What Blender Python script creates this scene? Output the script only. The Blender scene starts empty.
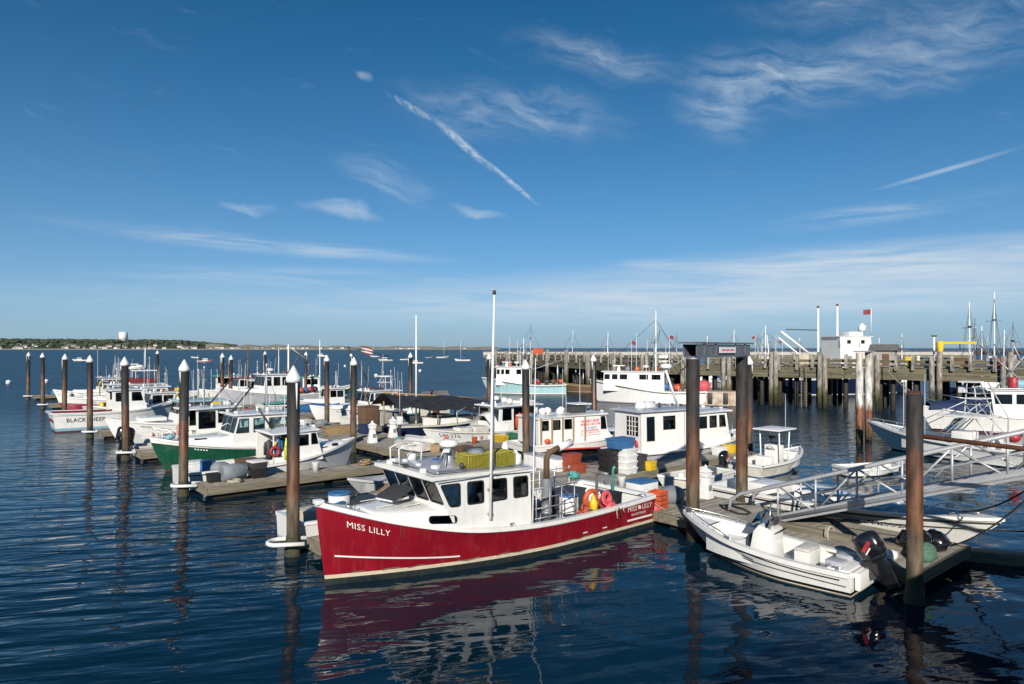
import bpy, bmesh, math, random
import numpy as np
from mathutils import Vector, Matrix
from mathutils.geometry import tessellate_polygon
random.seed(7)
R = math.radians
SC = bpy.context.scene
COL = SC.collection

# ------------------------------------------------------------------ camera
CAM_H = 6.2
cam = bpy.data.cameras.new('camera'); cam_o = bpy.data.objects.new('camera', cam); COL.objects.link(cam_o)
cam_o.location = (0, 0, CAM_H); cam_o.rotation_euler = (R(90), 0, 0)
cam.sensor_width = 36; cam.lens = 683 / 1024 * 36; cam.shift_y = 6 / 1024
cam.clip_start = .1; cam.clip_end = 60000
SC.camera = cam_o

# ------------------------------------------------------------------ sky, sun, exposure
SUN_EL, SUN_AZ = 25.0, 187.0           # azimuth clockwise from +Y: behind the camera, a little to the left
SKY_AIR, SKY_DUST, SKY_OZONE, SKY_GAMMA, SKY_SAT, SKY_VAL = .5, .0, 4.0, 1.0, 1.25, 1.05
world = bpy.data.worlds.new('World'); SC.world = world; world.use_nodes = True
wn, wl = world.node_tree.nodes, world.node_tree.links
bg = wn['Background']
def wnode(t, **k):
    n = wn.new(t)
    for a, b in k.items(): setattr(n, a, b)
    return n
def wmath(op, a, b=None, clamp=False):
    n = wnode('ShaderNodeMath', operation=op, use_clamp=clamp)
    for i, v in enumerate((a, b)):
        if v is None: continue
        if isinstance(v, (int, float)): n.inputs[i].default_value = v
        else: wl.new(v, n.inputs[i])
    return n.outputs[0]
sky = wnode('ShaderNodeTexSky', sky_type='NISHITA', sun_disc=False)
sky.sun_elevation = R(SUN_EL); sky.sun_rotation = R(SUN_AZ)
sky.altitude = 0; sky.air_density = SKY_AIR; sky.dust_density = SKY_DUST; sky.ozone_density = SKY_OZONE
gam = wnode('ShaderNodeGamma'); gam.inputs['Gamma'].default_value = SKY_GAMMA; wl.new(sky.outputs[0], gam.inputs['Color'])
hsv = wnode('ShaderNodeHueSaturation'); hsv.inputs['Hue'].default_value = .487; hsv.inputs['Saturation'].default_value = SKY_SAT; hsv.inputs['Value'].default_value = SKY_VAL
wl.new(gam.outputs[0], hsv.inputs['Color'])
tc = wnode('ShaderNodeTexCoord')
sep = wnode('ShaderNodeSeparateXYZ'); wl.new(tc.outputs['Generated'], sep.inputs[0])
dx, dy, dz = sep.outputs
az = wmath('ARCTAN2', dx, dy)
el = wmath('ARCTAN2', dz, wmath('SQRT', wmath('ADD', wmath('MULTIPLY', dx, dx), wmath('MULTIPLY', dy, dy))))
cmb = wnode('ShaderNodeCombineXYZ'); wl.new(az, cmb.inputs[0]); wl.new(el, cmb.inputs[1])
wob = wnode('ShaderNodeTexNoise'); wob.inputs['Scale'].default_value = 14; wob.inputs['Detail'].default_value = 4
wl.new(cmb.outputs[0], wob.inputs['Vector'])
wsub = wnode('ShaderNodeVectorMath', operation='SUBTRACT'); wl.new(wob.outputs['Color'], wsub.inputs[0]); wsub.inputs[1].default_value = (.5, .5, .5)
wsc = wnode('ShaderNodeVectorMath', operation='SCALE'); wl.new(wsub.outputs[0], wsc.inputs[0]); wsc.inputs['Scale'].default_value = .045
wad = wnode('ShaderNodeVectorMath', operation='ADD'); wl.new(cmb.outputs[0], wad.inputs[0]); wl.new(wsc.outputs[0], wad.inputs[1])
wflat = wnode('ShaderNodeVectorMath', operation='MULTIPLY'); wl.new(wad.outputs[0], wflat.inputs[0]); wflat.inputs[1].default_value = (1, 1, 0)
def sky_dir(px, py):
    A = math.atan((px - 512) / 683.); return A, math.atan((348 - py) / 683. * math.cos(A))
cloud_sum = None
def sky_noise(rot, sx, sy, detail, dist, src=None):
    m = wnode('ShaderNodeMapping'); m.inputs['Rotation'].default_value = (0, 0, R(rot)); wl.new((src or wflat).outputs[0], m.inputs['Vector'])
    q = wnode('ShaderNodeVectorMath', operation='MULTIPLY'); wl.new(m.outputs[0], q.inputs[0]); q.inputs[1].default_value = (sx, sy, 1)
    z = wnode('ShaderNodeTexNoise'); z.inputs['Scale'].default_value = 1; z.inputs['Detail'].default_value = detail; z.inputs['Roughness'].default_value = .64; z.inputs['Distortion'].default_value = dist
    wl.new(q.outputs[0], z.inputs['Vector']); return z.outputs[0]
NZ = {'wisp': sky_noise(12, 10, 48, 7, .3), 'flat': sky_noise(1, 6, 75, 5, .35, cmb), 'puff': sky_noise(35, 60, 130, 4, .8, cmb)}
def cloud(px, py, hl, hw, rot, op, lo=.38, hi=.72, kind='wisp', wobble=True):
    """a wisp: an ellipse on the sky (half length, half width, radians of arc) filled with streaked noise"""
    global cloud_sum
    A, E = sky_dir(px, py)
    m = wnode('ShaderNodeMapping', vector_type='TEXTURE')
    m.inputs['Location'].default_value = (A, E, 0); m.inputs['Rotation'].default_value = (0, 0, R(rot)); m.inputs['Scale'].default_value = (hl, hw, 1)
    wl.new((wflat if wobble and kind != 'flat' else cmb).outputs[0], m.inputs['Vector'])
    ln = wnode('ShaderNodeVectorMath', operation='LENGTH'); wl.new(m.outputs[0], ln.inputs[0])
    mr = wnode('ShaderNodeMapRange', interpolation_type='SMOOTHSTEP'); wl.new(ln.outputs['Value'], mr.inputs['Value'])
    mr.inputs['From Min'].default_value = 1.0; mr.inputs['From Max'].default_value = .15; mr.inputs['To Min'].default_value = 0; mr.inputs['To Max'].default_value = 1
    m2 = wnode('ShaderNodeMapRange', interpolation_type='SMOOTHSTEP'); wl.new(NZ[kind], m2.inputs['Value'])
    m2.inputs['From Min'].default_value = lo; m2.inputs['From Max'].default_value = hi; m2.inputs['To Min'].default_value = 0; m2.inputs['To Max'].default_value = op
    v = wmath('MULTIPLY', mr.outputs[0], m2.outputs[0])
    cloud_sum = v if cloud_sum is None else wmath('ADD', cloud_sum, v)
#      x    y    half-l half-w  rot  opacity
cloud(905, 58, .36, .060, 4, .50, .30, .85)
cloud(760, 70, .15, .045, -8, .38, .30, .85)
cloud(722, 112, .08, .050, -25, .45, .28, .85)
cloud(600, 60, .18, .032, -11, .45, .28, .85)
cloud(880, 4, .24, .040, -6, .30, .30, .85)
cloud(510, 112, .22, .052, -4, .45, .28, .85)
cloud(385, 178, .10, .034, -16, .42, .28, .85)
cloud(340, 208, .07, .012, -7, .50, .25, .6)
cloud(250, 205, .05, .009, 0, .45, .25, .6)
cloud(270, 246, .32, .016, -3, .55, .3, .7, 'flat')
cloud(300, 276, .34, .018, 1, .34, .3, .7, 'flat')
cloud(480, 212, .05, .012, -12, .42, .25, .6)
cloud(880, 212, .18, .018, 4, .36, .3, .66, 'flat')
cloud(650, 264, .07, .010, -2, .28, .3, .6, 'flat')
cloud(880, 258, .40, .030, 0, .55, .20, .75, 'flat')
cloud(840, 288, .80, .064, 1, .80, -.05, .75, 'flat')
cloud(430, 305, .80, .042, 0, .40, .1, .8, 'flat')
cloud(365, 80, .016, .010, -10, .36, .2, .7, 'puff')
# two contrails
cloud(412, 108, .050, .0062, -27, .55, .30, .66, 'puff', False)
cloud(465, 146, .068, .0080, -38, .85, .27, .66, 'puff', False)
cloud(512, 183, .060, .0050, -39, .85, .27, .66, 'puff', False)
cloud(945, 170, .095, .0042, 11, .50, .1, .7, 'flat', False)
# thin high cirrus over the rest of the sky
gr = wnode('ShaderNodeMapRange', interpolation_type='SMOOTHSTEP'); wl.new(NZ['wisp'], gr.inputs['Value'])
gr.inputs['From Min'].default_value = .58; gr.inputs['From Max'].default_value = .9; gr.inputs['To Max'].default_value = .15
cloud_sum = wmath('ADD', cloud_sum, gr.outputs[0])
cloud_fac = wmath('MINIMUM', cloud_sum, .88)
mixc = wnode('ShaderNodeMix', data_type='RGBA'); wl.new(cloud_fac, mixc.inputs['Factor'])
haze = wmath('EXPONENT', wmath('MULTIPLY', wmath('MAXIMUM', el, 0.), -1 / .148))
mixh = wnode('ShaderNodeMix', data_type='RGBA'); wl.new(haze, mixh.inputs['Factor']); wl.new(hsv.outputs[0], mixh.inputs[6]); mixh.inputs[7].default_value = (3.0, 4.3, 5.35, 1)
wl.new(mixh.outputs[2], mixc.inputs[6]); mixc.inputs[7].default_value = (6.0, 7.0, 7.9, 1)
world.cycles.sampling_method = 'MANUAL'; world.cycles.sample_map_resolution = 512
wl.new(mixc.outputs[2], bg.inputs['Color']); bg.inputs['Strength'].default_value = .090

sun = bpy.data.lights.new('sun', 'SUN'); sun_o = bpy.data.objects.new('sun', sun); COL.objects.link(sun_o)
sun.energy = 5.0; sun.angle = R(.5); sun.color = (1, .93, .82)
sd = Vector((math.sin(R(SUN_AZ)) * math.cos(R(SUN_EL)), math.cos(R(SUN_AZ)) * math.cos(R(SUN_EL)), math.sin(R(SUN_EL))))
sun_o.rotation_euler = sd.to_track_quat('Z', 'Y').to_euler(); sun_o.location = (-10, -40, 40)
vs = SC.view_settings; vs.view_transform = 'Standard'; vs.look = 'None'; vs.exposure = .16; vs.gamma = 1; vs.use_curve_mapping = False
cy = SC.cycles; cy.use_denoising = True; cy.max_bounces = 8; cy.diffuse_bounces = 3; cy.glossy_bounces = 4; cy.transparent_max_bounces = 12; cy.transmission_bounces = 4
cy.caustics_reflective = False; cy.caustics_refractive = False; cy.sample_clamp_indirect = 6

# ------------------------------------------------------------------ dock frame: x = b (to the right and away), y = a (to the left and away)
TH = R(39.745)
O0 = Vector((-6.56, 20.457, 0))
VU = Vector((math.cos(TH), math.sin(TH), 0)); UU = Vector((-math.sin(TH), math.cos(TH), 0))
def DW(b, a, z=0.): return O0 + VU * b + UU * a + Vector((0, 0, z))

# ------------------------------------------------------------------ materials
MATS = {}
def mat(name, c1, c2=None, rough=.5, metal=0., scale=6., stretch=(1, 1, 1), bump=0., bscale=None, island=0., rvar=.12, coat=0., lo=.35, hi=.65, detail=6, dirt=None, dirt_amt=.5):
    if name in MATS: return MATS[name]
    m = bpy.data.materials.new(name); m.use_nodes = True; MATS[name] = m
    n, l = m.node_tree.nodes, m.node_tree.links
    p = n['Principled BSDF']
    c2 = c2 or tuple(v * .8 for v in c1)
    t = n.new('ShaderNodeTexCoord'); oi = n.new('ShaderNodeObjectInfo')
    mp = n.new('ShaderNodeMapping'); mp.inputs['Scale'].default_value = stretch
    l.new(t.outputs['Object'], mp.inputs['Vector'])
    ofs = n.new('ShaderNodeMath'); ofs.operation = 'MULTIPLY'; ofs.inputs[1].default_value = 37.; l.new(oi.outputs['Random'], ofs.inputs[0])
    ad = n.new('ShaderNodeVectorMath'); ad.operation = 'ADD'; l.new(mp.outputs[0], ad.inputs[0]); l.new(ofs.outputs[0], ad.inputs[1])
    nz = n.new('ShaderNodeTexNoise'); nz.inputs['Scale'].default_value = scale; nz.inputs['Detail'].default_value = detail; nz.inputs['Roughness'].default_value = .62
    l.new(ad.outputs[0], nz.inputs['Vector'])
    mr = n.new('ShaderNodeMapRange'); l.new(nz.outputs[0], mr.inputs['Value']); mr.inputs['From Min'].default_value = lo; mr.inputs['From Max'].default_value = hi
    mx = n.new('ShaderNodeMix'); mx.data_type = 'RGBA'; l.new(mr.outputs[0], mx.inputs['Factor'])
    mx.inputs[6].default_value = (*c1, 1); mx.inputs[7].default_value = (*c2, 1)
    out = mx.outputs[2]
    if dirt:      # runs and scuffs: streaks that hang down the surface
        dm = n.new('ShaderNodeMapping'); dm.inputs['Scale'].default_value = (5.5, 5.5, .7); l.new(t.outputs['Object'], dm.inputs['Vector'])
        da = n.new('ShaderNodeVectorMath'); da.operation = 'ADD'; l.new(dm.outputs[0], da.inputs[0]); l.new(ofs.outputs[0], da.inputs[1])
        dn = n.new('ShaderNodeTexNoise'); dn.inputs['Scale'].default_value = 1; dn.inputs['Detail'].default_value = 7; dn.inputs['Roughness'].default_value = .7; l.new(da.outputs[0], dn.inputs['Vector'])
        dr = n.new('ShaderNodeMapRange'); l.new(dn.outputs[0], dr.inputs['Value']); dr.inputs['From Min'].default_value = .50; dr.inputs['From Max'].default_value = .78; dr.inputs['To Max'].default_value = dirt_amt
        dx_ = n.new('ShaderNodeMix'); dx_.data_type = 'RGBA'; l.new(dr.outputs[0], dx_.inputs['Factor']); l.new(out, dx_.inputs[6]); dx_.inputs[7].default_value = (*dirt, 1); out = dx_.outputs[2]
    if island:
        g = n.new('ShaderNodeNewGeometry'); hs = n.new('ShaderNodeHueSaturation')
        mr2 = n.new('ShaderNodeMapRange'); l.new(g.outputs['Random Per Island'], mr2.inputs['Value'])
        mr2.inputs['To Min'].default_value = 1 - island; mr2.inputs['To Max'].default_value = 1 + island
        l.new(mr2.outputs[0], hs.inputs['Value']); l.new(out, hs.inputs['Color']); out = hs.outputs[0]
    l.new(out, p.inputs['Base Color'])
    rr = n.new('ShaderNodeMapRange'); l.new(nz.outputs[0], rr.inputs['Value']); rr.inputs['To Min'].default_value = max(.02, rough - rvar); rr.inputs['To Max'].default_value = min(1, rough + rvar)
    l.new(rr.outputs[0], p.inputs['Roughness'])
    p.inputs['Metallic'].default_value = metal
    p.inputs['Coat Weight'].default_value = coat; p.inputs['Coat Roughness'].default_value = .06
    if bump:
        b = n.new('ShaderNodeBump'); b.inputs['Strength'].default_value = 1; b.inputs['Distance'].default_value = bump
        src = nz
        if bscale:
            src = n.new('ShaderNodeTexNoise'); src.inputs['Scale'].default_value = bscale; src.inputs['Detail'].default_value = 4; l.new(ad.outputs[0], src.inputs['Vector'])
        l.new(src.outputs[0], b.inputs['Height']); l.new(b.outputs[0], p.inputs['Normal'])
    return m
def zbands(name, bands, rough=.8, scale=3., stretch=(1, 1, .22), soft=.5, bump=.02):
    """colour by height above the water with ragged edges (sleeve, rust, weed): bands = [(z, colour), ...] rising"""
    m = bpy.data.materials.new(name); m.use_nodes = True; MATS[name] = m
    n, l = m.node_tree.nodes, m.node_tree.links; p = n['Principled BSDF']
    g = n.new('ShaderNodeNewGeometry'); oi = n.new('ShaderNodeObjectInfo')
    sp = n.new('ShaderNodeSeparateXYZ'); l.new(g.outputs['Position'], sp.inputs[0])
    mp = n.new('ShaderNodeMapping'); mp.inputs['Scale'].default_value = stretch; l.new(g.outputs['Position'], mp.inputs['Vector'])
    nz = n.new('ShaderNodeTexNoise'); nz.inputs['Scale'].default_value = scale * 1.5; nz.inputs['Detail'].default_value = 9; nz.inputs['Roughness'].default_value = .72; l.new(mp.outputs[0], nz.inputs['Vector'])
    sh = n.new('ShaderNodeMath'); sh.operation = 'MULTIPLY_ADD'; l.new(nz.outputs[0], sh.inputs[0]); sh.inputs[1].default_value = soft * 2; sh.inputs[2].default_value = -soft
    a1 = n.new('ShaderNodeMath'); a1.operation = 'ADD'; l.new(sp.outputs[2], a1.inputs[0]); l.new(sh.outputs[0], a1.inputs[1])
    rs = n.new('ShaderNodeMath'); rs.operation = 'MULTIPLY_ADD'; l.new(oi.outputs['Random'], rs.inputs[0]); rs.inputs[1].default_value = .5; l.new(a1.outputs[0], rs.inputs[2])
    z0, z1 = -1., 7.
    mr = n.new('ShaderNodeMapRange'); l.new(rs.outputs[0], mr.inputs['Value']); mr.inputs['From Min'].default_value = z0; mr.inputs['From Max'].default_value = z1
    cr = n.new('ShaderNodeValToRGB'); l.new(mr.outputs[0], cr.inputs[0]); e = cr.color_ramp.elements
    while len(e) < len(bands): e.new(.5)
    for i, (z, c) in enumerate(bands): e[i].position = (z + .25 - z0) / (z1 - z0); e[i].color = (*c, 1)
    n2 = n.new('ShaderNodeTexNoise'); n2.inputs['Scale'].default_value = scale * 2.2; n2.inputs['Detail'].default_value = 5; l.new(mp.outputs[0], n2.inputs['Vector'])
    m2 = n.new('ShaderNodeMapRange'); l.new(n2.outputs[0], m2.inputs['Value']); m2.inputs['From Min'].default_value = .3; m2.inputs['From Max'].default_value = .7; m2.inputs['To Min'].default_value = .30; m2.inputs['To Max'].default_value = 1.55
    hs = n.new('ShaderNodeHueSaturation'); l.new(cr.outputs[0], hs.inputs['Color']); l.new(m2.outputs[0], hs.inputs['Value'])
    l.new(hs.outputs[0], p.inputs['Base Color']); p.inputs['Roughness'].default_value = rough
    b = n.new('ShaderNodeBump'); b.inputs['Distance'].default_value = bump; l.new(n2.outputs[0], b.inputs['Height']); l.new(b.outputs[0], p.inputs['Normal'])
    return m
def glass(name, tint, gloss=.6):
    m = bpy.data.materials.new(name); m.use_nodes = True; MATS[name] = m
    n, l = m.node_tree.nodes, m.node_tree.links
    for x in list(n):
        if x.type == 'BSDF_PRINCIPLED': n.remove(x)
    out = n['Material Output']; tr = n.new('ShaderNodeBsdfTransparent'); tr.inputs[0].default_value = (*tint, 1)
    gl = n.new('ShaderNodeBsdfGlossy'); gl.inputs['Roughness'].default_value = .03; gl.inputs[0].default_value = (.9, .95, .95, 1)
    fr = n.new('ShaderNodeFresnel'); fr.inputs['IOR'].default_value = 1.65
    mx = n.new('ShaderNodeMixShader'); l.new(fr.outputs[0], mx.inputs[0]); l.new(tr.outputs[0], mx.inputs[1]); l.new(gl.outputs[0], mx.inputs[2]); l.new(mx.outputs[0], out.inputs[0])
    return m
white = mat('white_gelcoat', (.78, .78, .76), (.70, .69, .65), rough=.28, scale=2.2, coat=.25, lo=.45, hi=.8, dirt=(.38, .31, .22), dirt_amt=.30)
offwhite = mat('aged_gelcoat', (.66, .65, .60), (.52, .50, .44), rough=.4, scale=3, coat=.1, dirt=(.26, .19, .12), dirt_amt=.55)
cream = mat('cream_paint', (.62, .55, .42), (.52, .45, .33), rough=.45)
deckgrey = mat('deck_paint', (.46, .48, .52), (.36, .38, .41), rough=.6, scale=4, dirt=(.2, .17, .13), dirt_amt=.5)
white_cap = mat('white_plastic', (.80, .80, .80), (.70, .70, .69), rough=.45, scale=5, dirt=(.4, .36, .3), dirt_amt=.35)
redhull = mat('red_topside_paint', (.245, .007, .017), (.195, .005, .013), rough=.20, scale=1.1, coat=.6, rvar=.08, dirt=(.34, .06, .07), dirt_amt=.38, bump=.004, bscale=1.6)
greenhull = mat('green_topside_paint', (.009, .078, .043), (.008, .066, .036), rough=.22, scale=1.4, coat=.4, dirt=(.06, .15, .11), dirt_amt=.5)
darkred = mat('antifouling_red', (.14, .03, .025), (.09, .02, .018), rough=.7)
blackbot = mat('antifouling_black', (.012, .016, .018), (.02, .028, .026), rough=.5)
bluebot = mat('antifouling_blue', (.03, .09, .20), (.02, .06, .14), rough=.6)
navyhull = mat('navy_topside_paint', (.010, .018, .055), (.008, .014, .045), rough=.2, coat=.4)
ltblue = mat('light_blue_paint', (.36, .58, .62), (.30, .50, .54), rough=.45, scale=2, dirt=(.22, .11, .06), dirt_amt=.7)
greyhull = mat('grey_topside_paint', (.44, .45, .50), (.38, .39, .43), rough=.3, scale=2, coat=.2, dirt=(.25, .18, .12), dirt_amt=.5)
black = mat('black_rubber', (.012, .012, .013), (.02, .02, .02), rough=.5)
gloss_black = mat('gloss_black', (.008, .008, .010), (.012, .012, .014), rough=.18, coat=.5)
dark = mat('charcoal_plastic', (.035, .037, .042), (.05, .05, .055), rough=.55)
steel = mat('brushed_steel', (.62, .63, .64), (.5, .5, .5), rough=.3, metal=.9)
alu = mat('aluminium', (.50, .51, .53), (.42, .43, .44), rough=.45, metal=.3, scale=5, dirt=(.3, .28, .25), dirt_amt=.4)
galv = mat('galvanised_steel', (.40, .41, .43), (.32, .33, .35), rough=.5, metal=.6, scale=5)
rust = mat('rusty_steel', (.16, .055, .022), (.07, .03, .02), rough=.85, scale=5, bump=.004)
wood_grey = mat('weathered_plank', (.37, .335, .28), (.25, .225, .19), rough=.85, scale=3, stretch=(1, 1, 1), island=.22, bump=.004, bscale=40)
wood_beam = mat('weathered_beam', (.24, .21, .15), (.13, .115, .08), rough=.85, scale=2.5, stretch=(.35, 1, 4), bump=.006, bscale=12)
pier_beam = mat('pier_timber', (.185, .16, .105), (.085, .082, .048), rough=.88, scale=1.2, stretch=(.25, 1, 3), bump=.008, bscale=10, dirt=(.05, .05, .03), dirt_amt=.6)
wood_dark = mat('shade_dark_timber', (.035, .030, .022), (.018, .017, .013), rough=.75, scale=3, bump=.006)  # dark timber; the pier deck's shade on its bearing piles is put into this colour
wood_tan = mat('tan_timber', (.36, .25, .13), (.28, .19, .10), rough=.8, scale=4)
wood_brown = mat('brown_timber', (.15, .085, .05), (.10, .06, .035), rough=.8, scale=4)
orange = mat('orange_plastic', (.62, .11, .03), (.48, .08, .03), rough=.5)
redp = mat('red_plastic', (.42, .035, .035), (.30, .025, .03), rough=.45)
pink = mat('faded_red_plastic', (.62, .10, .12), (.5, .07, .09), rough=.55)
yellow = mat('yellow_plastic', (.75, .52, .03), (.65, .42, .02), rough=.5)
hivis = mat('lime_oilskin', (.55, .65, .05), (.45, .55, .04), rough=.5)
bluep = mat('blue_plastic', (.045, .16, .36), (.035, .12, .28), rough=.5)
bluepale = mat('pale_blue_plastic', (.22, .42, .52), (.18, .36, .45), rough=.5)
tealp = mat('teal_paint', (.10, .42, .36), (.08, .33, .29), rough=.55)
greenp = mat('green_plastic', (.02, .20, .12), (.016, .15, .09), rough=.5)
trapwire = mat('yellow_trap_wire', (.42, .36, .04), (.30, .28, .03), rough=.6, scale=12)
trapnet = mat('trap_netting', (.30, .24, .05), (.16, .10, .03), rough=.9, scale=16, bump=.03, bscale=25)
greytarp = mat('grey_tarp', (.22, .24, .27), (.15, .17, .19), rough=.7, scale=3, bump=.02, bscale=5)
blacktarp = mat('black_tarp', (.018, .019, .022), (.035, .036, .040), rough=.6, scale=2, bump=.02, bscale=5)
navycanvas = mat('navy_canvas', (.012, .028, .09), (.010, .022, .07), rough=.8)
redcanvas = mat('maroon_canvas', (.17, .015, .03), (.12, .01, .02), rough=.8)
ropem = mat('grey_rope', (.42, .38, .30), (.3, .27, .22), rough=.9, scale=20)
rope_dark = mat('dark_rope', (.02, .02, .022), (.03, .03, .03), rough=.9)
interior = mat('cabin_interior', (.50, .60, .60), (.34, .44, .44), rough=.7)
glass('cabin_glass', (.80, .90, .90)); glass('dark_glass', (.07, .09, .10)); glass('clear_plastic', (.80, .84, .86))
G_CAB, G_DARK, G_CLEAR = MATS['cabin_glass'], MATS['dark_glass'], MATS['clear_plastic']
letter_white = mat('white_lettering', (.8, .78, .74), (.75, .73, .7), rough=.5)
letter_black = mat('black_lettering', (.02, .02, .025), (.03, .03, .03), rough=.5)
letter_red = mat('red_lettering', (.65, .06, .09), (.55, .05, .08), rough=.5)
letter_blue = mat('blue_lettering', (.05, .12, .45), (.05, .1, .4), rough=.5)
pile_m = zbands('dock_pile', [(-.6, (.012, .014, .010)), (.25, (.030, .030, .016)), (.6, (.10, .080, .052)), (1.6, (.12, .085, .052)), (1.9, (.12, .050, .022)), (3.1, (.085, .034, .016)), (3.35, (.026, .023, .021)), (6, (.021, .020, .020))], rough=.6, soft=.8)
pile_rust = zbands('rusty_pile', [(-.6, (.014, .014, .010)), (.3, (.04, .032, .020)), (.8, (.12, .095, .062)), (1.5, (.11, .075, .045)), (1.8, (.12, .050, .020)), (3.4, (.075, .030, .015)), (3.7, (.030, .024, .021)), (6, (.024, .022, .022))], rough=.7, soft=1.1)
pile_wood = zbands('pier_pile_timber', [(-.6, (.008, .009, .006)), (.3, (.018, .020, .010)), (1.2, (.045, .050, .016)), (1.9, (.10, .095, .05)), (2.4, (.24, .215, .18)), (6, (.31, .285, .25))], rough=.85, soft=.7)
pile_white = zbands('white_steel_pile', [(-.6, (.02, .018, .012)), (.3, (.10, .07, .04)), (1.4, (.22, .10, .045)), (2.1, (.20, .075, .03)), (2.5, (.5, .47, .43)), (3.6, (.55, .53, .50)), (6, (.40, .36, .30))], rough=.6)

# ------------------------------------------------------------------ mesh builder
class MB:
    def __init__(s): s.v = []; s.f = []; s.smooth = []
    def add(s, vs, fs, sm=False):
        o = len(s.v); s.v += [tuple(v) for v in vs]; s.f += [tuple(i + o for i in f) for f in fs]; s.smooth += [sm] * len(fs); return s
    def box(s, c, d, rz=0., ry=0., rx=0.):
        m = Matrix.Translation(Vector(c)) @ Matrix.Rotation(rz, 4, 'Z') @ Matrix.Rotation(ry, 4, 'Y') @ Matrix.Rotation(rx, 4, 'X')
        x, y, z = d[0] / 2, d[1] / 2, d[2] / 2
        vs = [m @ Vector(p) for p in ((-x, -y, -z), (x, -y, -z), (x, y, -z), (-x, y, -z), (-x, -y, z), (x, -y, z), (x, y, z), (-x, y, z))]
        return s.add(vs, [(0, 3, 2, 1), (4, 5, 6, 7), (0, 1, 5, 4), (1, 2, 6, 5), (2, 3, 7, 6), (3, 0, 4, 7)])
    def frustum(s, c, d0, d1, h, rz=0.):
        """box with a bottom of size d0 at c and a top of size d1 at c + h"""
        m = Matrix.Translation(Vector(c)) @ Matrix.Rotation(rz, 4, 'Z')
        vs = [m @ Vector((sx * d[0] / 2, sy * d[1] / 2, z)) for d, z in ((d0, 0), (d1, h)) for sx, sy in ((-1, -1), (1, -1), (1, 1), (-1, 1))]
        return s.add(vs, [(0, 3, 2, 1), (4, 5, 6, 7), (0, 1, 5, 4), (1, 2, 6, 5), (2, 3, 7, 6), (3, 0, 4, 7)])
    def tube(s, p0, p1, r0, r1=None, n=8, cap=True):
        return s.path([p0, p1], [r0, r0 if r1 is None else r1], n, cap)
    def path(s, pts, r, n=8, cap=True):
        pts = [Vector(p) for p in pts]; k = len(pts)
        rs = list(r) if isinstance(r, (list, tuple)) else [r] * k
        vs = []; last = None
        for i, p in enumerate(pts):
            t = (pts[min(i + 1, k - 1)] - pts[max(i - 1, 0)])
            if t.length < 1e-9: t = Vector((0, 0, 1))
            t.normalize()
            if last is None:
                h = Vector((0, 0, 1)) if abs(t.z) < .9 else Vector((1, 0, 0))
                a = t.cross(h).normalized()
            else:
                a = (last - t * last.dot(t)).normalized()
            last = a; b = t.cross(a)
            vs += [p + (a * math.cos(2 * math.pi * j / n) + b * math.sin(2 * math.pi * j / n)) * rs[i] for j in range(n)]
        fs = [(i * n + j, i * n + (j + 1) % n, (i + 1) * n + (j + 1) % n, (i + 1) * n + j) for i in range(k - 1) for j in range(n)]
        o = len(s.v); s.add(vs, fs, True)
        if cap:
            s.f += [tuple(o + j for j in range(n))[::-1], tuple(o + (k - 1) * n + j for j in range(n))]; s.smooth += [False, False]
        return s
    def lathe(s, c, prof, n=16, axis='Z', sm=True):
        """prof: [(radius, height)]"""
        c = Vector(c); k = len(prof); vs = []
        for r, h in prof:
            for j in range(n):
                a = 2 * math.pi * j / n; q = Vector((r * math.cos(a), r * math.sin(a), h))
                if axis == 'X': q = Vector((q.z, q.x, q.y))
                elif axis == 'Y': q = Vector((q.y, q.z, q.x))
                vs.append(c + q)
        fs = [(i * n + j, i * n + (j + 1) % n, (i + 1) * n + (j + 1) % n, (i + 1) * n + j) for i in range(k - 1) for j in range(n)]
        o = len(s.v); s.add(vs, fs, sm)
        s.f += [tuple(o + j for j in range(n))[::-1], tuple(o + (k - 1) * n + j for j in range(n))]; s.smooth += [False, False]
        return s
    def torus(s, c, R_, r, n=24, k=8, rot=None):
        M = rot or Matrix.Identity(3); c = Vector(c)
        vs = [c + M @ Vector(((R_ + r * math.cos(2 * math.pi * j / k)) * math.cos(2 * math.pi * i / n), (R_ + r * math.cos(2 * math.pi * j / k)) * math.sin(2 * math.pi * i / n), r * math.sin(2 * math.pi * j / k))) for i in range(n) for j in range(k)]
        return s.add(vs, [(i * k + j, ((i + 1) % n) * k + j, ((i + 1) % n) * k + (j + 1) % k, i * k + (j + 1) % k) for i in range(n) for j in range(k)], True)
    def grid(s, rows, sm=True, close=False):
        """loft through rows of equal length"""
        n = len(rows[0]); vs = [p for r in rows for p in r]; m = n if close else n - 1
        return s.add(vs, [(i * n + j, i * n + (j + 1) % n, (i + 1) * n + (j + 1) % n, (i + 1) * n + j) for i in range(len(rows) - 1) for j in range(m)], sm)
    def poly(s, pts): return s.add(pts, [tuple(range(len(pts)))])
    def prism(s, pts, d):
        """extrude a planar polygon by vector d"""
        pts = [Vector(p) for p in pts]; d = Vector(d); n = len(pts)
        return s.add(pts + [p + d for p in pts], [tuple(range(n))[::-1], tuple(range(n, 2 * n))] + [(i, (i + 1) % n, n + (i + 1) % n, n + i) for i in range(n)])
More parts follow.
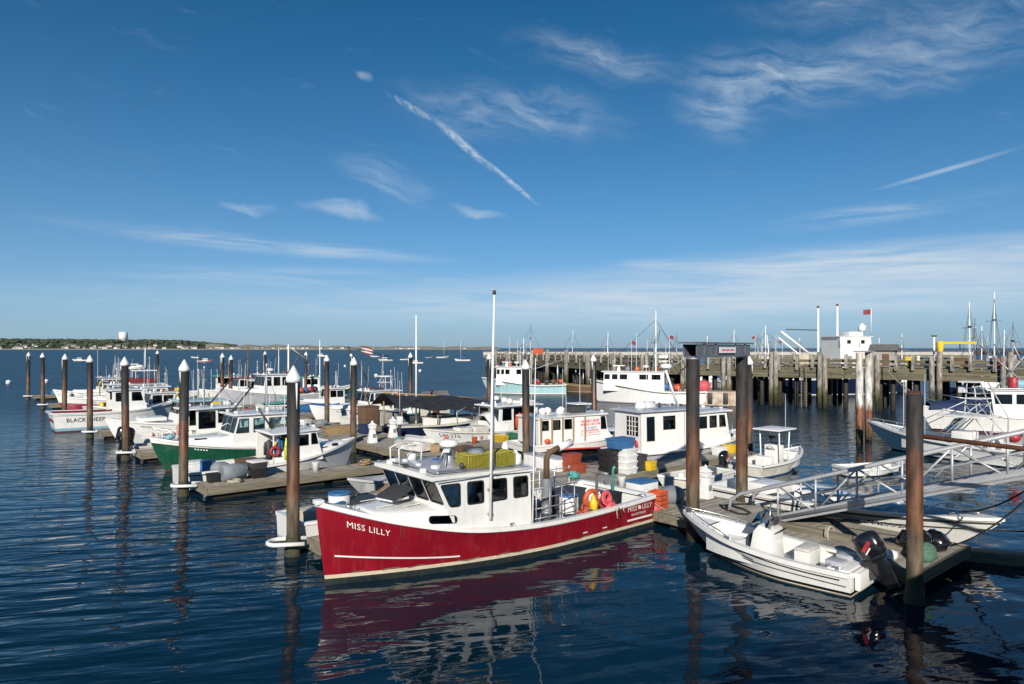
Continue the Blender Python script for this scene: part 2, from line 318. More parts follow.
    def blob(s, c, d, n=10, k=6, jit=0., rnd=None):
        rnd = rnd or random; vs = []; c = Vector(c)
        for i in range(k + 1):
            ph = math.pi * i / k
            for j in range(n):
                th = 2 * math.pi * j / n; q = 1 + (rnd.uniform(-jit, jit) if 0 < i < k else 0)
                vs.append(c + Vector((d[0] / 2 * math.sin(ph) * math.cos(th) * q, d[1] / 2 * math.sin(ph) * math.sin(th) * q, d[2] / 2 * math.cos(ph) * q)))
        return s.add(vs, [(i * n + j, (i + 1) * n + j, (i + 1) * n + (j + 1) % n, i * n + (j + 1) % n) for i in range(k) for j in range(n)], True)
    def build(s, name, m, parent=None, bevel=0., seg=2, autosm=None, norm=True):
        me = bpy.data.meshes.new(name); me.from_pydata(s.v, [], s.f); me.polygons.foreach_set('use_smooth', s.smooth)
        if norm or bevel:
            bm = bmesh.new(); bm.from_mesh(me)
            bmesh.ops.remove_doubles(bm, verts=bm.verts, dist=1e-5)
            bmesh.ops.recalc_face_normals(bm, faces=bm.faces)
            if bevel:
                ed = [e for e in bm.edges if len(e.link_faces) == 2 and e.calc_face_angle(0) > .5]
                bmesh.ops.bevel(bm, geom=ed, offset=bevel, segments=seg, affect='EDGES', profile=.6, clamp_overlap=True)
                for f in bm.faces: f.smooth = True
            bm.to_mesh(me); bm.free()
        me.update()
        if bevel or autosm: me.set_sharp_from_angle(angle=R(autosm or 40))
        if isinstance(m, (list, tuple)): m = m[0]
        me.materials.append(m)
        o = bpy.data.objects.new(name, me); COL.objects.link(o)
        if parent is not None: o.parent = parent
        return o
def thing(name, label, cat, loc=(0, 0, 0), rz=0., group=None):
    o = bpy.data.objects.new(name, None); COL.objects.link(o); o.empty_display_size = .3
    o.location = loc; o.rotation_euler = (0, 0, rz); o['label'] = label; o['category'] = cat
    if group: o['group'] = group
    return o
def tag(o, label, cat, group=None, loc=None, rz=None):
    o['label'] = label; o['category'] = cat
    if group: o['group'] = group
    if loc is not None: o.location = loc
    if rz is not None: o.rotation_euler = (0, 0, rz)
    return o
def struct(o): o['kind'] = 'structure'; return o
def stuff(o): o['kind'] = 'stuff'; return o
def copy_tree(o, parent=None):
    c = o.copy(); COL.objects.link(c)
    if parent is not None: c.parent = parent
    for ch in list(o.children): copy_tree(ch, c)
    return c
def share(o, parent, loc=(0, 0, 0), rot=None, name=None):
    """a second object on the same mesh"""
    c = bpy.data.objects.new(name or o.name.split('.')[0], o.data); COL.objects.link(c); c.parent = parent; c.location = loc
    if rot: c.rotation_euler = rot
    return c
def text_obj(name, s, size, m, parent, loc, ex, ey, depth=.004, bold=.0, width=None, align='LEFT', shear=0.):
    cu = bpy.data.curves.new(name, 'FONT'); cu.body = s; cu.size = size; cu.extrude = depth; cu.offset = bold; cu.align_x = align; cu.resolution_u = 2; cu.shear = shear
    t = bpy.data.objects.new(name, cu); COL.objects.link(t); bpy.context.view_layer.update()
    me = bpy.data.meshes.new_from_object(t); COL.objects.unlink(t); bpy.data.objects.remove(t)
    if width:
        xs = [v.co.x for v in me.vertices]; w = max(xs) - min(xs); k = width / w
        for v in me.vertices: v.co.x *= k
    ex, ey = Vector(ex).normalized(), Vector(ey); ey = (ey - ex * ey.dot(ex)).normalized(); ez = ex.cross(ey)
    M = Matrix((ex, ey, ez)).transposed().to_4x4(); M.translation = Vector(loc); me.transform(M)
    me.materials.clear(); me.materials.append(m)
    o = bpy.data.objects.new(name, me); COL.objects.link(o); o.parent = parent; return o
def panel(outer, holes, th, org, ex, ey):
    """a wall plate with real openings. outer/holes are 2D loops; returns an MB in the frame org + ex*u + ey*v, thickness th towards -ex x ey"""
    org, ex, ey = Vector(org), Vector(ex), Vector(ey); nz = ex.cross(ey).normalized()
    loops = [outer] + list(holes); flat = [p for lp in loops for p in lp]
    tris = tessellate_polygon([[Vector((p[0], p[1], 0)) for p in lp] for lp in loops])
    P = [org + ex * p[0] + ey * p[1] for p in flat]; n = len(P)
    fs = [tuple(t) for t in tris] + [tuple(n + i for i in t)[::-1] for t in tris]
    k = 0
    for lp in loops:
        m = len(lp); fs += [(k + i, k + (i + 1) % m, n + k + (i + 1) % m, n + k + i) for i in range(m)]; k += m
    return MB().add(P + [p - nz * th for p in P], fs)
def rrect(pts, r=.06, seg=3):
    """round the corners of a 2D convex loop"""
    n = len(pts); out = []
    for i in range(n):
        p, a, b = Vector(pts[i]), Vector(pts[i - 1]), Vector(pts[(i + 1) % n])
        da, db = (a - p), (b - p); q = min(r, da.length * .45, db.length * .45); A = p + da.normalized() * q; B = p + db.normalized() * q
        for j in range(seg + 1):
            t = j / seg; out.append(tuple((A * (1 - t) ** 2 + p * 2 * t * (1 - t) + B * t ** 2)[:2]))
    return out
def inset(loop, d):
    c = Vector((sum(p[0] for p in loop) / len(loop), sum(p[1] for p in loop) / len(loop)))
    out = []
    for p in loop:
        q = Vector(p[:2]) - c; L = q.length; out.append(tuple((c + q * max(.1, (L - d) / L))[:2]))
    return out
def window(parent, loop, org, ex, ey, th=.04, rim=.03, frame=None, pane=None, name='window'):
    """frame ring set into an opening, with its pane as a sub-part"""
    org, ex, ey = Vector(org), Vector(ex), Vector(ey); nz = ex.cross(ey).normalized()
    big, small = inset(loop, -rim * .6), inset(loop, rim)
    fr = panel(big, [small], .03, org + nz * .012, ex, ey).build(name, frame or black, parent)
    P = [org + ex * p[0] + ey * p[1] - nz * .012 for p in small]
    MB().prism(P, -nz * .006).build('pane', pane or G_CAB, fr)
    return fr
# ================================================================== THE SETTING
# ------------------------------------------------------------------ water
def make_water():
    m = bpy.data.materials.new('harbour_water'); m.use_nodes = True
    n, l = m.node_tree.nodes, m.node_tree.links; p = n['Principled BSDF']
    p.inputs['Base Color'].default_value = (.0018, .016, .031, 1); p.inputs['Roughness'].default_value = .035; p.inputs['IOR'].default_value = 1.34
    g = n.new('ShaderNodeNewGeometry')
    def layer(sx, sy, rot, detail, dist, prev=None, rough=.5, mask=None, warp=0.):
        mp = n.new('ShaderNodeMapping'); mp.inputs['Rotation'].default_value = (0, 0, R(rot)); l.new(g.outputs['Position'], mp.inputs['Vector'])
        sc = n.new('ShaderNodeVectorMath'); sc.operation = 'MULTIPLY'; sc.inputs[1].default_value = (sx, sy, 1); l.new(mp.outputs[0], sc.inputs[0])
        z = n.new('ShaderNodeTexNoise'); z.inputs['Scale'].default_value = 1; z.inputs['Detail'].default_value = detail; z.inputs['Roughness'].default_value = rough; z.inputs['Distortion'].default_value = warp
        l.new(sc.outputs[0], z.inputs['Vector'])
        b = n.new('ShaderNodeBump'); b.inputs['Strength'].default_value = 1; b.inputs['Distance'].default_value = dist
        h = z.outputs[0]
        if mask is not None:
            q = n.new('ShaderNodeMath'); q.operation = 'MULTIPLY'; l.new(h, q.inputs[0]); l.new(mask, q.inputs[1]); h = q.outputs[0]
        l.new(h, b.inputs['Height'])
        if prev is not None: l.new(prev, b.inputs['Normal'])
        return b.outputs[0]
    # sheltered water between the floats is calmer than the open harbour beyond
    sp = n.new('ShaderNodeSeparateXYZ'); l.new(g.outputs['Position'], sp.inputs[0])
    open_ = n.new('ShaderNodeMapRange'); open_.interpolation_type = 'SMOOTHSTEP'; l.new(sp.outputs[1], open_.inputs['Value'])
    open_.inputs['From Min'].default_value = 30; open_.inputs['From Max'].default_value = 130; open_.inputs['To Min'].default_value = 1.5; open_.inputs['To Max'].default_value = 5.0
    gust = n.new('ShaderNodeTexNoise'); gust.inputs['Scale'].default_value = .055; gust.inputs['Detail'].default_value = 3; l.new(g.outputs['Position'], gust.inputs['Vector'])
    gm = n.new('ShaderNodeMapRange'); l.new(gust.outputs[0], gm.inputs['Value']); gm.inputs['From Min'].default_value = .3; gm.inputs['From Max'].default_value = .7; gm.inputs['To Min'].default_value = .55; gm.inputs['To Max'].default_value = 1.25
    mk = n.new('ShaderNodeMath'); mk.operation = 'MULTIPLY'; l.new(open_.outputs[0], mk.inputs[0]); l.new(gm.outputs[0], mk.inputs[1])
    rr = n.new('ShaderNodeMapRange'); rr.interpolation_type = 'SMOOTHSTEP'; l.new(sp.outputs[1], rr.inputs['Value'])
    rr.inputs['From Min'].default_value = 22; rr.inputs['From Max'].default_value = 75; rr.inputs['To Min'].default_value = .015; rr.inputs['To Max'].default_value = .29; p.inputs['Specular IOR Level'].default_value = .48
    l.new(rr.outputs[0], p.inputs['Roughness'])
    # slow round undulation everywhere, long crested wind ripples on the open left side only
    left = n.new('ShaderNodeMapRange'); left.interpolation_type = 'SMOOTHSTEP'; l.new(sp.outputs[0], left.inputs['Value'])
    left.inputs['From Min'].default_value = 0; left.inputs['From Max'].default_value = -9; left.inputs['To Min'].default_value = .25; left.inputs['To Max'].default_value = 1
    mk3 = n.new('ShaderNodeMath'); mk3.operation = 'MULTIPLY'; l.new(mk.outputs[0], mk3.inputs[0]); l.new(left.outputs[0], mk3.inputs[1])
    a0 = layer(.62, .80, 25, 1.0, .040, None, .4, mk.outputs[0], .3)
    a = layer(.40, 1.6, -13, 3.0, .085, a0, .45, mk3.outputs[0], .3)
    # the short chop only builds up away from the sheltered corner
    chop = n.new('ShaderNodeMapRange'); chop.interpolation_type = 'SMOOTHSTEP'; l.new(sp.outputs[1], chop.inputs['Value'])
    chop.inputs['From Min'].default_value = 16; chop.inputs['From Max'].default_value = 60; chop.inputs['To Min'].default_value = .22; chop.inputs['To Max'].default_value = 1
    mk2 = n.new('ShaderNodeMath'); mk2.operation = 'MULTIPLY'; l.new(mk.outputs[0], mk2.inputs[0]); l.new(chop.outputs[0], mk2.inputs[1])
    b = layer(1.1, 2.9, -22, 2.0, .017, a, .5, mk2.outputs[0], .4)
    c = layer(3.2, 5.0, 15, 2.0, .0035, b, .5, mk2.outputs[0])
    l.new(c, p.inputs['Normal'])
    mb = MB(); mb.add([(-9000, -60, 0), (9000, -60, 0), (26000, 40000, 0), (-26000, 40000, 0)], [(0, 1, 2, 3)])
    o = mb.build('water', m); struct(o)
make_water()

# ------------------------------------------------------------------ far shore on the left
SHORE = 2500.
def shore_x(px): return (px - 512) / 683. * SHORE
def hill_z(px, rnd=[random.Random(3).uniform(-1, 1) for _ in range(400)]):
    ks = [(-400, 40), (-120, 42), (0, 34), (40, 33), (100, 31), (150, 30), (190, 26), (215, 16), (235, 11), (250, 14), (290, 13), (330, 10), (420, 9), (500, 8)]
    h = float(np.interp(px, [k[0] for k in ks], [k[1] for k in ks]))
    return h * 1.28
land_green = mat('scrub_hill', (.030, .045, .018), (.05, .06, .025), rough=.95, scale=.02)
sand = mat('beach_sand', (.42, .36, .27), (.34, .30, .22), rough=.95, scale=.01)
dune_m = mat('dune_grass_and_sand', (.36, .32, .25), (.20, .20, .13), rough=.95, scale=.02)
mb = MB(); rows = []
prof = [(0, 0), (25, .06), (60, .10), (150, .32), (260, .66), (420, .85), (700, .8), (1100, .3)]
xs = list(range(-420, 221, 10))
for d, k in prof:
    rows.append([(shore_x(p) * (1 + d / SHORE), SHORE + d, max(.3 if d else -1, hill_z(p) * k * (1 + .12 * math.sin(p * .13 + d)))) for p in xs])
mb.grid(rows); struct(mb.build('hill', land_green))
mb = MB(); rows = []
xs = list(range(205, 501, 6))
for d, k in [(0, 0), (30, .2), (120, .8), (220, 1.0), (400, .8), (700, .2)]:
    rows.append([(shore_x(p) * (1 + d / SHORE), SHORE + d + 5, max(.3 if d else -1, hill_z(p) * k * (1 + .2 * math.sin(p * .21 + d)))) for p in xs])
mb.grid(rows); struct(mb.build('dune', dune_m))
mb = MB(); rows = []
for d, z in [(-26, -.6), (-10, 1.6), (3, 2.6), (24, 3.4)]:
    rows.append([(shore_x(p) * (1 + d / SHORE), SHORE + d, z * (1 if p < 340 else .5)) for p in range(-420, 501, 10)])
mb.grid(rows); struct(mb.build('beach', sand))
# woods on the hill: one far-off mass of clumps
rw = random.Random(5); mb = MB()
for i in range(1500):
    p = rw.uniform(-200, 236); d = rw.uniform(110, 640)
    k = float(np.interp(d, [q[0] for q in prof], [q[1] for q in prof]))
    if d < 260 and rw.random() < .62: continue
    s = rw.uniform(9, 17); z = hill_z(p) * k
    mb.blob((shore_x(p) * (1 + d / SHORE), SHORE + d, z + s * .28), (s * 1.5, s * 1.3, s * .95), 7, 4, .25, rw)
tree_far = mat('far_foliage', (.030, .045, .024), (.060, .074, .040), rough=.95, scale=.06, island=.3)
w = mb.build('far_woods', tree_far, norm=False); stuff(w); w['label'] = 'dark green woods along the far shore ridge'; w['category'] = 'woods'
# houses of the town
roof_g = mat('grey_shingle_roof', (.10, .095, .095), (.16, .15, .145), rough=.9, scale=.5)
roof_r = mat('brown_roof', (.16, .10, .075), (.12, .08, .06), rough=.9, scale=.5)
wall_w = mat('white_clapboard', (.72, .71, .68), (.62, .61, .58), rough=.8, scale=.3)
wall_s = mat('grey_shingle_wall', (.30, .28, .25), (.38, .36, .33), rough=.9, scale=.3)
dkwin = mat('dark_window', (.03, .04, .05), rough=.2)
def far_house(wm, rm):
    t = thing('house', '', 'house', group='houses on the far shore')
    MB().prism([(-6, -4, 0), (6, -4, 0), (6, 4, 0), (-6, 4, 0)], (0, 0, 5)).build('wall', wm, t)
    MB().prism([(-6.6, -4.7, 5), (-6.6, 4.7, 5), (-6.6, 0, 8.6)], (13.2, 0, 0)).build('roof', rm, t)
    for x in (-3.6, 0, 3.6): MB().box((x, -4.03, 2.8), (1.3, .1, 1.8)).build('window', dkwin, t)
    return t
protos = [far_house(wall_w, roof_g), far_house(wall_s, roof_g), far_house(wall_w, roof_r)]
hl = ['small white house with a grey roof among the far shore town', 'small grey shingled house among the far shore town', 'small white house with a brown roof among the far shore town']
used = [False] * 3
for i in range(108):
    p = rw.uniform(-30, 205) if i < 78 else rw.uniform(206, 470); d = rw.choice([38, 60, 85, 125, 170]) + rw.uniform(-10, 10)
    if i >= 78: d = rw.uniform(30, 60)
    if i == 0: p, d = 92, 60
    if i == 1: p, d = 30, 60
    if i == 2: p, d = 150, 60
    k = i % 3 if i < 3 else rw.choice([0, 0, 1, 2])
    o = copy_tree(protos[k]) if used[k] else protos[k]; used[k] = True
    kk = float(np.interp(d, [q[0] for q in prof], [q[1] for q in prof])); z = max(3.2, hill_z(p) * kk * 1.0) - .4
    o.location = (shore_x(p) * (1 + d / SHORE), SHORE + d, z); o.rotation_euler = (0, 0, rw.uniform(-.5, .5)); s = rw.uniform(.7, 1.5); o.scale = (s, s, s * .9); o['label'] = hl[k]
# water tower
t = thing('water_tower', 'white cylindrical water tower rising above the far wooded ridge', 'water tower', (shore_x(124) * 1.17, SHORE + 420, 30))
MB().lathe((0, 0, 0), [(14, 0), (14, 14), (16.5, 16)], 20).build('pedestal', wall_w, t)
MB().lathe((0, 0, 15.8), [(16.5, 0), (17, .6), (17, 26), (16, 27.5), (8, 29.2), (.5, 29.8)], 24).build('tank', white_cap, t)

# ------------------------------------------------------------------ breakwater and the far wing of the pier
rockm = mat('breakwater_rock', (.10, .095, .085), (.05, .05, .048), rough=.9, scale=.4, island=.3)
rb = random.Random(11); mb = MB()
for i in range(520):
    x = -10 + i * 1.55 + rb.uniform(-.5, .5)
    for k in range(2): mb.blob((x, 690 + rb.uniform(-4, 4), rb.uniform(.2, 2.9)), (rb.uniform(2, 4), rb.uniform(2, 4), rb.uniform(1.4, 2.6)), 6, 4, .25, rb)
o = mb.build('breakwater', rockm, norm=False); stuff(o); o['label'] = 'long low rock breakwater on the horizon behind the pier'; o['category'] = 'breakwater'
conc = mat('pale_concrete', (.55, .53, .49), (.46, .44, .40), rough=.85, scale=.6)
t = thing('far_wharf', 'pale edged wharf running behind the timber pier out to the left', 'wharf', (0, 190, 0))
MB().box((60, 4, 4.55), (136, 9, .45)).build('deck', conc, t)
MB().box((60, -.62, 3.9), (136, .25, .75)).build('fascia', wood_beam, t)
pm = MB().lathe((0, 0, -1), [(.3, 0), (.27, 5.3)], 8).build('pile', pile_wood, t); pm.location = (-7, 0, 0)
for i in range(1, 40): share(pm, t, (-7 + i * 3.4, 0 if i % 2 else 2.5, 0))
MB().box((60, -.4, 5.0), (136, .2, .25)).build('bull_rail', conc, t)

# ------------------------------------------------------------------ the timber pier
def pier_pt(px, dyb, zb=3.08):
    Z = 683 * (CAM_H - zb) / dyb; return Vector(((px - 512) / 683 * Z, Z, 0))
PN = [pier_pt(497, 14.2), pier_pt(640, 25.7), pier_pt(1024, 35.2)]
PN.append(PN[2] + (PN[2] - PN[1]).normalized() * 14)
rp = random.Random(21)
def pier_section(A, B, label, near):
    d = (B - A); L = d.length; d.normalize(); ang = math.atan2(d.y, d.x)
    t = thing('pier', label, 'pier', A, ang)                 # local x along the pier left to right, y away from the camera
    W = 9.5
    MB().box((L / 2, W / 2 + .3, 4.36), (L, W, .14)).build('deck', wood_beam, t)
    for k in range(int(L / 7.6) + 1):                      # fascia timbers, two courses butted end to end
        x0, x1 = k * 7.6, min(L, k * 7.6 + 7.57)
        if x1 - x0 < .5: continue
        for z0, h, y in ((3.09, .52, 0), (3.64, .58, .03)):
            MB().box(((x0 + x1) / 2, y, z0 + h / 2), (x1 - x0, .3, h)).build('fascia_timber', pier_beam, t)
    for k in range(int(L / 3.8)):                          # bull rail blocks and rail
        MB().box((1.9 + k * 3.8, .25, 4.58), (.5, .3, .3)).build('rail_block', wood_beam, t)
    MB().box((L / 2, .25, 4.86), (L, .34, .26)).build('bull_rail', pier_beam, t)
    rpst = MB().box((0, 0, 0), (.28, .26, 1.45)).build('rail_post', pile_wood, t, bevel=.02); rpst.location = (1.0, -.31, 4.75)
    for k in range(1, int(L / (1.55 if near else 3.2))): share(rpst, t, (1.0 + k * (1.55 if near else 3.2) + rp.uniform(-.25, .25), -.31, 4.75 + rp.uniform(-.22, .15)), (rp.uniform(-.02, .02), rp.uniform(-.03, .03), 0))
    bp = MB().lathe((0, 0, 3), [(.2, 0), (.2, 2.35)], 8).build('edge_post', pile_wood, t); bp.location = (.8, W, 0)
    for k in range(1, int(L / 2.1)): share(bp, t, (.8 + k * 2.1 + rp.uniform(-.3, .3), W - .2, rp.uniform(-.25, .2)))
    MB().box((L / 2, W, 4.86), (L, .3, .26)).build('far_bull_rail', wood_beam, t)
    pp = MB().lathe((0, 0, -1.5), [(.26, 0), (.25, 3), (.235, 7.2), (.20, 7.3)], 10).build('fender_pile', pile_wood, t)
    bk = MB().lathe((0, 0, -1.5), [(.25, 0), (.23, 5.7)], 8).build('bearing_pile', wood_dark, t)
    first = [True, True]
    x = .5
    while x < L:
        for k in range(2):
            q = (x + k * .56 + rp.uniform(-.05, .05), -.42, rp.uniform(-.35, .12))
            if first[0]: pp.location = q; first[0] = False
            else: share(pp, t, q, (rp.uniform(-.012, .012), rp.uniform(-.012, .012), rp.uniform(0, 3)))
        for yy, xo in ((.9, 0), (.9, 1.7), (.9, 3.2), (3.6, 0), (3.6, 2.4), (6.4, 0), (6.4, 2.2), (9.0, 0), (9., 2.6)):
            q = (x + .3 + xo + rp.uniform(-.3, .3), yy, 0)
            if first[1]: bk.location = q; first[1] = False
            else: share(bk, t, q)
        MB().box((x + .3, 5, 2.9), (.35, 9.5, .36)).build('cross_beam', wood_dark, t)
        x += rp.uniform(4.6, 5.4) if near else rp.uniform(8.5, 9.5)
    return t, L, d
pier_near, LN, dN = pier_section(PN[1] + (PN[3] - PN[1]).normalized() * .02, PN[3], 'weathered timber pier on paired piles, the near stretch at the right', True)
pier_far, LF, dF = pier_section(PN[0], PN[1], 'weathered timber pier on paired piles, the stretch receding to the left', False)
# ladders hung on the pier face
def pier_ladder(x, label):
    la = thing('pier_ladder', label, 'ladder', pier_near.location + dN * x + Vector((dN.y, -dN.x, 0)) * .78, math.atan2(dN.y, dN.x), 'ladders on the pier face')
    for s in (-.24, .24): MB().box((s, 0, 2.3), (.07, .07, 4.4)).build('rail', wood_beam, la)
    r0 = MB().tube((-.24, 0, 0), (.24, 0, 0), .022, n=6).build('rung', wood_beam, la); r0.location = (0, 0, .4)
    for i in range(1, 13): share(r0, la, (0, 0, .4 + i * .31))
pier_ladder(19.0, 'wooden ladder hanging on the pier face beside the white steel dolphin piles')
pier_ladder(3.4, 'wooden ladder hanging on the pier face behind the steel gangway gantry')

# ------------------------------------------------------------------ floating docks
dock_n = [0]
def dock(label, b0, b1, a0, a1, along='b', z=.52, hoops=(), cat='floating dock', name='floating_dock', group=None):
    """a float lying between the dock coordinates; planks run across its length"""
    t = thing(name, label, cat, DW((b0 + b1) / 2, (a0 + a1) / 2), TH, group)
    lx, ly = b1 - b0, a1 - a0; rd = random.Random(dock_n[0] + 100); dock_n[0] += 1
    pl = MB(); step = .152
    if along == 'b':
        n = int(lx / step); st = lx / n
        for i in range(n): pl.box((-lx / 2 + (i + .5) * st, rd.uniform(-.012, .012), z - .02 + rd.uniform(-.003, .003)), (st - .014, ly + rd.uniform(-.02, .02), .04), rd.uniform(-.002, .002))
    else:
        n = int(ly / step); st = ly / n
        for i in range(n): pl.box((rd.uniform(-.012, .012), -ly / 2 + (i + .5) * st, z - .02 + rd.uniform(-.003, .003)), (lx + rd.uniform(-.02, .02), st - .014, .04), rd.uniform(-.002, .002))
    stuff(pl.build('deck_planks', wood_grey, t, norm=False))
    e = .09
    for q in (-.38, -.05, .3):
        for sgn in (-1, 1):
            cx, cyy = (q * lx, sgn * (ly / 2 - .12)) if along == 'b' else (sgn * (lx / 2 - .12), q * ly)
            k_ = MB().box((cx, cyy, z + .035), (.06, .06, .07)); k_.path([(cx - (.13 if along == 'b' else 0), cyy - (0 if along == 'b' else .13), z + .075), (cx + (.13 if along == 'b' else 0), cyy + (0 if along == 'b' else .13), z + .075)], .02, 6); k_.build('cleat', galv, t)
    for s in (-1, 1):
        MB().box((0, s * (ly / 2 + e / 2 + .004), z - .15), (lx + .1, e, .34)).build('side_beam', wood_beam, t, bevel=.012, seg=1)
        MB().box((s * (lx / 2 + e / 2 + .056), 0, z - .15), (e, ly + .2, .34)).build('end_beam', wood_beam, t, bevel=.012, seg=1)
    # black flotation tubs
    if along == 'b':
        k = max(2, int(lx / 2.2))
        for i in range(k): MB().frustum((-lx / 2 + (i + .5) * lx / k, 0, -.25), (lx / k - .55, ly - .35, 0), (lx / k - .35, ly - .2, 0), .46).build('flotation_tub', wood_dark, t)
    else:
        k = max(2, int(ly / 2.2))
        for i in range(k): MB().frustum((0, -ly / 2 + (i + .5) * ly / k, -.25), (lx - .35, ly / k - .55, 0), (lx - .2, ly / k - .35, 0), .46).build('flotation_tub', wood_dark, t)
    return t
def hoop(t, b, a, zb=.47, r=.34, away=(1, 0)):
    """white pipe guide that holds a float to its pile, in the float's local frame"""
    c = Vector((b, a, zb)); d = Vector((away[0], away[1], 0)).normalized(); q = Vector((-d.y, d.x, 0))
    pts = [c + d * .75 + q * r, c + q * r]
    pts += [c - d * r * math.sin(x) + q * r * math.cos(x) for x in [math.pi * k / 8 for k in range(1, 8)]] + [c - q * r, c + d * .75 - q * r]
    MB().path(pts, .065, 8).build('pile_hoop', white_cap, t)
MW0, MW1 = 11.05, 14.45                      # the main walkway's two edges
cuts = [-13.3, -5.0, 7.2, 19.4, 31.6, 43.8, 56.0, 68.2, 82.]
wl_lab = ['landing float of grey planks at the foot of the gangway', 'main float walkway stretch astern of the red boat', 'main float walkway stretch with the black lamp post and traps', 'main float walkway stretch beyond the brown crates', 'float walkway stretch behind the white cabin boats, middle distance', 'float walkway stretch beside the teal covered boat', 'float walkway stretch behind the maroon flybridge boat', 'farthest float walkway stretch near the open harbour']
WALK = []
for i in range(8): WALK.append(dock(wl_lab[i], MW0, MW1, cuts[i] + .12, cuts[i + 1] - .12, 'a', cat='dock', group='main walkway floats'))
NEAR_A = [0.0, 11.0, 22.8, 34.9, 48., 64., 80.]
lab = ['finger float hidden mostly behind the red boat', 'long grey finger float in front of the white open lobster boat', 'finger float ahead of the green hulled boat', 'finger float beside the white transom with black lettering', 'finger float ahead of the red hulled flybridge boat', 'second farthest finger float on the left', 'farthest finger float on the left']
for i, a in enumerate(NEAR_A):
    t = dock(lab[i], -.05 + (.5 if i == 0 else .3), MW0 - .28, a - 1.65, a - .38, 'b', group='finger floats on the near side')
    hoop(t, -(MW0 - .28) / 2 - .45 - (.1 if i else .2), .98, r=.33, away=(1, -.55))
FAR_A = [.9, 12.7, 24.6, 36.9, 49.2, 61.7, 75.8]
lab = ['far side finger float between the white pilothouse boat and the small skiffs', 'far side finger float behind the boat with the printed banner', 'far side finger float beside the black tarpaulin', 'far side finger float behind the white cabin cruiser', 'far side finger float behind the grey hulled dragger', 'second farthest far side finger float', 'farthest far side finger float']
for i, a in enumerate(FAR_A): dock(lab[i], MW1 + .28, 26.0, a - .65, a + .65, 'b', group='finger floats on the far side')
# timber boom tied off the landing float
bo = MB().box((3.2, 0, .12), (6.4, .42, .40)).build('timber_boom', wood_beam, bevel=.02); tag(bo, 'squared timber boom floating off the end of the landing float', 'timber', loc=DW(14.7, -12.5), rz=TH - R(62))

weed = mat('waterline_weed', (.020, .026, .010), (.07, .065, .035), rough=.8, scale=9, bump=.02, bscale=30)
# ------------------------------------------------------------------ piles
def pile(label, b, a, top=5.25, r=.19, m=None, cap=True, group='capped dock piles', lean=0.):
    t = thing('dock_pile', label, 'piling', DW(b, a), random.uniform(0, 6), group)
    MB().lathe((0, 0, -2.5), [(r, 0), (r, top + 2.5)], 16).build('post', m or pile_m, t)
    t.rotation_euler = (random.uniform(-.012, .012), random.uniform(-.012, .012), random.uniform(0, 6)) if group == 'capped dock piles' else (0, 0, 1.)
    rk = random.Random(int(b * 31 + a * 17)); rows = []
    for z, e in ((-.5, .05), (-.1, .075), (.12, .06), (.3, .035), (.42 + rk.uniform(0, .2), .006)):
        rows.append([((r + e * rk.uniform(.4, 1.3)) * math.cos(q), (r + e * rk.uniform(.4, 1.3)) * math.sin(q), z + rk.uniform(-.04, .04)) for q in [2 * math.pi * i / 14 for i in range(14)]])
    MB().grid(rows, close=True).build('weed_skirt', weed, t)
    if cap:
        for k in range(2):
            q = rk.uniform(0, 6.28); MB().path([(r * 1.005 * math.cos(q), r * 1.005 * math.sin(q), top - .05), (r * 1.01 * math.cos(q + .05), r * 1.01 * math.sin(q + .05), top - rk.uniform(.3, .9))], [.035, .012], 5).build('bird_streak', white_cap, t)
    if cap: MB().lathe((0, 0, top - .03), [(r + .03, 0), (r + .035, .10), (r + .02, .16), (.02, .50)], 16).build('cap', white_cap, t)
    return t
lab = ['nearest tall capped pile beside the red bow', 'capped pile at the end of the long grey finger float, left of the nearest one', 'third capped pile from the red boat, ahead of the green hull', 'capped pile standing before the white lettered transom', 'capped pile in front of the red hulled flybridge boat', 'second capped pile from the left edge', 'leftmost capped pile near the open water']
for i, a in enumerate(NEAR_A): pile(lab[i], -.3 if i else .0, a, 5.25 if i else 5.2)
lab = ['rusty capped pile just behind the steel gantry', 'capped pile behind the bow of the boat with the banner', 'capped pile before the light blue dragger', 'capped pile with a hoist arm and flag beside it', 'far capped pile behind the cabin cruiser wheelhouse', 'far capped pile right of the nearest pile', 'far capped pile left of the nearest pile']
for i, a in enumerate(FAR_A): pile(lab[i], 26.5, a, 5.3, m=pile_rust if i in (0, 1) else pile_m)
pile('tall capped pile at the walkway behind the red boat wheelhouse', 14.72, 6.3, 5.15)
pile('capped pile on the walkway before the white cabin cruiser bow', 14.72, 29.8, 5.2)
pile('capped pile beside the white power pedestal in mid dock', 10.8, 17.6, 5.2)
pile('left one of two close capped piles in the far boats', 14.72, 55.7, 5.2)
pile('right one of two close capped piles in the far boats', 14.72, 53., 5.0)
pile('lone far capped pile against the water on the left', 14.72, 84.6, 5.4)
pile('bare rusty pile standing in front of the gangway', 10.15, -13.4, 5.05, .185, pile_rust, cap=False, group='bare piles')
beam_paint = mat('dark_grey_steel_paint', (.13, .15, .18), (.09, .10, .12), rough=.5, dirt=(.12, .07, .04), dirt_amt=.5)
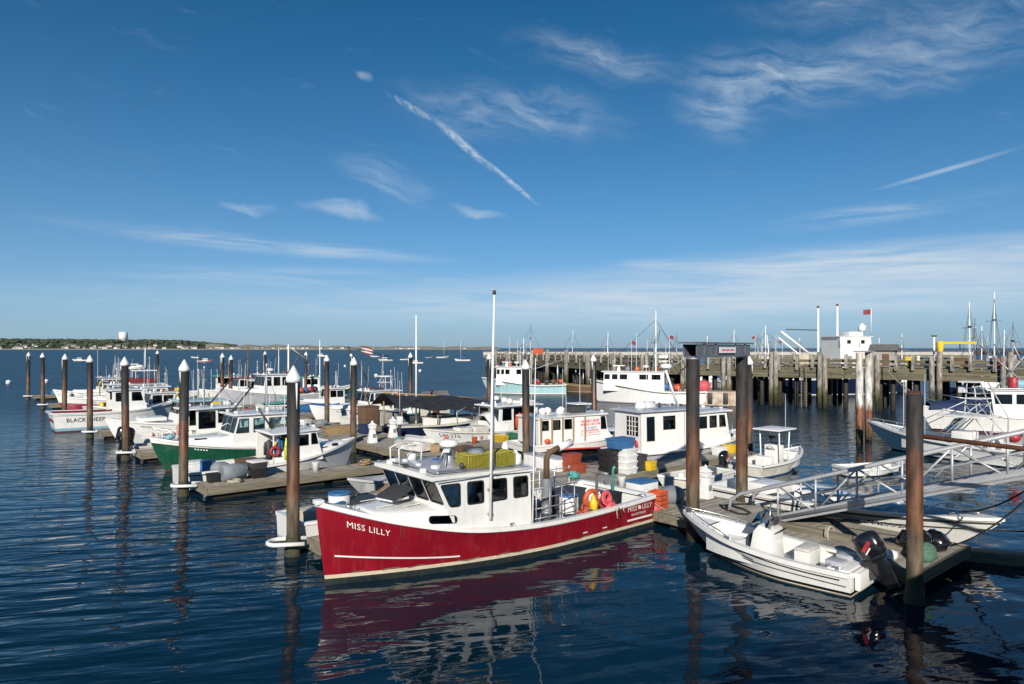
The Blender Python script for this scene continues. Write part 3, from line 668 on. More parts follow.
# steel gantry over the walkway
t = thing('gantry', 'two tall bare piles joined by a grey steel crossbeam over the walkway', 'gantry', DW(12.75, -6.2), TH)
for y, x in ((-.5, -2.2), (.45, 2.2)):
    MB().lathe((x, y, -2.5), [(.215, 0), (.215, 8.36)], 18).build('post', pile_rust, t)
    MB().lathe((x, y, 5.83), [(.22, 0), (.22, .06)], 18).build('post_cap', galv, t)
an = math.atan2(.95, 4.4)
MB().box((0, -.02, 6.37), (5.35, .62, .05), an).build('top_plate', beam_paint, t)
for s in (-1, 1): MB().box((-.11 * s * 2.2 * 0 + (-math.sin(an)) * .22 * s, math.cos(an) * .22 * s - .02, 6.13), (4.9, .05, .38), an).build('channel_beam', beam_paint, t)
MB().box((0, -.02, 5.915), (4.7, .5, .05), an).build('bottom_plate', beam_paint, t)
for q in (-1.9, -.9, .9, 1.9): MB().box((q * math.cos(an) + math.sin(an) * .25, q * math.sin(an) - math.cos(an) * .25 - .02, 6.13), (.07, .06, .42), an).build('stiffener', beam_paint, t)
sg = MB().box((math.sin(an) * .31, -math.cos(an) * .31 - .02, 6.13), (1.5, .02, .20), an).build('sign', white_cap, t)
for k in range(3):   # faint printed line on the sign
    MB().box((math.sin(an) * .322 + (k - 1) * .4 * math.cos(an), -math.cos(an) * .322 - .02 + (k - 1) * .4 * math.sin(an), 6.13), (.34, .004, .05), an).build('printed_line', letter_red, sg)
# white steel dolphin by the pier
t = thing('dolphin', 'two rust footed white steel piles joined by a flat bar before the pier', 'dolphin', (22.9, 45.0, 0), .1)
for x in (-.0, 1.15): MB().lathe((x, x * .7, -2), [(.23, 0), (.23, 7.9 + .02 * x)], 14).build('post', pile_white, t)
MB().box((.6, .4, 5.98), (2.0, .5, .07), .55).build('tie_bar', galv, t)
pl_ = pile('bare broken rusty pile stub by the sport fishing boat', 0, 0, 3.35, .42, pile_rust, cap=False, group='bare piles'); pl_.location = (26.6, 45.2, 0)

# ------------------------------------------------------------------ gangway from the landing float up to the camera's pier
GA0, GA1, GZ0, GZ1 = -8.3, -19.6, .62, 4.72
t = thing('gangway', 'aluminium truss gangway sloping up from the landing float to the pier', 'gangway', DW(0, 0), TH)
nb = 9
def gp(b, k, h=0.): return Vector((b, GA0 + (GA1 - GA0) * k, GZ0 + (GZ1 - GZ0) * k + h))
for b, nm in ((12.95, 'near_truss'), (14.45, 'far_truss')):
    m_ = MB(); m_.path([gp(b, -.01), gp(b, 1)], .075, 8); m_.build('bottom_chord', alu, t)
    m_ = MB(); m_.path([gp(b, -.16, .45), gp(b, -.155, .95), gp(b, -.12, 1.08), gp(b, 0, 1.06), gp(b, 1, 1.06)], .06, 8); m_.build('top_rail', alu, t)
    MB().path([gp(b, 0, .55), gp(b, 1, .55)], .032, 6).build('mid_rail', alu, t)
    for k in range(nb + 1): MB().path([gp(b, k / nb), gp(b, k / nb, 1.06)], .036, 6).build('truss_post', alu, t)
    for k in range(nb):
        p, q = (gp(b, k / nb), gp(b, (k + 1) / nb, 1.06)) if k % 2 else (gp(b, k / nb, 1.06), gp(b, (k + 1) / nb))
        MB().path([p, q], .032, 6).build('truss_brace', alu, t)
    MB().prism([gp(b - .03, 0, -.14), gp(b - .03, 1, -.14), gp(b - .03, 1, .14), gp(b - .03, 0, .14)], (.06, 0, 0)).build('side_plate', alu, t)
for k in range(nb * 2): MB().path([gp(12.95, k / nb / 2, -.06), gp(14.45, k / nb / 2, -.06)], .03, 6).build('floor_joist', alu, t)
MB().prism([gp(13.0, 0, .02), gp(13.0, 1, .02), gp(14.4, 1, .02), gp(14.4, 0, .02)], (0, 0, .03)).build('tread', galv, t)
MB().prism([gp(13.0, 0, .05), gp(14.4, 0, .05), gp(14.4, -.09, -.05) - Vector((0, 0, GZ0 * 0)), gp(13.0, -.09, -.05)], (0, 0, .02)).build('landing_flap', galv, t)
# the pier the photographer stands on
t = thing('camera_pier', 'concrete edged pier in the foreground that carries the top of the gangway', 'pier', DW(0, -19.5), TH)
MB().box((6, -5.5, 4.38), (90, 10.6, .44)).build('deck', conc, t)
MB().box((6, -.32, 4.76), (90, .32, .30)).build('bull_rail', wood_beam, t)
for i in range(16):
    MB().lathe((-36 + i * 5.6, -1.2, -2), [(.24, 0), (.24, 6.2)], 10).build('pile', pile_wood, t)
# ================================================================== BOAT PARTS
def smooth_fn(pts):
    xs = [p[0] for p in pts]; ys = [p[1] for p in pts]; n = len(xs)
    def f(x):
        x = min(max(x, xs[0]), xs[-1]); i = 0
        while i < n - 2 and x > xs[i + 1]: i += 1
        h = xs[i + 1] - xs[i]; t = (x - xs[i]) / h
        def sl(k):
            if k == 0: return (ys[1] - ys[0]) / (xs[1] - xs[0])
            if k == n - 1: return (ys[-1] - ys[-2]) / (xs[-1] - xs[-2])
            return (ys[k + 1] - ys[k - 1]) / (xs[k + 1] - xs[k - 1])
        a, b = sl(i) * h, sl(i + 1) * h
        return ys[i] * (2 * t ** 3 - 3 * t ** 2 + 1) + a * (t ** 3 - 2 * t ** 2 + t) + ys[i + 1] * (-2 * t ** 3 + 3 * t ** 2) + b * (t ** 3 - t ** 2)
    return f
class Hull:
    """lofted hull; local x forward (bow +), y to port, z above the water. t runs 0 stern .. 1 bow"""
    def __init__(s, root, L, B, sheer, rake=.9, draft=.35, stern=.86, tm=.42, ktop=2.6, kwl=1.9, zb=.06, zst=.16, top=white, stripe=white, bottom=blackbot,
                 flare=1.5, wl=.93, gun=.13, gunm=None, rail=None, railm=None, n=30, rows=7, band=None, bandm=None, trans_rake=.0, guntop=.03):
        s.L, s.B, s.rake, s.root = L, B, rake, root; s.zs = smooth_fn(sheer); s.zbow = s.zs(1.0); s.tr = trans_rake
        s.stern, s.tm, s.ktop, s.kwl, s.flare, s.wl, s.gun = stern, tm, ktop, kwl, flare, wl, gun
        ts = [1 - (1 - i / n) ** 1.45 for i in range(n + 1)]; s.ts = ts
        def rowz(t, key):
            z1 = s.zs(t)
            return key if key <= zst else zst + (z1 - zst) * (key - 10)
        def section(keys, side):
            out = []
            for t in ts: out.append([s.pt(t, k if k < 5 else zst + (s.zs(t) - zst) * (k - 10), side) for k in keys])
            return out
        kb = [-draft, -draft * .45, 0, zb]; ks = [zb, zst]
        bf = band or 0
        kt = [10 + i / rows * (1 - bf) for i in range(rows + 1)]
        s.hull = s.skin(kt, ts, zst, 'hull', top, root)
        s.skin(ks, ts, zst, 'boot_stripe', stripe, root)
        s.skin(kb, ts, zst, 'bottom', bottom, root, keel=True)
        if bf: s.skin([11 - bf, 11], ts, zst, 'sheer_band', bandm, root)
        s.gunwale(gunm or top, guntop)
        if rail: s.rub_rail(rail, railm or black)
    def plan(s, t, k):
        if t <= s.tm: return s.stern + (1 - s.stern) * math.sin(math.pi / 2 * t / s.tm)
        return max(0., 1 - ((t - s.tm) / (1 - s.tm)) ** k)
    def hb(s, t): return s.plan(t, s.ktop) * s.B / 2
    def X(s, t, z=None):
        k = 1. if z is None else max(-.3, min(1., z / s.zbow))
        return -s.L / 2 + s.tr * (1 - k) * (1 - t) + t * (s.L - s.rake * (1 - k) ** 1.25 if k < 1 else s.L) - (s.tr * (1 - k) * t if False else 0)
    def half(s, t, z):
        z1 = s.zs(t); q = max(0., min(1., z / z1)) ** s.flare
        w = s.plan(t, s.kwl) * s.wl
        v = w + (s.plan(t, s.ktop) - w) * q
        if z < 0: v *= max(.0, 1 + z * (1.3 if t < .7 else 2.0))
        return v * s.B / 2
    def pt(s, t, z, side): return (s.X(t, z), side * s.half(t, z), z)
    def skin(s, keys, ts, zst, name, m, root, keel=False):
        mb = MB()
        zz = lambda t, k: k if k < 5 else zst + (s.zs(t) - zst) * (k - 10)
        for side in (-1, 1): mb.grid([[s.pt(t, zz(t, k), side) for k in keys] for t in ts])
        mb.grid([[s.pt(0, zz(0, k), -1) for k in keys], [s.pt(0, zz(0, k), 1) for k in keys]])
        if keel: mb.grid([[s.pt(t, keys[0], -1) for t in ts], [s.pt(t, keys[0], 1) for t in ts]])
        return mb.build(name, m, root, autosm=42)
    def loop(s, off_out, dz, t1=1.0):
        """sheer line points from the port stern round the bow to the starboard stern, pushed outward"""
        P = [(s.X(t) + (off_out if t > .97 else 0), s.hb(t) + off_out, s.zs(t) + dz) for t in s.ts if t <= t1]
        P[-1] = (P[-1][0], max(0, P[-1][1] if t1 < 1 else 0), P[-1][2])
        return P
    def gunwale(s, m, top):
        mb = MB(); g = s.gun; rows = []
        for t in s.ts:
            h = s.hb(t); i = max(0., h - g); z = s.zs(t)
            rows.append((s.X(t), h + .025, i, z))
        for side in (-1, 1):
            mb.grid([[(x, side * o, z - .07), (x, side * o, z + top), (x, side * i, z + top), (x, side * i, z - .05)] for x, o, i, z in rows], sm=False)
        x, o, i, z = rows[0]; mb.box((x + g / 2 - .03, 0, z - .01), (g + .05, 2 * i + .02, .08 + top))
        mb.build('gunwale', m, s.root, autosm=35)
    def rub_rail(s, dz, m, r=.03):
        for side in (-1, 1):
            MB().path([(s.X(t, s.zs(t) - dz), side * (s.half(t, s.zs(t) - dz) + .006), s.zs(t) - dz) for t in s.ts], r, 6).build('rub_rail', m, s.root)
    def stripe_line(s, z0, t0, t1, w, m, side, name='stripe', rel=False, n=16):
        """a raised band on the topsides: z0 above the water (or below the sheer if rel)"""
        rows = []
        for i in range(n + 1):
            t = t0 + (t1 - t0) * i / n; zc = z0(t) if callable(z0) else (s.zs(t) - z0 if rel else z0)
            rows.append([(s.X(t, zc + q), side * (s.half(t, zc + q) + d), zc + q) for q, d in ((-w / 2, .002), (-w / 2, .018), (w / 2, .018), (w / 2, .002))])
        MB().grid(rows, sm=False).build(name, m, s.root)
    def deck(s, t0, m, crown=.05, drop=.02, name='deck', t1=1.0, n=14):
        mb = MB(); rows = []
        for i in range(n + 1):
            t = t0 + (t1 - t0) * i / n; h = max(.0, s.hb(t) - s.gun * .6); z = s.zs(t) - drop
            rows.append([(s.X(t), h * q, z + crown * (1 - q * q)) for q in (-1, -.6, -.2, .2, .6, 1)])
        mb.grid(rows); mb.build(name, m, s.root, autosm=50)
    def cockpit(s, t0, t1, sole, m, ms=None, aft=True):
        """inner liner, sole and bulkheads of the open well between t0 and t1"""
        n = 12; mb = MB(); fl = []
        T = [t0 + (t1 - t0) * i / n for i in range(n + 1)]
        for side in (-1, 1):
            mb.grid([[(s.X(t), side * (s.hb(t) - s.gun), s.zs(t) - .02), (s.X(t), side * (s.hb(t) - s.gun - .04), sole)] for t in T])
        for t in ((t0, t1) if aft else (t1,)):
            h = s.hb(t) - s.gun; x = s.X(t) + (s.gun if t == 0 else 0)
            mb.add([(x, -h, s.zs(t) - .02), (x, h, s.zs(t) - .02), (x, h - .04, sole), (x, -h + .04, sole)], [(0, 1, 2, 3)])
        mb.build('cockpit_liner', m, s.root, autosm=50)
        mb = MB(); mb.grid([[(s.X(t), q * (s.hb(t) - s.gun - .04), sole) for q in (-1, 1)] for t in T]); mb.build('cockpit_sole', ms or m, s.root)
def hull_text(H, s, size, m, side, t0, zbase, width, name='lettering', bold=.012, fwd=False, off=.012):
    """lettering wrapped on the topsides, reading left to right as seen from outside"""
    cu = bpy.data.curves.new(name, 'FONT'); cu.body = s; cu.size = size; cu.offset = bold; cu.resolution_u = 2; cu.space_character = 1.08
    o = bpy.data.objects.new(name, cu); COL.objects.link(o); bpy.context.view_layer.update()
    me = bpy.data.meshes.new_from_object(o); COL.objects.unlink(o); bpy.data.objects.remove(o)
    xs = [v.co.x for v in me.vertices]; x0 = min(xs); k = width / (max(xs) - x0)
    d = -1 if side > 0 else 1                     # port: text runs from bow to stern
    for v in me.vertices:
        t = t0 + d * (v.co.x - x0) * k / H.L; z = (zbase(t) if callable(zbase) else zbase) + v.co.y
        p = H.pt(t, z, side); v.co = (p[0], p[1] + side * off, p[2])
    me.materials.clear(); me.materials.append(m)
    q = bpy.data.objects.new(name, me); COL.objects.link(q); q.parent = H.hull; return q
def cuddy(root, H, x0, x1, w0, w1, h0, h1, m, zb=None, name='trunk_cabin', r=.1):
    """low cabin top from x0 (aft) to x1 (forward), rounded front"""
    n = 8; rows = []
    for i in range(n + 1):
        k = i / n; x = x0 + (x1 - x0) * k; w = w0 + (w1 - w0) * k ** 1.6; h = h0 + (h1 - h0) * k
        t = (x + H.L / 2) / H.L; z = H.zs(t) - .08 if zb is None else zb
        top = H.zs(t) + h
        rows.append([(x, -w, z), (x, -w + r * .25, top - r), (x, -w + r, top - .012), (x, -w * .4, top + .03), (x, w * .4, top + .03), (x, w - r, top - .012), (x, w - r * .25, top - r), (x, w, z)])
    mb = MB().grid(rows)
    e = rows[-1]; xf = x1 + .16; f = [(xf, p[1] * .86, p[2]) if j in (0, 7) else ((x1 + .07), p[1] * .93, p[2] - .02) for j, p in enumerate(e)]
    mb.grid([e, f]); mb.poly(f)
    return mb.build(name, m, root, autosm=50)
def wheelhouse(root, x0, x1, w, z0, z1, z1f=None, rake=.25, side_win=(), front_n=3, aft='open', m=white, roof=None, roof_over=(.3, .25, .12), pane=None, zw=(.5, .92), roof_t=.07, round_=.05, w1=None,
               front_win=True, aft_win=(), side_list=None, inner=True, frame=None, roof_name='roof', z0f=None):
    """box cabin with real window openings. side_win: list of (xa, xb) fractions between aft and front; zw: sill and head as fractions of the wall height"""
    z1f = z1f or z1; w1 = w1 or w - .05; z0f = z0f or z0
    def zt(x): return z1 + (z1f - z1) * (x - x0) / (x1 - x0)
    hgt = lambda x: zt(x) - z0
    xf = x1 - rake
    wins = []
    for it in side_win:
        xa, xb = it[0], it[1]; s0, s1 = (it[2], it[3]) if len(it) > 3 else zw
        A, B_ = x0 + (x1 - x0) * xa, x0 + (x1 - x0) * xb
        sh = rake * (.0 if xb < .86 else 1)
        za, zb_ = z0 + hgt(A) * s0, z0 + hgt(B_) * s1
        q = [(A, za), (B_ - sh * s0, za), (B_ - sh * s1, zb_), (A, zb_)]
        wins.append(rrect(q, round_) if round_ else q)
    outer = [(x0, z0), (x1, z0f), (xf, zt(x1)), (x0, zt(x0))]
    wins += [rrect(q, round_) for q in (side_list or ())]
    lean = math.atan2(w - w1, max(.1, hgt(x0)))
    for side in (1, -1):
        org = Vector((0, side * w, 0)); ex = Vector((1, 0, 0)); ey = Vector((0, -side * math.sin(lean), math.cos(lean)))
        org = org - ey * 0 + Vector((0, side * math.sin(lean) * z0, z0 * (1 - math.cos(lean))))
        if side == 1:   # the normal must point outwards: mirror u for the port side
            f = lambda lp: [(-p[0], p[1]) for p in lp][::-1]; exx = -ex
        else: f = lambda lp: lp; exx = ex
        b = panel(f(outer), [f(q) for q in wins], .045, org, exx, ey).build('side_wall', m, root)
        for q in wins: window(b, f(q), org, exx, ey, pane=pane, frame=frame)
    # front
    if front_n >= 0:
        hl = math.hypot(rake, zt(x1) - z0f); ey = Vector((-rake, 0, zt(x1) - z0f)).normalized(); ex = Vector((0, 1, 0)); org = Vector((x1, 0, z0f))
        out = [(-w + .01, 0), (w - .01, 0), (w1 - .01, hl), (-w1 + .01, hl)]; wins = []
        if front_n:
            gap = .09; ww = (2 * w1 - .12 - gap * (front_n - 1)) / front_n
            for i in range(front_n):
                u0 = -w1 + .06 + i * (ww + gap); q = [(u0, hl * zw[0]), (u0 + ww, hl * zw[0]), (u0 + ww, hl * zw[1]), (u0, hl * zw[1])]
                wins.append(rrect(q, round_) if round_ else q)
        b = panel(out, wins, .045, org, ex, ey).build('front_wall', m, root)
        for q in wins: window(b, q, org, ex, ey, pane=pane, frame=frame)
    if aft == 'closed' or aft == 'door':
        out = [(-w + .01, z0), (w - .01, z0), (w1 - .01, zt(x0)), (-w1 + .01, zt(x0))]; f = lambda lp: [(-p[0], p[1]) for p in lp][::-1]
        wins = [f([(u0, z0 + hgt(x0) * a), (u1, z0 + hgt(x0) * a), (u1, z0 + hgt(x0) * c), (u0, z0 + hgt(x0) * c)]) for u0, u1, a, c in aft_win]
        b = panel(f(out), wins, .045, (x0, 0, 0), (0, -1, 0), (0, 0, 1)).build('aft_wall', m, root)
        for q in wins: window(b, q, (x0, 0, 0), (0, -1, 0), (0, 0, 1), pane=pane, frame=frame)
    # roof: crowned slab
    of, oa, os_ = roof_over; rows = []
    for x in (x0 - oa, x0 + (x1 - x0) * .4, x0 + (x1 - x0) * .8, xf + of):
        hw = (w1 + os_); z = zt(min(max(x, x0), x1)) + .004
        rows.append([(x, -hw, z), (x, -hw, z + roof_t), (x, -hw * .6, z + roof_t + .04), (x, 0, z + roof_t + .055), (x, hw * .6, z + roof_t + .04), (x, hw, z + roof_t), (x, hw, z), (x, 0, z)])
    mb = MB().grid(rows, sm=True, close=True); mb.poly(rows[0]); mb.poly(rows[-1])
    rf = mb.build(roof_name, roof or m, root, autosm=40)
    if roof_name == 'roof' and x1 - x0 < 5:
        for sd in (-1, 1):
            zz = lambda q: zt(q) + roof_t + .10; ya = sd * (w1 - .12)
            MB().path([(x0 + .15, ya, zz(x0) - .09), (x0 + .22, ya, zz(x0)), (xf - .2, ya, zz(x1)), (xf - .12, ya, zz(x1) - .09)], .016, 5).build('roof_rail', steel, root)
            MB().box(((x0 + xf) / 2, sd * (w1 + os_ + .004), (zt(x0) + zt(x1)) / 2 + .03), ((xf - x0) * 1.0, .012, .03)).build('roof_trim', greyhull, root)
        for k in range(3):
            MB().box((xf + .02, (k - 1) * w1 * .62, zt(x1) + roof_t + .09), (.12, .14, .12)).build('deck_lamp', dark if k == 1 else white_cap, root)
    if inner:   # console and bulkhead inside, so panes do not look into an empty box
        MB().box(((x1 + x0) / 2 + (x1 - x0) * .32, 0, z0 + hgt(x0) * .22), ((x1 - x0) * .22, w * 1.7, hgt(x0) * .42)).build('helm_console', interior, root)
    return rf
def whip(root, x, y, z, h, r=.016, lean=(0, 0), m=None, name='antenna'):
    return MB().path([(x, y, z), (x + lean[0] * .3, y + lean[1] * .3, z + h * .3), (x + lean[0], y + lean[1], z + h)], [r, r * .9, r * .55], 6).build(name, m or white_cap, root)
def radar_dome(root, x, y, z, r=.3, post=.3):
    MB().tube((x, y, z), (x, y, z + post), .05, n=8).build('radar_post', white_cap, root)
    return MB().lathe((x, y, z + post), [(r * .8, 0), (r, .05), (r, .16), (r * .85, .23), (r * .3, .27), (.02, .275)], 18).build('radar_dome', white_cap, root)
def radar_bar(root, x, y, z, L=1.2, rz=.5, post=.35):
    MB().frustum((x, y, z), (.4, .4), (.22, .22), post).build('radar_pedestal', white_cap, root)
    return MB().box((x, y, z + post + .08), (L, .12, .12), rz).build('radar_scanner', white_cap, root, bevel=.03)
def outboard(root, x, y, z, s=1., m=gloss_black, tilt=0.):
    """engine hung on a transom at (x, y, z = transom top), pointing aft"""
    e = bpy.data.objects.new('outboard_motor', None); COL.objects.link(e); e.parent = root; e.location = (x, y, z); e.rotation_euler = (0, tilt, 0); e.scale = (s, s, s)
    rows = []
    for k, (zz, a, b, cx) in enumerate([(.10, .30, .20, -.36), (.16, .36, .235, -.38), (.40, .37, .24, -.39), (.60, .36, .225, -.41), (.70, .31, .19, -.42), (.755, .20, .12, -.42), (.77, .08, .05, -.42)]):
        rows.append([(cx + a * math.cos(q) * (1.1 if math.cos(q) < 0 else 1), b * math.sin(q), zz) for q in [2 * math.pi * i / 14 for i in range(14)]])
    mb = MB().grid(rows, close=True); mb.poly(rows[0]); mb.poly(rows[-1]); c = mb.build('cowling', m, e, autosm=60)
    for sy in (-1, 1): MB().box((-.42, sy * .232, .42), (.34, .02, .10), 0, .5).build('decal', redp if m is gloss_black else dark, c); MB().box((-.40, sy * .236, .30), (.22, .02, .035), 0, .5).build('decal', white_cap if m is gloss_black else dark, c)
    MB().frustum((-.36, 0, -.78), (.30, .11), (.46, .28), .90).build('midsection', m, e, bevel=.03)
    MB().box((-.38, 0, .06), (.62, .42, .14)).build('lower_cowl', m, e, bevel=.05)
    MB().box((-.36, 0, -.72), (.62, .24, .025)).build('cavitation_plate', m, e)
    MB().lathe((-.62, 0, -.92), [(.02, 0), (.085, .12), (.085, .4), (.01, .62)], 10, 'X').build('gearcase', m, e)
    MB().prism([(-.50, -.015, -.95), (-.26, -.015, -.95), (-.40, -.015, -1.22), (-.52, -.015, -1.22)], (0, .03, 0)).build('skeg', m, e)
    pr = MB()
    for k in range(3):
        q = 2 * math.pi * k / 3; pr.box((-.68, math.cos(q) * .13, -.92 + math.sin(q) * .13), (.02, .17, .12), 0, .5, q)
    pr.build('propeller', steel, e)
    MB().box((-.06, 0, -.12), (.14, .24, .5)).build('transom_bracket', dark, e)
    return e
def rail(root, pts, posts=(), r=.016, m=None, name='rail'):
    o = MB().path(pts, r, 6).build(name, m or steel, root)
    for a, b in posts: MB().tube(a, b, r * .9, n=6).build('stanchion', m or steel, root)
    return o
def bow_rail(root, H, t0, t1, h=.45, n=9, inset_=.08, m=None):
    P = {}
    for s in (-1, 1):
        P[s] = [Vector((H.X(t), s * max(.0, H.hb(t) - inset_), H.zs(t) + h * min(1, (i + .6) / 2.5))) for i, t in enumerate([t0 + (t1 - t0) * k / n for k in range(n + 1)])]
    pts = P[-1] + [Vector((P[1][-1].x + .12, 0, P[1][-1].z))] + P[1][::-1]
    posts = [(p, (p.x - .04, p.y, H.zs((p.x + H.L / 2) / H.L) + .02)) for s in (-1, 1) for p in P[s][1::2]]
    return rail(root, pts, posts, m=m, name='bow_rail')
def wheel(root, x, y, z, r=.18, tilt=.5, m=None):
    rot = Matrix.Rotation(math.pi / 2 - tilt, 3, 'Y')
    mb = MB().torus((x, y, z), r, .016, 20, 6, rot)
    for k in range(3):
        q = 2 * math.pi * k / 3; mb.tube((x, y, z), Vector((x, y, z)) + rot @ Vector((r * math.cos(q), r * math.sin(q), 0)), .012, n=5)
    return mb.build('steering_wheel', m or steel, root)
def cleat(root, x, y, z, rz=0.):
    mb = MB().box((x, y, z + .03), (.07, .04, .06), rz); mb.path([(x - .12 * math.cos(rz), y - .12 * math.sin(rz), z + .06), (x + .12 * math.cos(rz), y + .12 * math.sin(rz), z + .06)], .018, 6)
    return mb.build('cleat', steel, root)
def life_ring(root, c, r=.3, axis='Y', m=orange, name='life_ring'):
    rot = {'Y': Matrix.Rotation(math.pi / 2, 3, 'X'), 'X': Matrix.Rotation(math.pi / 2, 3, 'Y'), 'Z': Matrix.Identity(3)}[axis]
    return MB().torus(c, r, .07, 22, 8, rot).build(name, m, root)
def oilskin(root, c, m, h=.85, w=.4, kind='jacket', rz=0.):
    """hanging waterproofs: shoulders, body and two sleeves, or bib trousers with two legs"""
    mb = MB(); c = Vector(c); n = 10
    def ring(z, a, b, cx=0): return [c + Matrix.Rotation(rz, 3, 'Z') @ Vector((cx + a * math.cos(2 * math.pi * i / n), b * math.sin(2 * math.pi * i / n), z)) for i in range(n)]
    if kind == 'jacket':
        rows = [ring(0, .06, .05), ring(-.06, w * .30, .08), ring(-.14, w * .46, .10), ring(-.45 * h, w * .42, .11), ring(-h, w * .48, .12)]
        mb.grid(rows, close=True); mb.poly(rows[0]); mb.poly(rows[-1])
        for s in (-1, 1):
            r2 = [ring(-.10, .07, .07, s * w * .42), ring(-.3 * h, .075, .07, s * w * .55), ring(-.75 * h, .06, .06, s * w * .58)]
            mb.grid(r2, close=True); mb.poly(r2[-1])
    else:
        rows = [ring(0, w * .3, .06), ring(-.3 * h, w * .42, .09), ring(-.45 * h, w * .45, .1)]
        mb.grid(rows, close=True); mb.poly(rows[0]); mb.poly(rows[-1])
        for s in (-1, 1):
            r2 = [ring(-.42 * h, w * .22, .09, s * w * .22), ring(-h, w * .2, .08, s * w * .24)]
            mb.grid(r2, close=True); mb.poly(r2[-1])
    return mb.build('oilskin_' + kind, m, root)
def fender_(root, c, m=white_cap, r=.13, h=.55):
    return MB().lathe((c[0], c[1], c[2] - h / 2), [(.03, 0), (r * .8, .06), (r, .14), (r, h - .14), (r * .8, h - .06), (.03, h)], 12).build('fender', m, root)
def rig(root, xa, xb, w, z, seed, mast=0., n=4):
    """whips, a stub mast with crosstree and stays, lamps and a horn on a house top"""
    rd = random.Random(seed)
    for k in range(n): whip(root, rd.uniform(xa, xb), rd.choice((-1, 1)) * w * rd.uniform(.6, .95), z, rd.uniform(.9, 2.7), rd.uniform(.010, .016), (rd.uniform(-.2, .05), 0))
    if mast:
        xm = xa + (xb - xa) * .3
        MB().path([(xm, 0, z), (xm, 0, z + mast)], [.05, .03], 6).build('mast', rd.choice((white_cap, alu)), root)
        MB().path([(xm, -.5, z + mast * .7), (xm, .5, z + mast * .7)], .02, 5).build('crosstree', alu, root)
        for s in (-1, 1): MB().path([(xm, 0, z + mast * .95), (xm - .3, s * w, z)], .01, 4).build('stay', dark, root)
        MB().path([(xm, 0, z + mast * .95), (xb + .3, 0, z)], .01, 4).build('stay', dark, root)
        MB().lathe((xm, 0, z + mast), [(.04, 0), (.05, .06), (.02, .12)], 8).build('mast_light', white_cap, root)
    for k in range(3): MB().lathe((rd.uniform(xa, xb), rd.uniform(-w, w) * .7, z + .02), [(.07, 0), (.09, .08), (.07, .2), (.02, .25)], 10).build('roof_gear', rd.choice((white_cap, dark, orange, white_cap)), root)
# ------------------------------------------------------------------ loose things on docks and decks
def tote(label, loc, rz, size=(1.1, .7, .55), m=greytarp, lid=None, cat='fish tote', name='fish_tote', group=None):
    t = thing(name, label, cat, loc, rz, group); x, y, z = size
    MB().frustum((0, 0, 0), (x * .9, y * .9), (x, y), z - .03).build('tub', m, t, bevel=.02)
    MB().box((0, 0, z - .03), (x * 1.05, y * 1.05, .07)).build('rim', lid or m, t, bevel=.015)
    for s in (-1, 1): MB().box((s * x * .28, 0, .035), (x * .16, y * .96, .07)).build('foot', m, t)
    return t
def barrel(label, loc, m, lid=None, r=.29, h=.88, group=None, rz=0., name='barrel'):
    t = thing(name, label, 'barrel', loc, rz, group)
    MB().lathe((0, 0, 0), [(r * .92, 0), (r, .05), (r * 1.02, h * .33), (r * .98, h * .36), (r * 1.02, h * .40), (r * 1.02, h * .64), (r * .98, h * .67), (r * 1.0, h * .95), (r * .93, h)], 18).build('drum', m, t)
    MB().lathe((0, 0, h + .004), [(r * .97, -.05), (r * 1.04, -.02), (r * 1.02, .03), (r * .9, .035)], 18).build('lid', lid or m, t)
    return t
def crate(label, loc, rz, size=(.7, .5, .4), m=wood_brown, group=None, slats=4, name='crate'):
    t = thing(name, label, 'crate', loc, rz, group); x, y, z = size
    for s in (-1, 1):
        for i in range(slats):
            h = z / slats; MB().box((0, s * (y / 2 - .012), (i + .5) * h), (x, .022, h * .82)).build('slat', m, t)
            MB().box((s * (x / 2 - .035), 0, (i + .5) * h), (.022, y - .05, h * .82)).build('slat', m, t)
    MB().box((0, 0, .02), (x - .1, y - .06, .03)).build('base', m, t)
    MB().box((0, 0, z * .62), (x - .1, y - .06, .05)).build('contents', dark, t)
    return t
def trap(label, loc, rz, size=(.95, .55, .36), m=trapwire, group='lobster traps'):
    """wire mesh trap: bars on a frame"""
    t = thing('lobster_trap', label, 'lobster trap', loc, rz, group); x, y, z = size
    fr = MB()
    for sy in (-1, 1):
        for sz in (0, z): fr.tube((-x / 2, sy * y / 2, sz), (x / 2, sy * y / 2, sz), .012, n=4)
    for sx in (-1, 1):
        for sz in (0, z): fr.tube((sx * x / 2, -y / 2, sz), (sx * x / 2, y / 2, sz), .012, n=4)
        for sy in (-1, 1): fr.tube((sx * x / 2, sy * y / 2, 0), (sx * x / 2, sy * y / 2, z), .012, n=4)
    fr.build('frame', m, t)
    w = MB(); k = .05
    for i in range(1, int(x / k)):
        q = -x / 2 + i * k
        for sy in (-1, 1): w.box((q, sy * y / 2, z / 2), (.012, .012, z))
        for sz in (.0, z): w.box((q, 0, sz), (.012, y, .012))
    for i in range(1, int(z / k)):
        for sy in (-1, 1): w.box((0, sy * y / 2, i * k), (x, .012, .012))
        for sx in (-1, 1): w.box((sx * x / 2, 0, i * k), (.012, y, .012))
    for i in range(1, int(y / k)):
        q = -y / 2 + i * k
        for sx in (-1, 1): w.box((sx * x / 2, q, z / 2), (.012, .012, z))
        for sz in (0, z): w.box((0, q, sz), (x, .012, .012))
    stuff(w.build('wire_mesh', m, t, norm=False))
    MB().blob((0, 0, z * .52), (x * .92, y * .9, z * .95), 14, 8, .12).build('netting', trapnet, t)
    for q in (-.25, .2): MB().box((q * x, 0, .03), (.2, y * .9, .03)).build('runner', wood_brown, t)
    return t
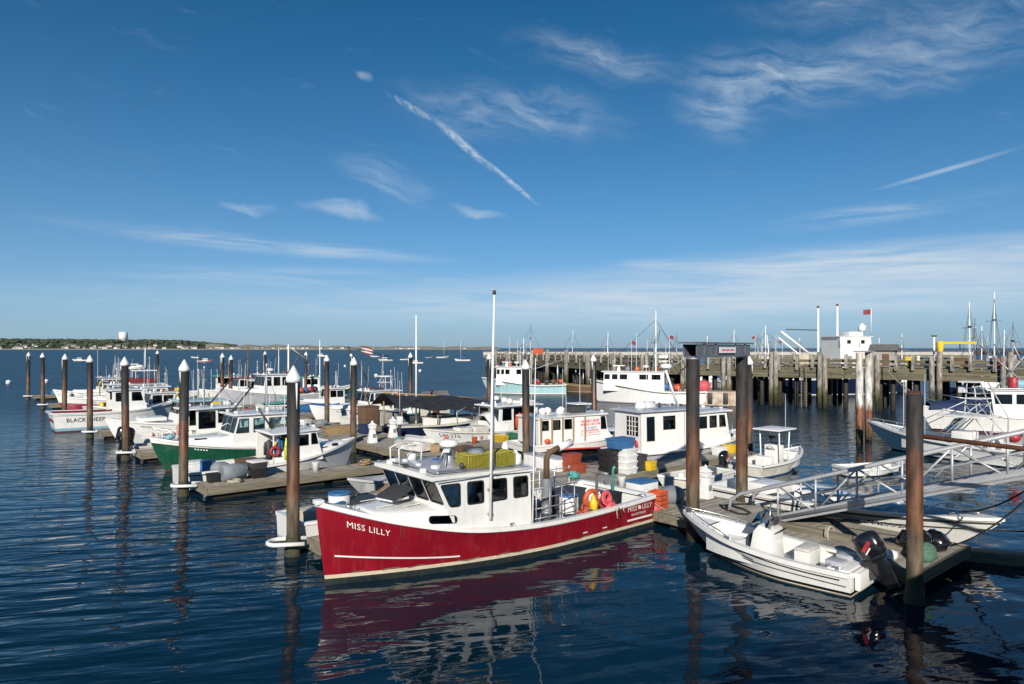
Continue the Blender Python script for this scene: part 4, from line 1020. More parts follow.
def pedestal(label, loc, rz=0., s=1., group='dock power pedestals'):
    t = thing('power_pedestal', label, 'pedestal', loc, rz, group); t.scale = (s, s, s)
    MB().frustum((0, 0, 0), (.46, .46), (.24, .24), .80).build('body', white_cap, t, bevel=.02)
    MB().box((0, 0, .90), (.34, .34, .20)).build('head', white_cap, t, bevel=.03)
    MB().frustum((0, 0, 1.0), (.42, .42), (.10, .10), .14).build('hat', white_cap, t)
    MB().lathe((0, 0, 1.14), [(.06, 0), (.07, .05), (.02, .12)], 10).build('finial', white_cap, t)
    MB().box((0, -.215, .42), (.16, .03, .2)).build('socket_panel', greytarp, t)
    return t
def coil(label, loc, r=.28, turns=4, m=ropem):
    pts = []
    for i in range(turns * 16 + 1):
        q = 2 * math.pi * i / 16; rr = r - .012 * (i / 16) * (1 if (i // 16) % 2 else .6); pts.append((rr * math.cos(q), rr * math.sin(q), .03 + .022 * (i / 16)))
    return tag(MB().path(pts, .022, 5).build('rope_coil', m), label, 'rope', loc=loc)
def rope(label, p, q, sag=.3, r=.018, m=ropem, n=10, name='mooring_line', group='mooring lines'):
    p, q = Vector(p), Vector(q); base = p.copy()
    pts = [(p + (q - p) * (i / n) - Vector((0, 0, sag * 4 * (i / n) * (1 - i / n)))) - base for i in range(n + 1)]
    return tag(MB().path(pts, r, 6).build(name, m), label, 'rope', group, loc=base)
# ================================================================== THE RED BOAT
def red_boat():
    t = thing('lobster_boat', 'red hulled lobster boat with white wheelhouse, MISS LILLY on the bow', 'boat', DW(5.15, -3.1), TH + math.pi)
    X = lambda b: 5.15 - b
    H = Hull(t, 11.6, 3.75, [(0, 1.07), (.2, .98), (.4, .965), (.55, 1.04), (.684, 1.2), (.846, 1.62), (1, 2.2)], rake=.28, draft=.5, stern=.95, tm=.38, ktop=2.7, kwl=1.75,
             zb=.17, zst=.27, top=redhull, stripe=cream, bottom=blackbot, flare=1.35, wl=.95, gun=.15, gunm=white, n=44, rows=9, guntop=.04)
    H.rub_rail(.085, greyhull, .022)
    H.deck(.48, white, .06)
    H.cockpit(.004, .485, .36, white, deckgrey)
    sp = lambda q: .42 + .36 * max(0, (q - .70) / .28) ** 1.3
    for sd in (1, -1):
        H.stripe_line(sp, .70, .975, .042, white, sd, 'spray_rail', n=24)
        H.stripe_line(lambda q: .43, .012, .13, .06, white, sd, 'stern_rail')
    hull_text(H, 'MISS LILLY', .235, letter_white, 1, .945, lambda q: H.zs(q) - .46, .98, bold=.0)
    hull_text(H, 'MISS', .24, letter_white, 1, .130, .73, .48, bold=.0)
    hull_text(H, 'LILLY', .24, letter_white, 1, .062, .73, .52, bold=.0)
    hull_text(H, 'PROVINCETOWN MA', .12, letter_white, 1, .112, .56, .78, bold=.0)
    em = MB(); c = H.pt(.0755, .80, 1); em.torus((c[0], c[1] + .012, .81), .055, .014, 16, 4, Matrix.Rotation(math.pi / 2, 3, 'X')); em.box((c[0], c[1] + .012, .81), (.035, .01, .035), 0, .7); em.build('emblem', letter_white, H.hull)
    # scuffed gelcoat and anchor dent at the bow, two white drain patches aft
    for q, z in ((.30, .36), (.22, .36)): H.stripe_line(lambda _: z + .05, q, q + .018, .03, white, 1, 'scupper', n=2)
    stain = mat('rust_stain', (.12, .02, .016), (.17, .03, .02), rough=.6); scum = mat('waterline_scum', (.20, .17, .10), (.10, .09, .05), rough=.8, scale=5)
    rr_ = random.Random(4)
    for k in range(12):
        t0_ = rr_.uniform(.05, .9); h_ = rr_.uniform(.12, .4); top_ = H.zs(t0_) - .1
        H.stripe_line(lambda q, c=top_ - h_ / 2: c, t0_, t0_ + rr_.uniform(.0008, .002), h_, stain, 1, 'rust_streak', n=1)
    for k in range(14):
        t0_ = rr_.uniform(.02, .92); H.stripe_line(lambda q: .285 + .02 * math.sin(q * 90), t0_, t0_ + rr_.uniform(.02, .06), rr_.uniform(.01, .03), scum, 1, 'scum_line', n=5)
    MB().box((5.72, 0, 2.21), (.22, .26, .12)).build('stem_head', white, t, bevel=.02)
    # trunk cabin with its oval side port
    cuddy(t, H, X(2.9), X(.80), 1.50, .82, .60, .10, white, r=.14)
    for sd in (1, -1):
        for b0, b1, z in ((1.95, 2.72, 1.50),):
            lp = rrect([(.0, 1.50), (.79, 1.42), (.79, 1.63), (.0, 1.70)], .10, 5)
            if sd > 0: window(t, lp, (X(1.95), 1.352, 0), Vector((-.77, .172, 0)).normalized(), (0, 0, 1), rim=.02, name='port_light', pane=G_DARK)
    for b, y in ((1.25, -.75), (1.25, .2), (1.9, .55)): MB().box((X(b), y, H.zs(.80) + .39), (.5, .03, .015), .05).build('grab_rail', white, t)
    hp = MB().box((0, 0, 0), (.78, .85, .05)).build('hatch_lid', dark, t, bevel=.015); hp.location = (X(1.72), -.10, 2.13); hp.rotation_euler = (0, .34, .2)
    MB().box((X(1.66), -.10, 1.99), (.62, .68, .06), .2).build('hatch_coaming', white, t)
    # wheelhouse with forward raked windscreen
    SL = [[(X(2.87), 1.86), (X(2.53), 1.88), (X(2.22), 2.50), (X(2.87), 2.48)], [(X(3.68), 1.84), (X(3.12), 1.86), (X(3.12), 2.48), (X(3.68), 2.46)],
          [(X(4.52), 1.82), (X(3.93), 1.83), (X(3.93), 2.45), (X(4.52), 2.43)], [(X(5.33), 1.80), (X(4.78), 1.81), (X(4.78), 2.42), (X(5.33), 2.40)]]
    wheelhouse(t, X(5.45), X(2.74), 1.52, .93, 2.52, 2.66, z0f=1.17, rake=-.69, side_list=SL, front_n=4, zw=(.52, .93), m=white, roof=white, roof_over=(.16, .14, .10), round_=.08, roof_t=.10, w1=1.47, pane=G_CAB, inner=False)
    rt = MB(); rows = []
    for b in (5.50, 3.9, 2.06):
        z = 2.52 + .14 * (5.45 - b) / 2.55 + .104; rows.append([(X(b), y, z + .008 + .055 * (1 - (y / 1.57) ** 2)) for y in (-1.42, -.9, -.3, .3, .9, 1.42)])
    rt.grid(rows); rt.build('roof_deck', deckgrey, t)
    MB().box((X(2.75), 0, 1.55), (.5, 2.7, .75)).build('dashboard', interior, t)
    for y in (-.8, -.2, .5): MB().box((X(2.7), y, 2.02), (.08, .36, .28), .1).build('chart_screen', bluepale, t)
    MB().box((X(4.6), -1.25, 1.6), (1.4, .35, 1.1)).build('locker', interior, t)
    MB().box((X(5.1), .2, 2.1), (.15, .35, .6)).build('survival_bag', redp, t)
    for b_, z_, m_ in ((2.65, 1.93, white_cap), (3.3, 1.90, bluepale), (4.15, 1.90, white_cap), (4.95, 2.0, redp), (5.1, 1.95, yellow)): MB().box((X(b_), 1.30, z_), (.22, .10, .22), .4).build('sill_clutter', m_, t)
    wheel(t, X(3.2), .35, 1.75, .24, .5, wood_brown)
    for b in (2.3, 3.1, 3.9, 4.7, 5.2): MB().box((X(b), 1.49, 2.72 - .045 * (b - 2)), (.5, .03, .02)).build('roof_rail', steel, t)
    # roof gear: radar pylon, traps, canister, horn, lamps
    MB().lathe((X(3.2), .45, 2.74), [(.42, 0), (.30, .10), (.16, .28), (.13, .55), (.16, .60)], 18).build('radar_pylon', galv, t)
    MB().lathe((X(3.2), .45, 3.34), [(.14, 0), (.27, .03), (.29, .09), (.27, .16), (.17, .21), (.04, .22)], 20).build('radar_dome', white_cap, t)
    MB().box((X(3.2), .45, 3.28), (.9, .18, .07), .8).build('radar_bracket', white_cap, t)
    for sx, sy in ((.34, .3), (-.34, .25), (.1, -.42)): MB().path([(X(3.2) + sx, .45 + sy, 2.74), (X(3.2) + sx * .5, .45 + sy * .5, 3.2)], .025, 6).build('pylon_leg', galv, t)
    for b, y, s in ((2.25, -1.0, .22), (2.45, -.75, .16), (2.55, .75, .2), (2.35, .2, .12)):
        MB().box((X(b), y, 2.82), (s, s, .20), .4).build('deck_lamp', white_cap, t, bevel=.02)
    for b, y in ((2.35, -.45), (2.5, .5), (2.9, 1.1)): MB().path([(X(b), y, 2.78), (X(b) - .22, y + .1, 2.80), (X(b) - .30, y + .25, 2.79)], .018, 5).build('cable', black, t)
    MB().lathe((X(3.05), 1.30, 2.84), [(.05, 0), (.07, .08), (.05, .16)], 10).build('side_light', dark, t)
    MB().box((X(4.15), 1.53, 2.60), (.20, .04, .07)).build('registration_plate', letter_black, t)
    MB().box((X(4.40), 1.53, 2.60), (.08, .04, .07)).build('red_side_light', redp, t)
    for y in (1.05, .55): MB().path([(X(2.15), -y, 2.78), (X(2.15) + .02, -y, 3.25), (X(2.35), -y - .05, 3.32), (X(2.75), -y - .05, 3.30)], .022, 6).build('roof_frame', white_cap, t)
    MB().lathe((X(5.25), 1.0, 2.68), [(.18, 0), (.2, .08), (.19, .3), (.08, .36), (.06, .44)], 14).build('white_jug', white_cap, t)
    MB().lathe((X(5.3), .45, 2.68), [(.10, 0), (.11, .5), (.05, .62)], 12).build('float_bottle', white_cap, t)
    # tall mast and whips on the near side of the house
    MB().path([(X(3.83), 1.60, 1.36), (X(3.88), 1.60, 4.6), (X(3.97), 1.60, 7.75)], [.045, .04, .028], 8).build('mast', white_cap, t)
    MB().lathe((X(3.97), 1.60, 7.72), [(.05, 0), (.05, .10), (.02, .13)], 8).build('mast_light', dark, t)
    for z in (1.5, 2.2, 2.62): MB().box((X(3.85), 1.56, z), (.14, .09, .06)).build('mast_bracket', steel, t)
    whip(t, X(4.15), 1.35, 2.7, 5.2, .02)
    MB().box((X(3.75), -.55, 2.78), (.75, .5, .10), .3).build('blue_pad', bluep, t, bevel=.03)
    MB().lathe((X(2.9), -1.1, 2.76), [(.10, 0), (.14, .05), (.14, .22), (.03, .28)], 12).build('gps_dome', white_cap, t)
    MB().path([(X(3.1), -.9, 2.76), (X(3.15), -.9, 3.3), (X(2.85), -.9, 3.35)], .03, 6).build('horn_bracket', white_cap, t)
    MB().box((X(2.5), -.25, 2.84), (.9, .10, .10), 1.2).build('light_bar', white_cap, t)
    whip(t, X(5.42), 1.60, 1.0, 4.9, .024, (-.12, 0))
    # lobster traps on the roof
    # exhaust stack
    MB().lathe((X(6.95), .55, .37), [(.17, 0), (.17, .5), (.185, .5), (.185, .56), (.17, .56), (.17, 1.0), (.185, 1.0), (.185, 1.06), (.17, 1.06), (.17, 1.62)], 18).build('stack_jacket', galv, t)
    MB().path([(X(6.95), .55, 1.95), (X(6.95), .55, 2.62), (X(7.05), .55, 2.80), (X(7.55), .58, 2.95)], .10, 14).build('exhaust_pipe', wood_brown, t)
    MB().path([(X(7.45), .575, 2.92), (X(8.0), .6, 3.06)], [.115, .13], 14).build('exhaust_tip', white_cap, t)
    # tubular rack aft of the house
    for z in (1.1, 1.4, 1.7, 2.0): MB().path([(X(5.5), 1.62, z), (X(7.15), 1.62, z - .02)], .018, 6).build('rack_bar', galv, t)
    for z in (1.1, 1.45, 1.8): MB().path([(X(7.15), 1.62, z), (X(9.0), -1.3, z)], .014, 6).build('rack_wire', galv, t) if z == 1.45 else None
    for b in (5.55, 6.1, 6.6, 7.15): MB().path([(X(b), 1.62, .96), (X(b), 1.62, 2.02)], .022, 6).build('rack_post', galv, t)
    for z in (1.15, 1.45, 1.75): MB().path([(X(5.5), -1.62, z), (X(10.2), -1.62, z - .05)], .02, 6).build('far_rail', white_cap, t)
    for k in range(7): MB().path([(X(5.6 + k * .75), -1.62, .96), (X(5.6 + k * .75), -1.62, 1.76)], .02, 6).build('far_rail_post', white_cap, t)
    # hauler davit and engine box
    MB().box((X(6.3), -.4, .62), (1.2, 1.1, .52)).build('engine_box', deckgrey, t, bevel=.03)
    MB().path([(X(9.3), .55, .37), (X(9.3), .55, 1.75), (X(9.2), .75, 1.95), (X(9.15), 1.2, 1.95)], .05, 8).build('hauler_davit', galv, t)
    MB().lathe((X(9.15), 1.15, 1.75), [(.16, -.03), (.07, 0), (.16, .03)], 14, 'Y').build('hauler_sheave', galv, t)
    MB().path([(X(9.75), .9, .37), (X(9.75), .9, 2.0), (X(9.7), 1.0, 2.1)], .045, 8).build('stern_post', tealp, t)
    for k in range(3): MB().path([(X(8.75 + k * .16), 1.72, 1.02), (X(8.76 + k * .16), 1.94, .95), (X(8.78 + k * .17), 1.96, .66 + .07 * k)], .022, 5).build('hanging_rope', rope_dark if k == 1 else ropem, t)
    for b, y in ((.35, 0), (4.5, 1.72), (10.4, 1.55), (10.4, -1.55)): cleat(t, X(b), y, H.zs((5.8 + X(b)) / 11.6) + .05)
    fender_(t, (X(11.2), 1.55, .42), pink, .17, .62)
    return t, H
MISS, MH = red_boat()
def on_boat(root, p):
    r = root.rotation_euler[2]; q = Matrix.Rotation(r, 3, 'Z') @ Vector(p); return root.location + q
def mx(b, y, z): return on_boat(MISS, (5.15 - b, y, z))
BZ = MISS.rotation_euler[2]
trap('yellow wire lobster trap on the red boat roof, forward of its pair', mx(3.72, .95, 2.74), BZ, (.82, .6, .42))
trap('yellow wire lobster trap on the red boat roof, aft of its pair', mx(4.62, .95, 2.71), BZ, (.82, .6, .42))
o = MB().blob((0, 0, .07), (.62, .42, .20), 12, 6, .28, random.Random(5)).build('tarp_bundle', greytarp); tag(o, 'crumpled grey tarp heaped on the yellow traps', 'tarp', loc=mx(3.85, .92, 3.12), rz=BZ)
o = MB().torus((0, 0, 0), .25, .075, 24, 8, Matrix.Rotation(math.pi / 2 - .25, 3, 'X')).build('life_ring', orange); tag(o, 'orange life ring hung at the red boat rail beside the yellow float', 'life ring', loc=mx(8.05, 1.45, 1.35), rz=BZ)
o = MB().torus((0, 0, 0), .17, .06, 20, 8, Matrix.Rotation(math.pi / 2 - .1, 3, 'X')).torus((.03, .07, -.05), .19, .05, 20, 8, Matrix.Rotation(math.pi / 2 + .2, 3, 'X')).torus((-.04, .03, -.02), .15, .05, 20, 8, Matrix.Rotation(math.pi / 2, 3, 'X')).build('rope_coil', pink); tag(o, 'faded red hose coil hanging on the red boat rail', 'hose', loc=mx(8.72, 1.50, 1.30), rz=BZ)
o = MB().torus((0, 0, 0), .17, .08, 18, 8, Matrix.Rotation(math.pi / 2 - .1, 3, 'X')).build('rope_coil', pink); tag(o, 'smaller faded red hose coil under the larger coil', 'hose', loc=mx(8.80, 1.66, .92), rz=BZ)
o = MB().lathe((0, 0, 0), [(.05, 0), (.13, .06), (.14, .28), (.06, .40), (.04, .5)], 12).build('pot_buoy', yellow); tag(o, 'yellow pot buoy standing on the red boat rail', 'buoy', loc=mx(8.02, 1.62, .98), rz=BZ)
for k, (b, y, z, m_, nm) in enumerate([(7.75, 1.2, .40, redp, 'red'), (8.45, 1.25, .42, orange, 'orange'), (8.2, .9, .40, pink, 'faded pink')]):
    o = MB().blob((0, 0, .2), (.5, .42, .4), 14, 8, .05).build('round_float', m_); tag(o, nm + ' round float lying in the red boat cockpit', 'buoy', loc=mx(b, y, z), rz=BZ)
barrel('white drum with a blue band in the red boat cockpit', mx(8.4, .1, .37), white_cap, bluep, .33, .8)
tote('black open fish tote in the red boat cockpit', mx(8.9, -.5, .37), BZ + .2, (1.2, .8, .85), dark)
tote('small black tote by the hauler on the red boat', mx(9.55, 1.0, .37), BZ, (.55, .5, .9), black)

rt_ = random.Random(77)
for nm, m_, b, y, z, n_ in [('orange', orange, 7.9, 1.35, .9, 50), ('red', redp, 8.6, 1.35, 1.0, 60), ('black', dark, 9.2, 1.3, .95, 60), ('tan', ropem, 9.0, .9, .8, 50)]:
    pts = [Vector((rt_.uniform(-.3, .3), rt_.uniform(-.22, .22), rt_.uniform(-.35, .42))) for _ in range(n_)]
    sm_ = [(pts[i] + pts[(i + 1) % n_] * 2 + pts[(i + 2) % n_]) / 4 for i in range(n_)]
    o = MB().path(sm_, .02, 5).build('tangled_line', m_); tag(o, nm + ' tangle of line heaped at the red boat rail', 'rope', loc=mx(b, y, z), rz=BZ)
# ================================================================== THE OTHER BOATS
def boat_root(label, b, a, heading, cat='boat', name='fishing_boat', group='boats at the floats'):
    """heading: '+v', '-v', '+u', '-u' or an angle"""
    rz = {'+v': TH, '-v': TH + math.pi, '+u': TH + math.pi / 2, '-u': TH - math.pi / 2}.get(heading, heading)
    return thing(name, label, cat, DW(b, a), rz, group)
def P_(root, x, y, z): return on_boat(root, (x, y, z))

# ---- centre console alongside the landing float (bow +u)
def near_console():
    t = boat_root('white centre console with black outboard moored at the landing float', 9.95, -9.55, TH + math.pi / 2 + R(4), 'motorboat', 'centre_console_boat')
    H = Hull(t, 5.3, 2.1, [(0, .55), (.3, .58), (.6, .72), (.85, .95), (1, 1.10)], rake=1.1, draft=.3, stern=.92, tm=.40, ktop=2.3, kwl=1.6, zb=.03, zst=.10, top=white, stripe=gloss_black, bottom=cream,
             flare=1.3, wl=.86, gun=.17, n=34, rows=8, guntop=.05)
    for sd in (1, -1):
        H.stripe_line(.16, .05, .96, .03, gloss_black, sd, 'black_pinstripe', rel=True, n=24)
        H.stripe_line(lambda q: .24 + .16 * q, .02, .9, .022, dark, sd, 'spray_chine', n=24)
    H.cockpit(.03, .80, .22, white, offwhite); H.deck(.80, white, .04)
    x = lambda f: -2.65 + 5.3 * f
    MB().box((x(.06), 0, .44), (.55, 1.70, .40)).build('stern_bench', white, t, bevel=.05)
    MB().box((x(.10), .35, .67), (.42, .42, .10)).build('seat_cushion', greyhull, t, bevel=.03); MB().box((x(.10), -.35, .67), (.42, .42, .10)).build('seat_cushion', greyhull, t, bevel=.03)
    MB().box((x(-.02), 0, .36), (.14, 1.4, .44)).build('engine_well', white, t, bevel=.04)
    # console with windscreen, screens and wheel
    MB().prism([(x(.42), -.36, .22), (x(.56), -.36, .22), (x(.53), -.36, 1.02), (x(.50), -.36, 1.22), (x(.43), -.36, 1.12)], (0, .72, 0)).build('console', white, t, bevel=.03)
    MB().box((x(.565), 0, .62), (.02, .46, .5)).build('console_door', black, t)
    MB().prism([(x(.50), -.34, 1.20), (x(.545), -.30, 1.20), (x(.50), -.30, 1.58), (x(.47), -.34, 1.55)], (0, .64, 0)).build('windscreen', G_CLEAR, t)
    MB().box((x(.455), .16, 1.26), (.06, .30, .26), 0, -.4).build('chart_screen', gloss_black, t)
    MB().box((x(.455), -.20, 1.22), (.06, .20, .16), 0, -.4).build('chart_screen', dark, t)
    wheel(t, x(.415), .0, 1.05, .19, .9, black)
    MB().box((x(.27), 0, .48), (.42, .75, .52)).build('leaning_post', white, t, bevel=.04); MB().box((x(.27), 0, .78), (.40, .78, .08)).build('seat_cushion', offwhite, t, bevel=.03)
    MB().box((x(.68), 0, .42), (.7, .6, .40)).build('cooler_seat', white, t, bevel=.04)
    rail(t, [(x(.44), -.33, 1.12), (x(.44), -.30, 1.75), (x(.46), 0, 1.82), (x(.44), .30, 1.75), (x(.44), .33, 1.12)], r=.018, name='console_grab_rail')
    bow_rail(t, H, .60, .985, .16, inset_=.10)
    for f, y in ((.95, 0), (.62, .9), (.62, -.9), (.06, .86), (.06, -.86)): cleat(t, x(f), y, H.zs(f) + .06)
    e = outboard(t, -2.70, 0, .60, .95, gloss_black, .62)
    for k in range(5): H.stripe_line(.30, .60 - k * .014, .609 - k * .014, .035, dark, 1, 'script_mark', rel=True, n=2)
    return t
near_console()

# ---- the long white boat beyond the landing float (bow -u)
def sandpiper():
    t = boat_root('long white boat with low deck, dark lettering, lying beyond the landing float', 16.15, -9.0, '-u', 'boat', 'fishing_boat')
    H = Hull(t, 9.4, 2.8, [(0, .85), (.4, .86), (.75, .96), (1, 1.12)], rake=1.4, draft=.4, stern=.90, tm=.42, ktop=2.0, kwl=1.5, top=white, stripe=white, bottom=blackbot, flare=1.5, wl=.9, gun=.10, n=34)
    H.deck(.30, deckgrey, .07); H.cockpit(.01, .30, .3, white, deckgrey); H.rub_rail(.16, black, .03)
    x = lambda f: -4.7 + 9.4 * f
    cuddy(t, H, x(.36), x(.66), 1.0, .7, .30, .16, white, r=.1)
    hull_text(H, 'SANDPIPER', .18, letter_black, -1, .665, .47, 1.3, bold=.006)
    MB().box((x(.90), 0, 1.32), (.34, .36, .14)).build('bow_hatch', white, t, bevel=.03); MB().box((x(.84), .2, 1.25), (.2, .2, .18)).build('vent_box', white, t, bevel=.03)
    for f, y in ((.92, .0), (.86, -.35), (.72, -1.0)): cleat(t, x(f), y, H.zs(f) + .06)
    for f in (.80, .74): MB().path([(x(f), -.9, 1.12), (x(f), -.6, 1.2), (x(f), .6, 1.2), (x(f), .9, 1.12)], .025, 6).build('deck_strap', white, t)
    MB().box((x(.2), 0, .7), (1.2, 1.2, .8)).build('engine_box', white, t, bevel=.05)
    return t
sandpiper()

# ---- small skiff and the T-top console past the gantry
def small_skiff(label, b, a, heading, L=4.6, B=1.75, m=white, eng=gloss_black, inner=offwhite, s=.85, sheer=.55, name='skiff', group='small skiffs', stripe=None, tilt=.25):
    t = boat_root(label, b, a, heading, 'skiff', name, group)
    H = Hull(t, L, B, [(0, sheer), (.4, sheer * .97), (.75, sheer * 1.12), (1, sheer * 1.45)], rake=.7, draft=.22, stern=.9, tm=.42, ktop=2.4, kwl=1.8, top=m, stripe=stripe or m, bottom=blackbot, wl=.88, gun=.09, n=22, rows=5)
    H.cockpit(.02, .84, .15, inner, inner); H.deck(.84, m, .03)
    for f in (.22, .55): MB().box((-L / 2 + L * f, 0, sheer * .72), (.32, H.hb(f) * 2 - .16, .06)).build('thwart', m, t)
    if eng: outboard(t, -L / 2 - .02, 0, sheer + .06, s, eng, tilt)
    return t, H
t, H = small_skiff('low white skiff with black outboard tied between the gantry and the pilothouse boat', 17.6, -1.55, '-v', 4.7, 1.7)
for k in range(3): H.stripe_line(.18, .80 - k * .035, .815 - k * .035, .05, dark, 1, 'registration_mark', rel=True, n=2)
MB().box((-.5, .1, .5), (.4, .4, .35)).build('fuel_tank', redp, t, bevel=.03); MB().blob((.4, -.2, .5), (.4, .3, .35), 10, 6).build('white_float', white_cap, t)
def ttop():
    t = boat_root('small white console boat with T-top and white outboard past the gantry', 24.4, -1.75, '+v', 'motorboat', 'centre_console_boat')
    H = Hull(t, 5.4, 2.1, [(0, .58), (.4, .6), (.75, .75), (1, .95)], rake=.8, draft=.3, stern=.92, ktop=2.4, kwl=1.7, top=offwhite, stripe=offwhite, bottom=bluebot, wl=.88, gun=.12, n=26, rows=6, gunm=white)
    H.cockpit(.03, .82, .2, white, offwhite); H.deck(.82, white, .03); H.rub_rail(.10, black, .02)
    MB().box((.0, 0, .75), (.55, .75, 1.1)).build('console', white, t, bevel=.04); MB().prism([(.20, -.35, 1.28), (.34, -.35, 1.28), (.16, -.35, 1.72), (.10, -.35, 1.70)], (0, .7, 0)).build('windscreen', G_CLEAR, t)
    wheel(t, -.36, 0, 1.12, .2, .8, black)
    MB().box((-.9, 0, .5), (.4, .8, .6)).build('leaning_post', white, t, bevel=.04)
    for sx in (-.45, .55):
        for sy in (-.5, .5): MB().path([(sx * .8, sy, .3), (sx, sy * 1.05, 2.06)], .035, 8).build('t_top_leg', white_cap, t)
    MB().box((.05, 0, 2.10), (1.75, 1.45, .07)).build('t_top_roof', white_cap, t, bevel=.03)
    bow_rail(t, H, .66, .985, .2)
    MB().blob((1.5, .2, .5), (.5, .4, .35), 10, 6).build('white_bag', white_cap, t)
    outboard(t, -2.72, 0, .66, 1.0, white_cap, .35); whip(t, .2, -.5, 2.1, 1.8, .012)
    return t
ttop()

# ---- white pilothouse boat past the skiffs (bow +v)
def pilothouse():
    t = boat_root('white pilothouse fishing boat with grey hull and long cabin beside stacked crates', 24.1, 3.2, TH - R(10))
    H = Hull(t, 10.2, 3.0, [(0, .78), (.35, .80), (.65, .98), (.85, 1.22), (1, 1.48)], rake=.7, draft=.5, stern=.92, ktop=2.5, kwl=1.8, top=greyhull, stripe=white, bottom=blackbot, gun=.14, gunm=white, n=34)
    H.deck(.05, white, .05); H.rub_rail(.10, dark, .035)
    x = lambda f: -5.1 + 10.2 * f
    wheelhouse(t, x(.07), x(.44), 1.12, .72, 2.86, 2.86, rake=.0, side_win=[(.10, .24, .30, .88), (.40, .62, .55, .88)], front_n=0, aft='closed', aft_win=[(-.85, .05, .42, .88)], m=white, roof=greyhull, roof_over=(.1, .2, .16), round_=0, pane=G_DARK, inner=False)
    for k in range(1, 4): MB().box((x(.07) - .02, -.85 + .225 * k, .72 + 2.14 * .65), (.03, .03, .98)).build('muntin', white, t)
    for k in range(1, 4): MB().box((x(.07) - .021, -.40, .72 + 2.14 * (.42 + .115 * k)), (.03, .8, .03)).build('muntin', white, t)
    wheelhouse(t, x(.44), x(.70), 1.16, .82, 2.62, 2.66, rake=.28, side_win=[(.06, .32, .55, .9), (.40, .60, .55, .9), (.68, .93, .55, .9)], front_n=3, m=white, roof=white, roof_over=(.35, .05, .14), round_=.0, pane=G_CAB)
    MB().box((x(.36), -1.14, 1.9), (.02, .03, 2.0)).build('wall_seam', greyhull, t)
    cuddy(t, H, x(.66), x(.84), 1.0, .6, .32, .12, white, r=.12)
    for f, z in ((.74, .0), (.79, .02)): MB().lathe((x(f), -H.hb(f) * .62 - .3 + .12, H.zs(f) + .2), [(.10, -.02), (.10, .02)], 14, 'Y').build('porthole', gloss_black, t)
    # upside-down skiff bag, rolled mast and radar on the roof
    MB().lathe((x(.14), .2, 3.05), [(.05, 0), (.26, .12), (.28, .7), (.24, 1.2), (.05, 1.35)], 14, 'X').build('raft_canister', white_cap, t)
    MB().path([(x(.40), -.2, 2.95), (x(.31), -.2, 5.1)], [.07, .06], 10).build('radar_mast', white_cap, t); MB().lathe((x(.315), -.2, 5.1), [(.28, 0), (.32, .05), (.30, .2), (.05, .25)], 16).build('radar_dome', white_cap, t)
    for f, h in ((.12, 2.6), (.28, 1.4), (.34, 1.2)): whip(t, x(f), -.9, 2.95, h, .015)
    for f, y in ((.24, .3), (.27, -.2), (.30, .6)): MB().lathe((x(f), y, 2.96), [(.05, 0), (.08, .06), (.08, .22), (.03, .3)], 10).build('roof_lamp', dark, t)
    life_ring(t, (x(.05), -.75, 1.15), .26, 'X', redp)
    MB().box((x(.57), -.75, 1.35), (.6, .25, .5)).build('locker', greytarp, t)
    rail(t, [(x(.71), -1.2, 1.15), (x(.72), -1.1, 1.5), (x(.73), -.95, 2.55)], r=.02, name='grab_rail')
    MB().path([(x(.86), -1.02, 1.2), (x(.84), -1.15, .7), (x(.82), -1.15, .35), (x(.88), -1.1, .55), (x(.90), -.9, 1.2)], .03, 6).build('bow_line', ropem, t)
    return t
pilothouse()

